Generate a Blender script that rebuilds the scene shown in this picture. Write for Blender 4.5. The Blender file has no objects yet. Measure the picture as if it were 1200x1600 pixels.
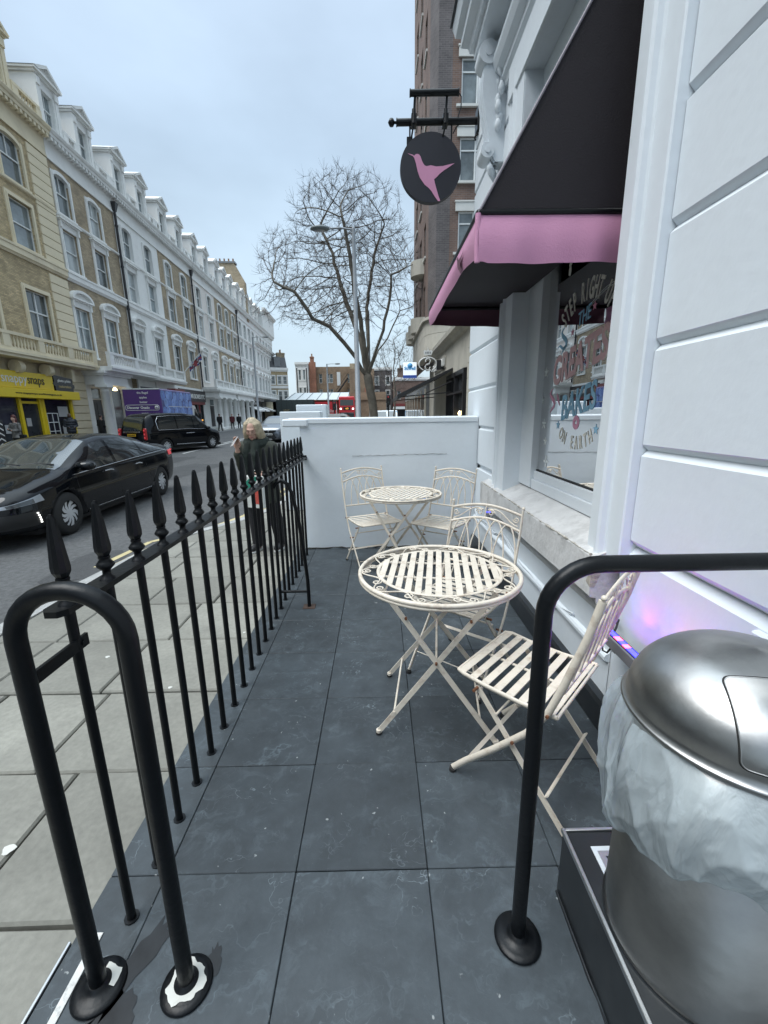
import bpy, bmesh, math, random
import numpy as np
from mathutils import Matrix, Vector, Euler, noise
random.seed(7)
R = math.radians
scene = bpy.context.scene
COL = scene.collection

# ------------------------------------------------------------------ camera
cam_d = bpy.data.cameras.new('camera')
cam_d.sensor_fit = 'VERTICAL'; cam_d.sensor_height = 36.0
cam_d.lens = 651.3 * 36.0 / 1600.0
cam_d.clip_start = 0.03; cam_d.clip_end = 3000
cam = bpy.data.objects.new('camera', cam_d); COL.objects.link(cam)
_yaw, _pitch, _roll = R(0.593), R(13.37), R(0.77)
_f = Vector((math.sin(_yaw)*math.cos(_pitch), math.cos(_yaw)*math.cos(_pitch), -math.sin(_pitch)))
_r = Vector((math.cos(_yaw), -math.sin(_yaw), 0)); _d = _f.cross(_r)
_r2 = math.cos(_roll)*_r + math.sin(_roll)*_d; _d2 = -math.sin(_roll)*_r + math.cos(_roll)*_d
cam.matrix_world = Matrix(((_r2.x, -_d2.x, -_f.x, 0), (_r2.y, -_d2.y, -_f.y, 0), (_r2.z, -_d2.z, -_f.z, 1.4), (0, 0, 0, 1)))
scene.camera = cam

# ------------------------------------------------------------------ sky, sun, exposure
SUN_EL, SUN_AZ = R(60), R(245)       # azimuth clockwise from +Y: high, behind the camera and a little to the left
world = bpy.data.worlds.new('World'); scene.world = world; world.use_nodes = True
wn, wl = world.node_tree.nodes, world.node_tree.links
wn.clear()
w_out = wn.new('ShaderNodeOutputWorld'); w_bg = wn.new('ShaderNodeBackground'); w_bg2 = wn.new('ShaderNodeBackground')
w_mix = wn.new('ShaderNodeMixShader'); w_sky = wn.new('ShaderNodeTexSky')
w_sky.sky_type = 'NISHITA'; w_sky.sun_disc = False; w_sky.sun_elevation = SUN_EL; w_sky.sun_rotation = SUN_AZ
w_sky.air_density = 1.0; w_sky.dust_density = 2.0
w_bg.inputs['Strength'].default_value = 0.10
wl.new(w_sky.outputs[0], w_bg.inputs['Color'])
w_tc = wn.new('ShaderNodeTexCoord'); w_sep = wn.new('ShaderNodeSeparateXYZ'); wl.new(w_tc.outputs['Generated'], w_sep.inputs[0])
w_ramp = wn.new('ShaderNodeValToRGB'); wl.new(w_sep.outputs['Z'], w_ramp.inputs[0])
cr = w_ramp.color_ramp
cr.elements[0].position = 0.0; cr.elements[0].color = (0.38, 0.455, 0.50, 1)
cr.elements[1].position = 1.0; cr.elements[1].color = (1.30, 1.52, 1.66, 1)
e = cr.elements.new(0.18); e.color = (0.335, 0.42, 0.485, 1)
e = cr.elements.new(0.45); e.color = (0.29, 0.37, 0.455, 1)
e = cr.elements.new(0.66); e.color = (0.37, 0.46, 0.57, 1)
w_map = wn.new('ShaderNodeMapping'); w_map.inputs['Scale'].default_value = (1.0, 1.0, 2.2)
wl.new(w_tc.outputs['Generated'], w_map.inputs[0])
w_no = wn.new('ShaderNodeTexNoise'); w_no.inputs['Scale'].default_value = 1.7; w_no.inputs['Detail'].default_value = 5; w_no.inputs['Roughness'].default_value = 0.52
wl.new(w_map.outputs[0], w_no.inputs['Vector'])
w_nr = wn.new('ShaderNodeMapRange'); w_nr.inputs[1].default_value = 0.3; w_nr.inputs[2].default_value = 0.7; w_nr.inputs[3].default_value = 0.86; w_nr.inputs[4].default_value = 1.20
wl.new(w_no.outputs['Fac'], w_nr.inputs[0])
w_vm = wn.new('ShaderNodeVectorMath'); w_vm.operation = 'SCALE'
wl.new(w_ramp.outputs['Color'], w_vm.inputs[0]); wl.new(w_nr.outputs[0], w_vm.inputs['Scale'])
wl.new(w_vm.outputs[0], w_bg2.inputs['Color']); w_bg2.inputs['Strength'].default_value = 1.0
w_mix.inputs[0].default_value = 0.90
wl.new(w_bg.outputs[0], w_mix.inputs[1]); wl.new(w_bg2.outputs[0], w_mix.inputs[2]); wl.new(w_mix.outputs[0], w_out.inputs[0])
sun_d = bpy.data.lights.new('sun', 'SUN'); sun_d.energy = 1.5; sun_d.angle = R(40); sun_d.color = (1, 0.995, 0.97)
sun = bpy.data.objects.new('sun', sun_d); COL.objects.link(sun)
_sd = Vector((math.sin(SUN_AZ)*math.cos(SUN_EL), math.cos(SUN_AZ)*math.cos(SUN_EL), math.sin(SUN_EL)))
sun.rotation_euler = (-_sd).to_track_quat('-Z', 'Y').to_euler(); sun.location = (0, 0, 30)
scene.view_settings.view_transform = 'Standard'; scene.view_settings.look = 'None'
scene.view_settings.exposure = 0.90; scene.view_settings.gamma = 1.0; scene.view_settings.use_curve_mapping = False
scene.render.engine = 'CYCLES'
scene.cycles.max_bounces = 6; scene.cycles.diffuse_bounces = 3; scene.cycles.glossy_bounces = 3
scene.cycles.transmission_bounces = 4; scene.cycles.transparent_max_bounces = 8
scene.cycles.sample_clamp_indirect = 6.0; scene.cycles.caustics_reflective = False; scene.cycles.caustics_refractive = False

# ------------------------------------------------------------------ mesh helpers
class MB:
    """collects geometry for ONE mesh object"""
    def __init__(s): s.v = []; s.f = []; s.m = []; s.sm = []
    def add(s, vs, fs, mi=0, smooth=False):
        o = len(s.v); s.v.extend([tuple(p) for p in vs])
        for f in fs: s.f.append([i+o for i in f]); s.m.append(mi); s.sm.append(smooth)
        return s
    def quad(s, a, b, c, d, mi=0): return s.add([a, b, c, d], [(0, 1, 2, 3)], mi)
    def box(s, x0, x1, y0, y1, z0, z1, bev=0, mi=0):
        if x1 < x0: x0, x1 = x1, x0
        if y1 < y0: y0, y1 = y1, y0
        if z1 < z0: z0, z1 = z1, z0
        if not bev:
            return s.add([(x0,y0,z0),(x1,y0,z0),(x1,y1,z0),(x0,y1,z0),(x0,y0,z1),(x1,y0,z1),(x1,y1,z1),(x0,y1,z1)],
                         [(0,3,2,1),(4,5,6,7),(0,1,5,4),(1,2,6,5),(2,3,7,6),(3,0,4,7)], mi)
        b = min(bev, (x1-x0)*.45, (y1-y0)*.45, (z1-z0)*.45); vs = []; idx = {}
        for i, x in enumerate((x0, x1)):
            for j, y in enumerate((y0, y1)):
                for k, z in enumerate((z0, z1)):
                    dx, dy, dz = b*(1-2*i), b*(1-2*j), b*(1-2*k)
                    for ax, p in enumerate(((x, y+dy, z+dz), (x+dx, y, z+dz), (x+dx, y+dy, z))):
                        idx[i, j, k, ax] = len(vs); vs.append(p)
        fs = [[idx[0,0,0,0],idx[0,0,1,0],idx[0,1,1,0],idx[0,1,0,0]], [idx[1,0,0,0],idx[1,1,0,0],idx[1,1,1,0],idx[1,0,1,0]],
              [idx[0,0,0,1],idx[1,0,0,1],idx[1,0,1,1],idx[0,0,1,1]], [idx[0,1,0,1],idx[0,1,1,1],idx[1,1,1,1],idx[1,1,0,1]],
              [idx[0,0,0,2],idx[0,1,0,2],idx[1,1,0,2],idx[1,0,0,2]], [idx[0,0,1,2],idx[1,0,1,2],idx[1,1,1,2],idx[0,1,1,2]]]
        for a in (0, 1):
            for c in (0, 1):
                fs.append([idx[0,a,c,1],idx[1,a,c,1],idx[1,a,c,2],idx[0,a,c,2]])
                fs.append([idx[a,0,c,0],idx[a,1,c,0],idx[a,1,c,2],idx[a,0,c,2]])
                fs.append([idx[a,c,0,0],idx[a,c,1,0],idx[a,c,1,1],idx[a,c,0,1]])
        for i in (0, 1):
            for j in (0, 1):
                for k in (0, 1): fs.append([idx[i,j,k,0],idx[i,j,k,1],idx[i,j,k,2]])
        return s.add(vs, fs, mi)
    def bar(s, p, q, w, t, side=(1, 0, 0), bev=0, mi=0):
        """flat bar from p to q: w across (towards side), t thick"""
        p, q = Vector(p), Vector(q); d = (q-p).normalized(); sd = Vector(side); sd = (sd-d*sd.dot(d)).normalized(); n = d.cross(sd)
        c = [sd*w/2*a+n*t/2*b for a, b in ((-1,-1),(1,-1),(1,1),(-1,1))]
        return s.add([p+x for x in c]+[q+x for x in c], [(0,1,2,3),(7,6,5,4),(0,4,5,1),(1,5,6,2),(2,6,7,3),(3,7,4,0)], mi)
    def tube(s, pts, r, n=8, closed=False, cap=True, mi=0, smooth=True, sq=None, up=None):
        pts = [Vector(p) for p in pts]; N = len(pts); rs = r if isinstance(r, (list, tuple)) else [r]*N
        T = []
        for i in range(N):
            a = pts[(i-1) % N] if (closed or i > 0) else pts[0]; b = pts[(i+1) % N] if (closed or i < N-1) else pts[-1]
            t = b-a; T.append(t.normalized() if t.length > 1e-9 else Vector((0, 0, 1)))
        u0 = Vector(up) if up is not None else (Vector((0, 0, 1)) if abs(T[0].z) < .9 else Vector((1, 0, 0)))
        u = (u0-T[0]*u0.dot(T[0])).normalized(); vs = []
        for i in range(N):
            if up is not None: u = Vector(up)-T[i]*Vector(up).dot(T[i])
            else: u = u-T[i]*u.dot(T[i])
            u = u.normalized() if u.length > 1e-6 else T[i].orthogonal().normalized()
            w = T[i].cross(u)
            for k in range(n):
                a = 2*math.pi*(k+.5)/n
                if sq: vs.append(pts[i]+u*math.cos(a)*rs[i]*sq[0]+w*math.sin(a)*rs[i]*sq[1])
                else: vs.append(pts[i]+(u*math.cos(a)+w*math.sin(a))*rs[i])
        fs = []
        for i in range(N if closed else N-1):
            j = (i+1) % N
            for k in range(n): fs.append((i*n+k, i*n+(k+1) % n, j*n+(k+1) % n, j*n+k))
        s.add(vs, fs, mi, smooth)
        if cap and not closed:
            s.add(vs[:n], [tuple(range(n))[::-1]], mi); s.add(vs[-n:], [tuple(range(n))], mi)
        return s
    def lathe(s, prof, c=(0, 0, 0), n=16, mi=0, smooth=True, sx=1, sy=1, cap=True):
        vs = []; fs = []; m = len(prof)
        for k in range(n):
            a = 2*math.pi*k/n
            for r, z in prof: vs.append((c[0]+r*math.cos(a)*sx, c[1]+r*math.sin(a)*sy, c[2]+z))
        for k in range(n):
            for i in range(m-1):
                k2 = (k+1) % n; fs.append((k*m+i, k2*m+i, k2*m+i+1, k*m+i+1))
        s.add(vs, fs, mi, smooth)
        if cap:
            for i in (0, m-1):
                if prof[i][0] > 1e-4: s.add([vs[k*m+i] for k in range(n)], [tuple(range(n))], mi)
        return s
    def prism(s, poly, a0, a1, ax='z', mi=0, smooth=False):
        """extrude a 2-D outline; ax names the axis of extrusion, poly gives the other two in order"""
        def P(u, v, a): return {'z': (u, v, a), 'y': (u, a, v), 'x': (a, u, v)}[ax]
        n = len(poly); vs = [P(u, v, a0) for u, v in poly]+[P(u, v, a1) for u, v in poly]
        s.add(vs, [tuple(range(n))[::-1], tuple(range(n, 2*n))], mi)
        s.add(vs, [(i, (i+1) % n, n+(i+1) % n, n+i) for i in range(n)], mi, smooth); return s
    def sweep(s, prof, path, mi=0, closed=False, side=None):
        """moulding: prof [(out, up)] swept along horizontal path points (x,y,z); out = to the right of travel"""
        P = [Vector(p) for p in path]; N = len(P); m = len(prof); vs = []
        for i in range(N):
            a = P[(i-1) % N] if (closed or i > 0) else None; b = P[(i+1) % N] if (closed or i < N-1) else None
            d1 = (P[i]-a).normalized() if a is not None else None; d2 = (b-P[i]).normalized() if b is not None else None
            if d1 is None: d1 = d2
            if d2 is None: d2 = d1
            n1 = Vector((d1.y, -d1.x, 0)); n2 = Vector((d2.y, -d2.x, 0)); nn = (n1+n2)
            nn = nn/max(nn.length_squared, 1e-6)*2
            for o, z in prof: vs.append(P[i]+nn*o+Vector((0, 0, z)))
        fs = []
        for i in range(N if closed else N-1):
            j = (i+1) % N
            for k in range(m-1): fs.append((i*m+k, j*m+k, j*m+k+1, i*m+k+1))
        s.add(vs, fs, mi)
        if not closed: s.add(vs[:m], [tuple(range(m))[::-1]], mi); s.add(vs[-m:], [tuple(range(m))], mi)
        return s
    def xf(s, M):
        s.v = [tuple(M @ Vector(p)) for p in s.v]; return s
    def mesh(s, name, mats):
        me = bpy.data.meshes.new(name); me.from_pydata(s.v, [], s.f)
        for m in (mats if isinstance(mats, (list, tuple)) else [mats]): me.materials.append(m)
        me.polygons.foreach_set('material_index', s.m); me.polygons.foreach_set('use_smooth', s.sm)
        me.update(); return me
    def build(s, name, mats, parent=None, loc=(0, 0, 0), rot=None, fix=True, **props):
        me = s.mesh(name, mats)
        if fix and len(s.f) < 60000:
            bm = bmesh.new(); bm.from_mesh(me); bmesh.ops.recalc_face_normals(bm, faces=bm.faces); bm.to_mesh(me); bm.free()
        return link(name, me, parent, loc, rot, **props)

def link(name, me, parent=None, loc=(0, 0, 0), rot=None, **props):
    o = bpy.data.objects.new(name, me); COL.objects.link(o); o.location = loc
    if rot is not None: o.rotation_euler = rot
    if parent is not None: o.parent = parent
    for k, v in props.items(): o[k] = v
    return o
def thing(name, label, cat, loc=(0, 0, 0), rz=0, group=None):
    o = bpy.data.objects.new(name, None); COL.objects.link(o); o.location = loc; o.rotation_euler = (0, 0, rz)
    o.empty_display_size = .1; o['label'] = label; o['category'] = cat
    if group: o['group'] = group
    return o
def tag(o, label, cat, group=None):
    o['label'] = label; o['category'] = cat
    if group: o['group'] = group
    return o
def kids(o): return [c for c in bpy.data.objects if c.parent == o]
def copy_tree(o, parent=None, children=None):
    if children is None:
        children = {}
        for c in bpy.data.objects:
            if c.parent: children.setdefault(c.parent.name, []).append(c)
    c = o.copy(); COL.objects.link(c)
    if parent is not None: c.parent = parent
    for ch in children.get(o.name, []): copy_tree(ch, c, children)
    return c
def text_mb(txt, size=1.0, depth=0.01, width=None, shear=0, bold=0.0, align='CENTER', space=1.0):
    """letters as solid geometry in the XZ plane facing -Y, baseline centred on the origin"""
    cu = bpy.data.curves.new('lettering', 'FONT'); cu.body = txt; cu.size = size; cu.extrude = depth/2; cu.offset = bold; cu.shear = shear
    cu.align_x = align; cu.resolution_u = 3; cu.space_character = space
    o = bpy.data.objects.new('lettering', cu); COL.objects.link(o)
    dg = bpy.context.evaluated_depsgraph_get(); me = bpy.data.meshes.new_from_object(o.evaluated_get(dg))
    mb = MB(); xs = [v.co.x for v in me.vertices] or [0, 1]; k = 1
    if width: k = width/(max(xs)-min(xs))
    mb.add([(v.co.x*k, -v.co.z-depth/2, v.co.y) for v in me.vertices], [tuple(p.vertices) for p in me.polygons])
    bpy.data.objects.remove(o); bpy.data.curves.remove(cu); bpy.data.meshes.remove(me)
    return mb
def arc(cx, cy, r, a0, a1, n): return [(cx+r*math.cos(R(a0+(a1-a0)*i/n)), cy+r*math.sin(R(a0+(a1-a0)*i/n))) for i in range(n+1)]

# ------------------------------------------------------------------ materials (procedural)
def mat(name, col, rough=.6, metal=0, var=.12, vs=4.0, bump=0, bs=60, spec=.5, rnd=0, dirt=0, dirtcol=(.05,.045,.04), ds=2.5, coat=0, emit=0, alpha=1, fine=0):
    m = bpy.data.materials.new(name); m.use_nodes = True; nt = m.node_tree; N, L = nt.nodes, nt.links
    b = N['Principled BSDF']; b.inputs['Roughness'].default_value = rough; b.inputs['Metallic'].default_value = metal
    b.inputs['Specular IOR Level'].default_value = spec; b.inputs['Coat Weight'].default_value = coat; b.inputs['Coat Roughness'].default_value = .05
    b.inputs['Base Color'].default_value = (*col, 1); b.inputs['Alpha'].default_value = alpha
    if emit: b.inputs['Emission Color'].default_value = (*col, 1); b.inputs['Emission Strength'].default_value = emit
    if not (var or bump or rnd or dirt): return m
    tc = N.new('ShaderNodeTexCoord'); src = tc.outputs['Object']
    if rnd:
        oi = N.new('ShaderNodeObjectInfo'); va = N.new('ShaderNodeVectorMath'); va.operation = 'MULTIPLY_ADD'
        cb = N.new('ShaderNodeCombineXYZ'); L.new(oi.outputs['Random'], cb.inputs[0]); L.new(oi.outputs['Random'], cb.inputs[1])
        L.new(cb.outputs[0], va.inputs[0]); va.inputs[1].default_value = (37, 53, 0); L.new(src, va.inputs[2]); src = va.outputs[0]
    last = None
    n1 = N.new('ShaderNodeTexNoise'); n1.inputs['Scale'].default_value = vs; n1.inputs['Detail'].default_value = 6; n1.inputs['Roughness'].default_value = .6; L.new(src, n1.inputs['Vector'])
    mr = N.new('ShaderNodeMapRange'); mr.inputs[1].default_value = .3; mr.inputs[2].default_value = .7; mr.inputs[3].default_value = 1-var; mr.inputs[4].default_value = 1+var; L.new(n1.outputs['Fac'], mr.inputs[0])
    sc = N.new('ShaderNodeVectorMath'); sc.operation = 'SCALE'; sc.inputs[0].default_value = col; L.new(mr.outputs[0], sc.inputs['Scale']); last = sc.outputs[0]
    if fine:
        nf = N.new('ShaderNodeTexNoise'); nf.inputs['Scale'].default_value = vs*18; nf.inputs['Detail'].default_value = 4; L.new(src, nf.inputs['Vector'])
        mf = N.new('ShaderNodeMapRange'); mf.inputs[1].default_value = .3; mf.inputs[2].default_value = .7; mf.inputs[3].default_value = 1-fine; mf.inputs[4].default_value = 1+fine; L.new(nf.outputs['Fac'], mf.inputs[0])
        s3 = N.new('ShaderNodeVectorMath'); s3.operation = 'SCALE'; L.new(last, s3.inputs[0]); L.new(mf.outputs[0], s3.inputs['Scale']); last = s3.outputs[0]
    if rnd:
        m2 = N.new('ShaderNodeMapRange'); m2.inputs[3].default_value = 1-rnd; m2.inputs[4].default_value = 1+rnd; L.new(oi.outputs['Random'], m2.inputs[0])
        s2 = N.new('ShaderNodeVectorMath'); s2.operation = 'SCALE'; L.new(last, s2.inputs[0]); L.new(m2.outputs[0], s2.inputs['Scale']); last = s2.outputs[0]
    if dirt:
        n2 = N.new('ShaderNodeTexNoise'); n2.inputs['Scale'].default_value = ds; n2.inputs['Detail'].default_value = 9; n2.inputs['Roughness'].default_value = .68; L.new(src, n2.inputs['Vector'])
        m3 = N.new('ShaderNodeMapRange'); m3.inputs[1].default_value = .52; m3.inputs[2].default_value = .74; m3.inputs[3].default_value = 0; m3.inputs[4].default_value = dirt; L.new(n2.outputs['Fac'], m3.inputs[0])
        mx = N.new('ShaderNodeMix'); mx.data_type = 'RGBA'; L.new(m3.outputs[0], mx.inputs[0]); L.new(last, mx.inputs[6]); mx.inputs[7].default_value = (*dirtcol, 1); last = mx.outputs[2]
    L.new(last, b.inputs['Base Color'])
    if bump:
        n3 = N.new('ShaderNodeTexNoise'); n3.inputs['Scale'].default_value = bs; n3.inputs['Detail'].default_value = 5; L.new(src, n3.inputs['Vector'])
        bp = N.new('ShaderNodeBump'); bp.inputs['Strength'].default_value = bump; bp.inputs['Distance'].default_value = .01; L.new(n3.outputs['Fac'], bp.inputs['Height']); L.new(bp.outputs[0], b.inputs['Normal'])
    return m
def brick_mat(name, c1, c2, mortar, rnd=.1, bw=.23, rh=.077):
    m = bpy.data.materials.new(name); m.use_nodes = True; nt = m.node_tree; N, L = nt.nodes, nt.links
    b = N['Principled BSDF']; b.inputs['Roughness'].default_value = .88
    tc = N.new('ShaderNodeTexCoord'); sp = N.new('ShaderNodeSeparateXYZ'); L.new(tc.outputs['Object'], sp.inputs[0])
    ad = N.new('ShaderNodeMath'); L.new(sp.outputs[0], ad.inputs[0]); L.new(sp.outputs[1], ad.inputs[1])
    cb = N.new('ShaderNodeCombineXYZ'); L.new(ad.outputs[0], cb.inputs[0]); L.new(sp.outputs[2], cb.inputs[1])
    br = N.new('ShaderNodeTexBrick'); L.new(cb.outputs[0], br.inputs['Vector']); br.inputs['Scale'].default_value = 1
    br.inputs['Brick Width'].default_value = bw; br.inputs['Row Height'].default_value = rh; br.inputs['Mortar Size'].default_value = .008
    br.inputs['Color1'].default_value = (*c1, 1); br.inputs['Color2'].default_value = (*c2, 1); br.inputs['Mortar'].default_value = (*mortar, 1)
    n1 = N.new('ShaderNodeTexNoise'); n1.inputs['Scale'].default_value = .7; n1.inputs['Detail'].default_value = 8; n1.inputs['Roughness'].default_value = .7; L.new(tc.outputs['Object'], n1.inputs['Vector'])
    mr = N.new('ShaderNodeMapRange'); mr.inputs[1].default_value = .3; mr.inputs[2].default_value = .7; mr.inputs[3].default_value = .68; mr.inputs[4].default_value = 1.28; L.new(n1.outputs['Fac'], mr.inputs[0])
    sc = N.new('ShaderNodeVectorMath'); sc.operation = 'SCALE'; L.new(br.outputs['Color'], sc.inputs[0]); L.new(mr.outputs[0], sc.inputs['Scale']); L.new(sc.outputs[0], b.inputs['Base Color'])
    bp = N.new('ShaderNodeBump'); bp.inputs['Strength'].default_value = .5; bp.inputs['Distance'].default_value = .01; bp.invert = True; L.new(br.outputs['Fac'], bp.inputs['Height']); L.new(bp.outputs[0], b.inputs['Normal'])
    return m
def slate_mat():
    m = bpy.data.materials.new('slate_tile'); m.use_nodes = True; nt = m.node_tree; N, L = nt.nodes, nt.links
    b = N['Principled BSDF']; b.inputs['Specular IOR Level'].default_value = .45
    tc = N.new('ShaderNodeTexCoord'); oi = N.new('ShaderNodeObjectInfo'); cb = N.new('ShaderNodeCombineXYZ')
    for i in range(3): L.new(oi.outputs['Random'], cb.inputs[i])
    va = N.new('ShaderNodeVectorMath'); va.operation = 'MULTIPLY_ADD'; L.new(cb.outputs[0], va.inputs[0]); va.inputs[1].default_value = (41, 67, 13); L.new(tc.outputs['Object'], va.inputs[2]); P = va.outputs[0]
    def noi(s, d=6, r=.6, dist=0, src=P):
        n = N.new('ShaderNodeTexNoise'); n.inputs['Scale'].default_value = s; n.inputs['Detail'].default_value = d; n.inputs['Roughness'].default_value = r; n.inputs['Distortion'].default_value = dist; L.new(src, n.inputs['Vector']); return n
    def rng(o, a, b_, c, d):
        r = N.new('ShaderNodeMapRange'); r.inputs[1].default_value = a; r.inputs[2].default_value = b_; r.inputs[3].default_value = c; r.inputs[4].default_value = d; L.new(o, r.inputs[0]); return r.outputs[0]
    def mul(a, c):
        r = N.new('ShaderNodeMath'); r.operation = 'MULTIPLY'; L.new(a, r.inputs[0]); L.new(c, r.inputs[1]); return r.outputs[0]
    def mix(fac, a, col):
        r = N.new('ShaderNodeMix'); r.data_type = 'RGBA'; L.new(fac, r.inputs[0]); L.new(a, r.inputs[6]); r.inputs[7].default_value = (*col, 1); return r.outputs[2]
    sc = N.new('ShaderNodeVectorMath'); sc.operation = 'SCALE'; sc.inputs[0].default_value = (.044, .054, .062); L.new(rng(noi(7, 8, .65).outputs['Fac'], .3, .7, .72, 1.3), sc.inputs['Scale'])
    s2 = N.new('ShaderNodeVectorMath'); s2.operation = 'SCALE'; L.new(sc.outputs[0], s2.inputs[0]); L.new(rng(oi.outputs['Random'], 0, 1, .80, 1.20), s2.inputs['Scale']); c = s2.outputs[0]
    # pale scuffs: warped cell edges kept only in patches 
    wn_ = noi(5, 4, .6); wv = N.new('ShaderNodeVectorMath'); wv.operation = 'MULTIPLY_ADD'; L.new(wn_.outputs['Color'], wv.inputs[0]); wv.inputs[1].default_value = (.55, .55, .3); L.new(P, wv.inputs[2])
    vo = N.new('ShaderNodeTexVoronoi'); vo.feature = 'DISTANCE_TO_EDGE'; vo.inputs['Scale'].default_value = 6.5; L.new(wv.outputs[0], vo.inputs['Vector'])
    ln = rng(vo.outputs['Distance'], .0, .016, 1, 0)
    c = mix(mul(mul(ln, rng(noi(4, 3).outputs['Fac'], .50, .64, 0, 1)), rng(noi(40, 3).outputs['Fac'], .4, .6, 0, .5)), c, (.32, .38, .42))
    mp = N.new('ShaderNodeMapping'); mp.inputs['Rotation'].default_value = (0, 0, .6); mp.inputs['Scale'].default_value = (2.2, 13, 1); L.new(wv.outputs[0], mp.inputs[0])
    c = mix(mul(rng(noi(1.6, 5, .7, .4, mp.outputs[0]).outputs['Fac'], .54, .78, 0, .40), rng(noi(3.3, 4).outputs['Fac'], .40, .58, 0, 1)), c, (.22, .28, .32))
    c = mix(rng(noi(9, 9, .72, .7).outputs['Fac'], .54, .80, 0, .34), c, (.17, .21, .24))
    c = mix(rng(noi(2.2, 5, .6).outputs['Fac'], .55, .8, 0, .30), c, (.04, .045, .05))
    c = mix(rng(noi(34, 2, .5).outputs['Fac'], .74, .77, 0, .65), c, (.38, .40, .40))
    L.new(c, b.inputs['Base Color'])
    L.new(rng(noi(6, 6).outputs['Fac'], .3, .7, .42, .66), b.inputs['Roughness'])
    bp = N.new('ShaderNodeBump'); bp.inputs['Strength'].default_value = .22; bp.inputs['Distance'].default_value = .006; L.new(noi(22, 8, .65).outputs['Fac'], bp.inputs['Height']); L.new(bp.outputs[0], b.inputs['Normal'])
    return m
M = {}
M['slate'] = slate_mat()
M['flag'] = mat('york_stone', (.225, .220, .192), .74, var=.18, vs=2.2, bump=.35, bs=26, rnd=.18, dirt=.60, dirtcol=(.15, .145, .13), ds=3.5, fine=.10)
M['asphalt'] = mat('asphalt', (.098, .099, .100), .85, var=.20, vs=1.1, bump=.9, bs=85, dirt=.5, dirtcol=(.055, .056, .058), ds=.55, fine=.25)
M['patch'] = mat('asphalt_patch', (.06, .061, .063), .8, var=.15, vs=2, bump=.8, bs=90, fine=.2)
M['joint'] = mat('joint_mortar', (.045, .046, .046), .95, var=.3, vs=12)
M['kerb'] = mat('granite_kerb', (.36, .36, .35), .7, var=.15, vs=6, bump=.3, bs=60, rnd=.12, fine=.18)
M['iron'] = mat('black_iron_paint', (.0045, .0055, .007), .36, var=.2, vs=9, bump=.12, bs=45, spec=.28)
M['white'] = mat('white_render', (.72, .775, .82), .70, var=.02, vs=1.2, bump=.12, bs=30, dirt=.12, dirtcol=(.55, .555, .55), ds=1.3, fine=.012)
M['whitesmooth'] = mat('white_gloss_paint', (.71, .76, .80), .5, var=.04, vs=3, bump=.1, bs=20, dirt=.12, dirtcol=(.42, .42, .42), ds=4)
M['sill'] = mat('weathered_sill', (.62, .62, .615), .8, var=.12, vs=7, bump=.35, bs=40, dirt=.6, dirtcol=(.2, .195, .19), ds=5)
M['cream'] = mat('cream_metal_paint', (.70, .635, .54), .45, var=.06, vs=12, bump=.12, bs=80, dirt=.62, dirtcol=(.30, .19, .11), ds=17, rnd=.04)
M['rust'] = mat('rust', (.16, .065, .03), .85, var=.4, vs=60)
M['rubber'] = mat('rubber', (.02, .02, .02), .8, var=.1)
M['steel'] = mat('brushed_steel', (.42, .42, .415), .36, metal=1, var=.22, vs=4, bump=.14, bs=10, dirt=.6, dirtcol=(.22, .22, .22), ds=5)
M['alu'] = mat('aluminium', (.62, .63, .64), .32, metal=1, var=.06)
M['blackgloss'] = mat('black_panel', (.018, .021, .024), .28, var=.2, vs=6, dirt=.25, dirtcol=(.09, .09, .09), ds=9)
M['pink'] = mat('pink_awning_canvas', (.62, .30, .46), .62, var=.05, vs=3, bump=.25, bs=160, spec=.35, dirt=.15, dirtcol=(.42, .20, .32), ds=3)
M['pinkdark'] = mat('black_awning_canvas', (.009, .006, .010), .75, var=.1, bump=.2, bs=160)
M['maroon'] = mat('maroon_canvas', (.12, .05, .075), .75, var=.1)
M['pinkpaint'] = mat('pink_sign_paint', (.60, .27, .42), .5, var=.04)
M['signblack'] = mat('sign_black', (.012, .012, .020), .5, var=.08, bump=.05, bs=30)
M['dark'] = mat('dark_interior', (.03, .032, .033), .9, var=.3, vs=2)
_b = M['steel'].node_tree.nodes['Principled BSDF']; _b.inputs['Anisotropic'].default_value = .6
# ================================================================== ground, terrace, pavement, road
ZP, ZR = -.22, -.34        # pavement and road levels below the terrace floor
MB().box(-900, 900, -300, 1500, ZR-.5, ZR-.06).build('ground', M['asphalt'], kind='structure')
def kerbx(y):   # near kerb line
    P = [(-40, -3.2), (0, -3.14), (3.9, -3.06), (5.7, -2.86), (6.4, -2.3), (7.2, -2.0), (12, -1.75), (30, -1.6), (70, -1.6), (400, -1.6)]
    for (a, xa), (b, xb) in zip(P, P[1:]):
        if y <= b: return xa+(xb-xa)*(y-a)/(b-a)
    return P[-1][1]
FA, FK = -16.4, -.058      # far facade line x = FA + FK*y
def farkerb(y): return FA+2.25+FK*y
ys = [-30, -10, 0, 2, 3.9, 5.7, 6.4, 7.2, 12, 20, 30, 45, 70, 90, 110, 160]
mb = MB()
for a, b in zip(ys, ys[1:]):
    ka, kb = kerbx(a), kerbx(b)
    if b > 75: ka, kb = (40, 40) if a > 75 else (ka, 40)
    fa, fb = (farkerb(a), farkerb(b)) if a < 85 else (-60, -60)
    mb.quad((fa, a, ZR), (ka, a, ZR), (kb, b, ZR), (fb, b, ZR))
mb.build('road', M['asphalt'], kind='structure', fix=False)
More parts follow.
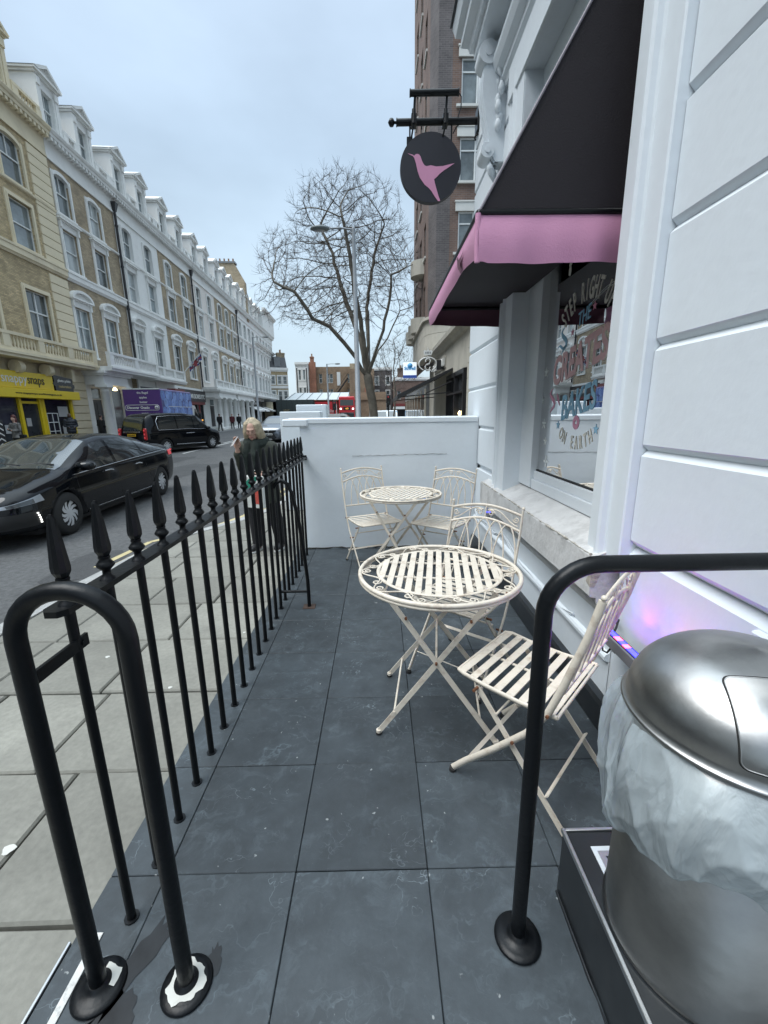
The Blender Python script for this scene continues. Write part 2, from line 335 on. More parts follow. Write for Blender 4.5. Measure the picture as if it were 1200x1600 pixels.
# patches, cracks, drain
mb = MB()
for (x, y, w, l, an) in [(-4.3, 2.9, .55, .8, .1), (-3.45, 4.75, .35, .5, .3), (-6.4, 12.5, .7, 3.2, -.05), (-8.6, 15.5, .9, 2.4, -.06)]:
    c, s_ = math.cos(an), math.sin(an); pts = []
    for k in range(14):
        a = 2*math.pi*k/14; q = 1+.18*math.sin(3*a+x)+.1*random.random(); px, py = w*q*math.copysign(abs(math.cos(a))**.6, math.cos(a)), l*q*math.copysign(abs(math.sin(a))**.6, math.sin(a)); pts.append((x+px*c-py*s_, y+px*s_+py*c, ZR+.004))
    mb.add(pts, [tuple(range(14))])
mb.build('road_patches', M['patch'], kind='structure', fix=False)
M['linewhite'] = mat('road_paint_white', (.62, .62, .60), .75, var=.12, vs=9, dirt=.5, dirtcol=(.2, .2, .2), ds=7)
M['lineyellow'] = mat('road_paint_yellow', (.52, .44, .24), .75, var=.12, vs=9, dirt=.5, dirtcol=(.28, .24, .15), ds=7)
root = thing('road_markings', 'white dashed centre line painted along the road', 'road marking', (-9.0, 20, ZR))
def line(x0, y0, x1, y1, w, z=.005, mt='linewhite', nm='line', par=root):
    d = Vector((x1-x0, y1-y0, 0)).normalized(); n = Vector((-d.y, d.x, 0))*w/2; o = Vector(par.location)
    a, b = Vector((x0, y0, ZR+z))-o, Vector((x1, y1, ZR+z))-o
    MB().quad(a-n, b-n, b+n, a+n).build(nm, M[mt], par, fix=False)
for k in range(-2, 9):
    y = 14.9+k*5.0; x = -9.15-.045*(y-18); line(x, y, x-.045*2.6, y+2.6, .12)
line(-9.9, 27, -11.8, 62, .12); line(-9.5, 27, -11.3, 62, .12)
ry = thing('yellow_lines', 'faded double yellow lines painted along the near kerb', 'road marking', (-2.9, 5, ZR))
for off in (.22, .40):
    yy = [4.7, 5.7, 6.4, 7.2, 12, 20]
    for a, b in zip(yy, yy[1:]): line(kerbx(a)-off, a, kerbx(b)-off, b, .085, .005, 'lineyellow', 'line', ry)
# near pavement slab bed and flagstones
def pave_bed(x0f, x1f, ylist, name):
    mb = MB()
    for a, b in zip(ylist, ylist[1:]):
        mb.quad((x0f(a), a, ZP-.03), (x1f(a), a, ZP-.03), (x1f(b), b, ZP-.03), (x0f(b), b, ZP-.03))
    return mb.build(name, M['joint'], kind='structure', fix=False)
near_bed = pave_bed(lambda y: kerbx(y)+.15, lambda y: 14.0, ys[:13], 'pavement')
far_bed = pave_bed(lambda y: -19.0+FK*y, lambda y: farkerb(y)-.15, ys[:12]+[84], 'far_pavement')
rows = [-2.2, -1.5, -.8, -.15, .44, 1.03, 1.64, 2.22, 2.82, 3.43, 4.05, 4.68, 5.3, 5.9, 6.5, 7.1, 7.8, 8.5]
rs = random.Random(11); slabs = 0
for r0, r1 in zip(rows, rows[1:]):
    x = -.865 if r1 < 4.3 else .8
    while True:
        w = rs.uniform(.55, .95); x0 = x-w; kx = max(kerbx(r0), kerbx(r1))+.16
        end = x0 < kx+.25
        if end: x0 = kx
        if x0 > x-.1: break
        g = .006; dz = rs.uniform(-.004, .003); j = [rs.uniform(-.006, .006) for _ in range(4)]
        xa0, xa1 = (x0 if not end else kerbx(r0)+.16), (x0 if not end else kerbx(r1)+.16)
        z = ZP+dz; cx, cy = (x0+x)/2, (r0+r1)/2
        P = [(xa0+g, r0+g+j[0]), (x-g, r0+g+j[1]), (x-g+j[2]*.5, r1-g), (xa1+g, r1-g+j[3])]
        b = .008; mb = MB(); top = [(px+(cx-px)/abs(cx-px)*b, py+(cy-py)/abs(cy-py)*b, z) for px, py in P]; low = [(px, py, z-.01) for px, py in P]; bot = [(px, py, ZP-.04) for px, py in P]
        L_ = [(p[0]-cx, p[1]-cy, p[2]-ZP) for p in top+low+bot]
        mb.add(L_, [(0, 1, 2, 3)]+[(i, 4+i, 4+(i+1) % 4, (i+1) % 4) for i in range(4)]+[(4+i, 8+i, 8+(i+1) % 4, 4+(i+1) % 4) for i in range(4)])
        mb.build('paving_slab', M['flag'], near_bed, (cx, cy, ZP), (rs.uniform(-.002, .002), rs.uniform(-.002, .002), 0), fix=False); slabs += 1
        x = x0
        if end: break
mb = MB()   # beyond the pieces that can be told apart: one sheet with the same stone
for a, b in zip([8.5, 12, 20, 30, 45, 70], [12, 20, 30, 45, 70, 75]):
    mb.quad((kerbx(a)+.16, a, ZP-.002), (14, a, ZP-.002), (14, b, ZP-.002), (kerbx(b)+.16, b, ZP-.002))
mb.quad((.8, 4.46, ZP-.002), (14, 4.46, ZP-.002), (14, 8.5, ZP-.002), (.8, 8.5, ZP-.002))
mb.build('pavement_far_part', M['flag'], kind='structure', fix=False)
mb = MB()
for a, b in zip(ys[1:12], ys[2:12]+[84]): mb.quad((FA-1+FK*a, a, ZP), (farkerb(a)-.15, a, ZP), (farkerb(b)-.15, b, ZP), (FA-1+FK*b, b, ZP))
mb.build('far_pavement_surface', M['flag'], kind='structure', fix=False)
# kerb stones
kb = thing('kerb', 'pale granite kerb stones edging the pavement outside the railings', 'kerb', (-3, 3, ZR))
y = -3.0
while y < 24:
    l = .85 if y < 9 else 2.0; a, b = y+.004, y+l-.004; mb = MB(); z0, z1 = ZR-.05, ZP+.004
    P = [(kerbx(a)+.155, a), (kerbx(a), a), (kerbx(b), b), (kerbx(b)+.155, b)]
    o = Vector(kb.location)
    Q = [(p[0], p[1]) for p in P]; mb.prism([(p[0]-o.x, p[1]-o.y) for p in Q], z0-o.z, z1-o.z); mb.build('kerb_stone', M['kerb'], kb); y += l
mb = MB()
for a, b in zip(ys[1:12], ys[2:12]+[84]): mb.add([(farkerb(a)-.16, a, ZR-.1), (farkerb(a), a, ZR-.1), (farkerb(b), b, ZR-.1), (farkerb(b)-.16, b, ZR-.1), (farkerb(a)-.16, a, ZP+.004), (farkerb(a), a, ZP+.004), (farkerb(b), b, ZP+.004), (farkerb(b)-.16, b, ZP+.004)], [(4, 5, 6, 7), (1, 2, 6, 5), (0, 1, 5, 4)])
mb.build('far_kerb', M['kerb'], kind='structure', fix=False)
# litter / chewing gum spots seen on the flags and tiles
spots = MB()
for (x, y, r, z) in [(-.94, 1.3, .014, ZP), (-1.45, 1.28, .022, ZP), (-1.2, 1.75, .012, ZP), (-.98, 2.0, .012, ZP), (-1.3, 2.25, .012, ZP), (-1.9, 2.6, .014, ZP), (-1.05, 2.9, .01, ZP)]:
    spots.add([(x+r*math.cos(a)*(1+.3*math.sin(3*a)), y+r*math.sin(a), z+.0035) for a in [i*.524 for i in range(12)]], [tuple(range(12))])
M['gum'] = mat('gum', (.62, .62, .58), .8, var=.1)
spots.build('gum_spots', M['gum'], kind='stuff', fix=False)

# terrace floor of slate tiles
MB().box(-.858, 1.10, -1.6, 4.30, ZP-.1, -.012).build('terrace_base', M['joint'], kind='structure')
floor = MB().box(-.85, 1.0, -1.55, 4.25, -.02, -.011).build('terrace_floor', M['joint'], kind='structure')
xe = [-.862, -.687, -.281, .133, .545, .97]; ye = [1.018+.4115*k for k in range(-6, 9)]
ye = [y if y < 4.2 else 4.24 for y in ye]
bx = .0011
for i, (x0, x1) in enumerate(zip(xe, xe[1:])):
    for y0, y1 in zip(ye, ye[1:]):
        if i == 0 and y0 < .58: continue
        w, l = x1-x0-2*bx, y1-y0-2*bx; b = .0022
        mb = MB(); mb.box(-w/2, w/2, -l/2, l/2, -.018, 0, bev=b)
        mb.build('tile', M['slate'], floor, ((x0+x1)/2, (y0+y1)/2, random.uniform(-.0012, .0012)), (random.uniform(-.0012, .0012), random.uniform(-.0012, .0012), 0), fix=False)
# step nosing at the left front corner: black strip with two aluminium edges and peeled white paint
nt_ = thing('step_nosing', 'black step edge with aluminium trims in the left front corner of the terrace', 'step edge', (-.8, .4, 0))
MB().box(-.062, .113, -1.9, .175, -.02, .0, bev=.002).build('tread', M['blackgloss'], nt_)
MB().box(-.070, -.063, -1.9, .45, -.06, .004, bev=.001).build('edge_trim', M['alu'], nt_)
M['peel'] = mat('peeling_white_paint', (.62, .62, .60), .7, var=.15, vs=20, dirt=.8, dirtcol=(.04, .04, .04), ds=30)
MB().box(-.008, .012, -1.9, .47, 0, .0032, bev=.001).build('edge_trim', M['peel'], nt_)
# sealant smears beside the posts
sm = MB(); rr = random.Random(3)
for (cx, cy, lx, ly, an) in [(-.655, .80, .035, .14, -.45), (-.66, .70, .05, .05, 0), (-.60, .62, .06, .022, 0), (-.455, .80, .02, .04, .3)]:
    pts = []
    for k in range(26):
        a = 2*math.pi*k/26; q = rr.uniform(.6, 1.15); px, py = lx*q*math.cos(a), ly*q*math.sin(a); pts.append((cx+px*math.cos(an)-py*math.sin(an), cy+px*math.sin(an)+py*math.cos(an), .0028))
    sm.add([(cx, cy, .0028)]+pts, [(0, 1+i, 1+(i+1) % 26) for i in range(26)])
M['sealant'] = mat('dried_sealant', (.012, .013, .015), .35, var=.3, vs=30)
sm.build('sealant_smears', M['sealant'], kind='stuff', fix=False)

# ================================================================== railing
RX = -.736; M['rustdark'] = mat('dark_rusty_plate', (.07, .045, .035), .85, var=.4, vs=60)
rail = thing('iron_railing', 'black iron railing with spear finials between terrace and pavement', 'railing', (RX, 2.5, 0))
barm = MB(); barm.tube([(0, 0, 0), (0, 0, .965)], .0118, 10, cap=False); barm.tube([(0, 0, 0), (0, 0, .004)], .02, 10)
bar_me = barm.mesh('bar', M['iron'])
def spear():
    m = MB(); n = 6
    m.lathe([(.020, 0), (.017, .006), (.0105, .012), (.010, .024), (.013, .028), (.021, .036), (.0225, .041), (.018, .048), (.0125, .056), (.0145, .060), (.0145, .064)], n=12, smooth=True)
    prof = [(.0135, .064), (.0215, .078), (.0225, .090), (.017, .150), (.009, .205), (.004, .213)]
    vs = []; fs = []
    for r, z in prof:
        r *= .88
        for k in range(8):
            a = math.pi*k/4; q = 1.0 if k % 2 == 0 else .80; vs.append((r*q*math.cos(a), r*q*math.sin(a), z))
    for i in range(len(prof)-1):
        for k in range(8): fs.append((i*8+k, i*8+(k+1) % 8, (i+1)*8+(k+1) % 8, (i+1)*8+k))
    fs.append(tuple(range((len(prof)-1)*8, len(prof)*8))); m.add(vs, fs)
    return m.mesh('spear_finial', M['iron'])
sp_me = spear(); YB = [.905+.1497*k for k in range(22)]
for k, y in enumerate(YB):
    b = link('bar', bar_me, rail, (-.012*(y-.9)/3.3*1.6+.006, y-2.5, 0), (0, 0, random.uniform(0, .3)))
    link('spear_finial', sp_me, b, (0, 0, .978), (0, 0, R(22)))
mb = MB(); mb.prism([(-.016, YB[0]-.045-2.5), (.012, YB[0]-.045-2.5), (.028, YB[0]-.028-2.5), (.028-.019, 4.24-2.5), (-.028-.019, 4.24-2.5), (-.028, YB[0]-.03-2.5)], .963, .978)
mb.build('top_rail', M['iron'], rail)
MB().box(-.062, .005, 4.235-2.5, 4.262-2.5, .945, .995, bev=.004).build('wall_plate', M['iron'], rail)
MB().bar((0.012, .74-2.5, .872), (0.012, .935-2.5, .872), .030, .008, (0, 0, 1)).tube([(.016, .765-2.5, .872), (.020, .765-2.5, .872)], .007, 8).tube([(.016, .915-2.5, .872), (.020, .915-2.5, .872)], .007, 8).build('bracket_strap', M['iron'], rail)
st = MB(); pts = [(0, 2.86-2.5, .905), (.02, 2.86-2.5, .935), (.055, 2.865-2.5, .955), (.095, 2.87-2.5, .93), (.125, 2.87-2.5, .86), (.16, 2.87-2.5, .66), (.185, 2.87-2.5, .40), (.198, 2.87-2.5, .22), (.200, 2.87-2.5, .10), (.2, 2.87-2.5, 0)]
st.tube(pts, .0135, 10); st.tube([(0, 2.87-2.5, .125), (.2, 2.87-2.5, .125)], .010, 8); st.build('stay', M['iron'], rail)
MB().box(.155, .245, 2.83-2.5, 2.91-2.5, 0, .006, bev=.002).build('foot_plate', M['rustdark'], rail)

# hoop handrail on the left, straight handrail on the right
def flange(par, x, y, peel):
    f = MB().lathe([(.0, .002), (.060, .002), (.062, .005), (.059, .010), (.046, .013), (.030, .016), (.025, .022), (.020, .027)], (x, y, 0), 28).build('base_flange', M['iron'], par)
    if peel:
        pts = []; rr = random.Random(int(x*1000)); n = 40
        m = MB(); inn = []; out = []
        for k in range(n):
            a = 2*math.pi*k/n; ro = (.044+.0035*math.sin(3*a+1+x*9)+.0028*math.sin(7*a+x*20)+.0018*math.sin(13*a)+rr.uniform(-.0012, .0012)) if (peel == 1 or -.6 < math.cos(a-.5) - .2 and math.sin(a) > -.2 and math.cos(a) > 0) else .029
            inn.append((x+.027*math.cos(a), y+.027*math.sin(a), .0295)); out.append((x+ro*math.cos(a), y+ro*math.sin(a), .0302 if ro < .035 else .0158))
            mid = None
        m2 = MB(); mid = [(x+.0290*math.cos(2*math.pi*k/n), y+.0290*math.sin(2*math.pi*k/n), .0185) for k in range(n)]
        vs = mid+out; m2.add(vs, [(k, (k+1) % n, n+(k+1) % n, n+k) for k in range(n) if math.hypot(out[k][0]-x, out[k][1]-y) > .035 and math.hypot(out[(k+1) % n][0]-x, out[(k+1) % n][1]-y) > .035])
        m2.build('peeled_paint', M['gum'], f, fix=False)
hoop = thing('hoop_handrail', 'black tubular hoop handrail on round flanges at the near end of the railing', 'handrail', (-.615, .755, 0))
hw = .11; pts = [(-hw, 0, 0), (-hw, 0, .5), (-hw, 0, .97)]+[(hw*math.cos(R(180-a)), 0, .97+.105*math.sin(R(a))) for a in range(12, 180, 12)]+[(hw, 0, .97), (hw, 0, .5), (hw, 0, 0)]
MB().tube(pts, .0188, 20, up=(0, 1, 0)).build('tube', M['iron'], hoop)
flange(hoop, -hw, 0, 2); flange(hoop, hw, 0, 1)
hr = thing('handrail', 'black tubular handrail rising from a round flange and turning right beside the bin', 'handrail', (.357, .834, 0))
pts = [(0, 0, 0), (0, 0, .5), (0, 0, .965)]+[(.115-.115*math.cos(R(a)), 0, .965+.115*math.sin(R(a))) for a in range(10, 91, 10)]+[(.35, 0, 1.08), (.75, 0, 1.08)]
MB().tube(pts, .0188, 20, up=(0, 1, 0)).build('tube', M['iron'], hr)
flange(hr, 0, 0, 0)
MB().lathe([(.05, 0), (.05, .01), (.02, .012)], n=20).xf(Matrix.Translation((.655, 0, 1.08)) @ Matrix.Rotation(R(-90), 4, 'Y')).build('wall_flange', M['iron'], hr)
for a in (20, 110, 170, 215, 290, 330):
    pass
# ================================================================== white end wall
RM90 = Matrix.Rotation(R(-90), 4, 'Z')
def at_wall(mb, X, Y, Z, tilt=0, shear=0):   # lettering that faces the terrace (-X)
    S = Matrix.Identity(4)
    if shear: S[2][0] = shear
    return mb.xf(Matrix.Translation((X, Y, Z)) @ RM90 @ S @ Matrix.Rotation(R(-tilt), 4, 'Y'))
ew = thing('end_wall', 'low white rendered wall closing the far end of the terrace behind the chairs', 'wall', (0, 4.35, 0))
mb = MB(); n = 40
# slightly uneven face: a grid
def rough_panel(mb, P, du, dv, nu, nv, amp, seed, nrm, mi=0):
    P, du, dv, nrm = Vector(P), Vector(du), Vector(dv), Vector(nrm); vs = []
    for j in range(nv+1):
        for i in range(nu+1):
            q = P+du*i/nu+dv*j/nv; a = noise.noise(Vector((q.x*3+seed, q.y*3, q.z*3)))*amp+noise.noise(Vector((q.x*11+seed, q.y*11, q.z*11)))*amp*.3
            if i in (0, nu) or j in (0, nv): a = 0
            vs.append(q+nrm*a)
    mb.add(vs, [(j*(nu+1)+i, j*(nu+1)+i+1, (j+1)*(nu+1)+i+1, (j+1)*(nu+1)+i) for j in range(nv) for i in range(nu)], mi, True)
rough_panel(mb, (-.785, -.11, -.0), (1.79, 0, 0), (0, 0, 1.30), 60, 40, .004, 5, (0, -1, 0))
mb.quad((-.785, -.11, 0), (-.785, .14, ZP), (-.785, .14, 1.30), (-.785, -.11, 1.30)); mb.quad((-.785, .14, ZP), (1.3, .14, ZP), (1.3, .14, 1.3), (-.785, .14, 1.3)); mb.quad((-.785, -.11, 0), (-.785, -.11, ZP), (-.785, .14, ZP), (-.785, -.11, 0))
mb.quad((-.785, -.11, 1.3), (1.005, -.11, 1.3), (1.005, .14, 1.3), (-.785, .14, 1.3))
mb.build('wall', M['white'], ew)
MB().box(-.90, 1.0, -.118, .15, 1.298, 1.36, bev=.012).build('coping', M['white'], ew)
MB().box(-.955, -.70, -.135, .17, 1.275, 1.352, bev=.012).build('end_cap', M['white'], ew)
cr_ = MB(); rr = random.Random(9)
x = -.27; z = .985
pts = []
while x < .72: pts.append((x, -.1125, z+rr.uniform(-.004, .004)+.012*x)); x += .03
cr_.tube(pts, [rr.uniform(.001, .0028) for _ in pts], 5)
M['crack'] = mat('grimy_crack', (.30, .30, .30), .9, var=.3, vs=30)
cr_.build('crack', M['crack'], ew)
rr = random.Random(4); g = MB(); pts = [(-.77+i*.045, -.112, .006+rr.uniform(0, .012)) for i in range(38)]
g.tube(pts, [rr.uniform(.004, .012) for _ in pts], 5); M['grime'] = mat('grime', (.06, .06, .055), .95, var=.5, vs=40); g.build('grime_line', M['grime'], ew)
MB().tube([(.985, -.118, 1.35), (.987, -.12, 1.2), (.983, -.12, 1.0), (.988, -.12, .8), (.984, -.12, .62)], .0035, 6).build('cable', M['whitesmooth'], ew)
# neighbour's stepped walls beyond
nb = thing('stepped_wall', 'stepped white garden wall beyond the end wall of the terrace', 'wall', (-1.2, 7.2, ZP))
MB().box(-.42, .25, -.15, .15, 0, 1.66, bev=.01).build('lower_step', M['white'], nb)
MB().box(-.25, .28, 0.4, .7, 0, 1.78, bev=.01).build('upper_step', M['white'], nb)

# ================================================================== white building with the cafe window
wb = thing('white_building', 'white stucco shop front with grooved piers along the right of the terrace', 'building', (1, 2.5, 0))
def W(name, mb, mt='white', parent=wb, **k):
    off = Vector((1, 2.5, 0)) if parent is wb else Vector((1, 2.5, 0))
    mb.v = [(p[0]-1, p[1]-2.5, p[2]) for p in mb.v]; return mb.build(name, M[mt], parent, **k)
XW = 1.0
# core walls (set back behind the blocks by the depth of the grooves)
core = MB()
core.box(1.034, 2.6, -2.2, 1.60, -.2, 6.2); core.box(1.034, 1.36, 3.50, 4.78, -.2, 6.2)
core.box(1.36, 2.6, 4.55, 4.78, -.2, 6.2)
core.box(1.06, 1.5, 1.60, 3.50, -.2, .70); core.box(1.034, 1.5, 1.60, 3.50, 3.55, 6.2)
core.box(1.07, 1.4, 1.58, 1.70, .70, 3.55); core.box(1.12, 1.36, 3.19, 3.5, .70, 3.55)
core.box(2.6, 12, -16, 4.78, -.2, 12); core.box(1.1, 2.6, -16, -2.2, -.2, 12)
W('wall', core)
zs = [.872+.3765*k for k in range(15)]
def block(y0, y1, z0, z1):
    m = MB(); x = XW; h = .022; lo = z0+h; hi = z1-h; d = .026
    # face with sloping groove shoulders
    vs = [(x+d, y0, z0-.004), (x, y0, lo), (x, y0, hi), (x+d, y0, z1+.004), (x+d, y1, z0-.004), (x, y1, lo), (x, y1, hi), (x+d, y1, z1+.004)]
    m.add(vs, [(0, 1, 5, 4), (2, 3, 7, 6), (0, 3, 2, 1), (4, 5, 6, 7)])
    nu, nv = max(2, int((y1-y0)/.08)), 6
    rough_panel(m, (x, y0, lo), (0, y1-y0, 0), (0, 0, hi-lo), nu, nv, .0016, z0, (-1, 0, 0))
    W('course_block', m)
for z0, z1 in zip(zs, zs[1:]):
    block(-2.2, 1.582, z0, z1)
    block(3.535, 4.235 if z0 < 1.2 else 4.78, z0, z1)
MB_ = MB(); rough_panel(MB_, (1.004, -2.2, .04), (0, 3.83, 0), (0, 0, .79), 60, 12, .0016, 7, (-1, 0, 0)); MB_.quad((1.004, -2.2, .83), (1.004, 1.63, .83), (1.034, 1.63, .862), (1.034, -2.2, .862)); MB_.box(.986, 1.03, -2.2, 1.0, .05, .825, bev=.006)
W('pier_plinth', MB_, 'white')
m = MB(); m.box(.992, 1.034, 3.535, 4.235, .05, .845, bev=.004); m.box(1.0, 1.034, 4.46, 4.78, ZP, 1.25); W('pier_plinth', m)
# architrave: stepped and beaded uprights
def upright(y0, y1, flip):
    prof = [(1.04, 0), (.968, 0), (.962, .006), (.962, .040), (.972, .048), (.978, .056), (.978, .125), (.970, .132), (.952, .138), (.944, .150), (.944, .162), (.956, .170), (.962, .178), (.962, 1.0), (1.04, 1.0)]
    w = y1-y0; P = [(x, (y0+min(t, w) if t < 1 else y1)) for x, t in prof]
    if flip: P = [(x, y0+y1-y) for x, y in P]
    W('architrave', MB().prism(P, .788, 3.62, 'z'), 'white')
upright(1.585, 1.835, False); upright(3.20, 3.53, True)
m = MB(); m.box(.970, 1.2, 1.80, 1.8375, .7925, 3.5); m.box(.970, 1.2, 3.1975, 3.235, .7925, 3.5); m.box(.95, 1.2, 1.583, 3.533, 3.5, 3.72, bev=.01); W('reveal', m, 'white')
# lintel mouldings, hood on scrolled brackets
m = MB(); m.sweep([(0, 0), (.02, 0), (.03, .03), (.05, .05), (.05, .09), (.09, .12), (.11, .17), (.11, .20), (0, .20)], [(1.0, 4.02, 3.74), (1.0, 1.3, 3.74)]); W('lintel_moulding', m)
m = MB(); m.box(.80, 1.034, 1.25, 4.02, 4.10, 4.16); m.sweep([(0, 0), (.03, 0), (.04, .04), (.09, .08), (.09, .14), (.13, .17), (.15, .24), (.15, .27), (0, .27)], [(.98, 4.02, 4.16), (.80, 4.02, 4.16), (.80, 1.25, 4.16), (.98, 1.25, 4.16)]); m.box(.80, 1.034, 1.25, 4.02, 4.16, 4.42); W('hood', m)
MB_ = MB().add([(.63, 1.1, 4.425), (.63, 4.19, 4.425), (1.05, 4.19, 4.50), (1.05, 1.1, 4.50), (.63, 1.1, 4.435), (.63, 4.19, 4.435), (1.05, 4.19, 4.51), (1.05, 1.1, 4.51)], [(0, 1, 2, 3), (4, 5, 6, 7), (0, 1, 5, 4), (1, 2, 6, 5), (2, 3, 7, 6), (3, 0, 4, 7)]); M['lead'] = mat('lead_flashing', (.07, .075, .08), .6); W('flashing', MB_, 'lead')
for yc in (3.83, 1.45):   # scroll bracket: S-shaped console with side eyes and a leaf under it
    pr = []
    for t in range(25):
        a = t/24; z = 4.09-a*.80; x = .985-(.155*math.sin(math.pi*(1-a)**.8)**1.0*(1-a*.25)+.03+(.03*math.sin(2*math.pi*a*1.1)))
        pr.append((x, z))
    poly = pr+[(1.0, 3.29), (1.0, 4.09)]
    c = MB(); c.prism(poly, yc-.062, yc+.062, 'y')
    W('scroll_bracket', c)
    c = MB()
    for t in range(3):
        c.prism([(x-.010, z) for x, z in pr]+[(x+.03, z) for x, z in pr[::-1]], yc-.05+t*.042, yc-.034+t*.042, 'y')
    c.tube([(.875, yc-.078, 3.36), (.875, yc+.078, 3.36)], .052, 14); c.tube([(.875, yc-.086, 3.36), (.875, yc+.086, 3.36)], .022, 10)
    c.tube([(.86, yc-.076, 3.98), (.86, yc+.076, 3.98)], .075, 14); c.tube([(.86, yc-.084, 3.98), (.86, yc+.084, 3.98)], .03, 10)
    for s in range(7): c.lathe([(0, -.05), (.022, -.02), (.026, .01), (.014, .04), (0, .05)], (.945+.01*math.sin(s*2), yc-.075+.006*s*(1 if s % 2 else -1), 3.52+.055*s), 7)
    for s in range(5): c.lathe([(0, -.06), (.02, -.02), (.024, .01), (0, .05)], (.90+.015*s, yc-.05+.025*s, 3.25), 8)
    W('scroll_ornament', c)
# sill block and its mouldings
m = MB(); y0, y1 = 1.70, 3.74
prof = [(1.22, .880), (1.12, .862), (.95, .789), (.926, .783), (.921, .776), (.921, .60), (.928, .592), (.952, .588), (.957, .56), (.968, .548), (.985, .54), (.992, .51), (1.0, .49), (1.06, .49), (1.06, .70), (1.22, .70)]
m.prism(prof, y0, y1, 'y'); W('sill', m, 'sill')
# broken-away corner at the near end of the sill
M['break'] = mat('broken_plaster', (.42, .38, .33), .95, var=.3, vs=25, bump=.8, bs=40)
m = MB(); m.add([(.9195, 1.699, .78), (.9195, 1.735, .765), (.9195, 1.742, .72), (.9195, 1.722, .69), (.9195, 1.738, .655), (.9195, 1.699, .64)], [(0, 1, 2, 3, 4, 5)]); m.add([(.9195, 1.6985, .78), (.975, 1.6985, .77), (.96, 1.6985, .70), (.94, 1.6985, .64), (.9195, 1.6985, .64)], [(0, 1, 2, 3, 4)]); W('broken_corner', m, 'break', fix=False)
rr = random.Random(8); m = MB(); pts = [(.9225+rr.uniform(-.001, .003), 1.72+i*.028, .7845) for i in range(72)]; m.tube(pts, [rr.choice([.0012, .003, .0055, .007]) for _ in pts], 5); M['flake'] = mat('flaked_edge', (.50, .47, .42), .95, var=.55, vs=70, bump=.6, bs=90); W('flaked_edge', m, 'flake')
m = MB()
rough_panel(m, (1.0, 1.62, .04), (0, 2.62, 0), (0, 0, .50), 50, 10, .003, 3, (-1, 0, 0)); W('apron_wall', m, 'white')
m = MB(); m.prism([(1.0, .36), (.985, .352), (.978, .34), (.978, .325), (.99, .318), (1.0, .315)], 1.625, 4.238, 'y'); W('string_course', m, 'white')
# skirting and cable
sk = MB(); sk.prism([(1.03, 0), (.960, 0), (.958, .008), (.962, .12), (.972, .138), (.99, .146), (1.03, .146)], .30, 4.238, 'y'); W('skirting', sk, 'blackgloss')
m = MB(); pts = [(.990-.02*abs(math.sin(i*.9))*.4, 4.2-i*.125, .42-.035*math.sin(i*.55)-.02*math.sin(i*1.3)-.004*i) for i in range(19)]; m.tube(pts, .0045, 6); m.tube([(p[0]+.002, p[1]+.03, p[2]-.016+.006*math.sin(i)) for i, p in enumerate(pts)], .0035, 6); W('cable', m, 'whitesmooth')

# shop window
wd = thing('shop_window', '', '', (1.29, 2.7, .95)); del wd['category']; del wd['label']; wd.parent = wb; wd.location = (.13, -.135, 1.006); wd.scale = (.876, .876, .876); wd.name = 'shop_window'
def WN(name, mb, mt, fix=True, **k):
    mb.v = [(p[0]-1.29, p[1]-2.7, p[2]-.95) for p in mb.v]; return mb.build(name, M[mt], wd, fix=fix, **k)
m = MB(); m.box(1.245, 1.32, 1.85, 3.372, .782, .86, bev=.004); m.box(1.262, 1.32, 1.92, 3.372, .86, .925, bev=.004); m.box(1.27, 1.32, 1.80, 2.03, .925, 3.45, bev=.004)
WN('frame', m, 'whitesmooth')
m = MB(); m.box(1.235, 1.34, 3.372, 3.67, .79, 3.85); m.box(1.235, 1.34, 1.80, 3.372, 3.43, 3.85); m.box(1.262, 1.32, 3.38, 3.475, .86, 3.45); m.box(1.275, 1.315, 2.03, 3.47, 3.30, 3.45); WN('frame', m, 'whitesmooth')
M['gasket'] = mat('black_gasket', (.01, .01, .01), .6, var=0)
m = MB(); m.box(1.280, 1.296, 2.03, 3.472, .9255, .936); m.box(1.280, 1.296, 3.464, 3.474, .936, 3.3); WN('gasket', m, 'gasket')
gm = bpy.data.materials.new('window_glass'); gm.use_nodes = True; nt = gm.node_tree; nt.nodes.clear()
o_ = nt.nodes.new('ShaderNodeOutputMaterial'); mx = nt.nodes.new('ShaderNodeMixShader'); tr = nt.nodes.new('ShaderNodeBsdfTransparent'); gl = nt.nodes.new('ShaderNodeBsdfGlossy'); fr = nt.nodes.new('ShaderNodeFresnel'); fr.inputs['IOR'].default_value = 1.33
gl.inputs['Roughness'].default_value = .0; tr.inputs['Color'].default_value = (.80, .84, .82, 1)
nt.links.new(fr.outputs[0], mx.inputs[0]); nt.links.new(tr.outputs[0], mx.inputs[1]); nt.links.new(gl.outputs[0], mx.inputs[2]); nt.links.new(mx.outputs[0], o_.inputs[0]); M['glass'] = gm
m = MB(); m.quad((1.290, 2.03, .93), (1.290, 3.472, .93), (1.290, 3.472, 3.3), (1.290, 2.03, 3.3)); WN('pane', m, 'glass', fix=False)
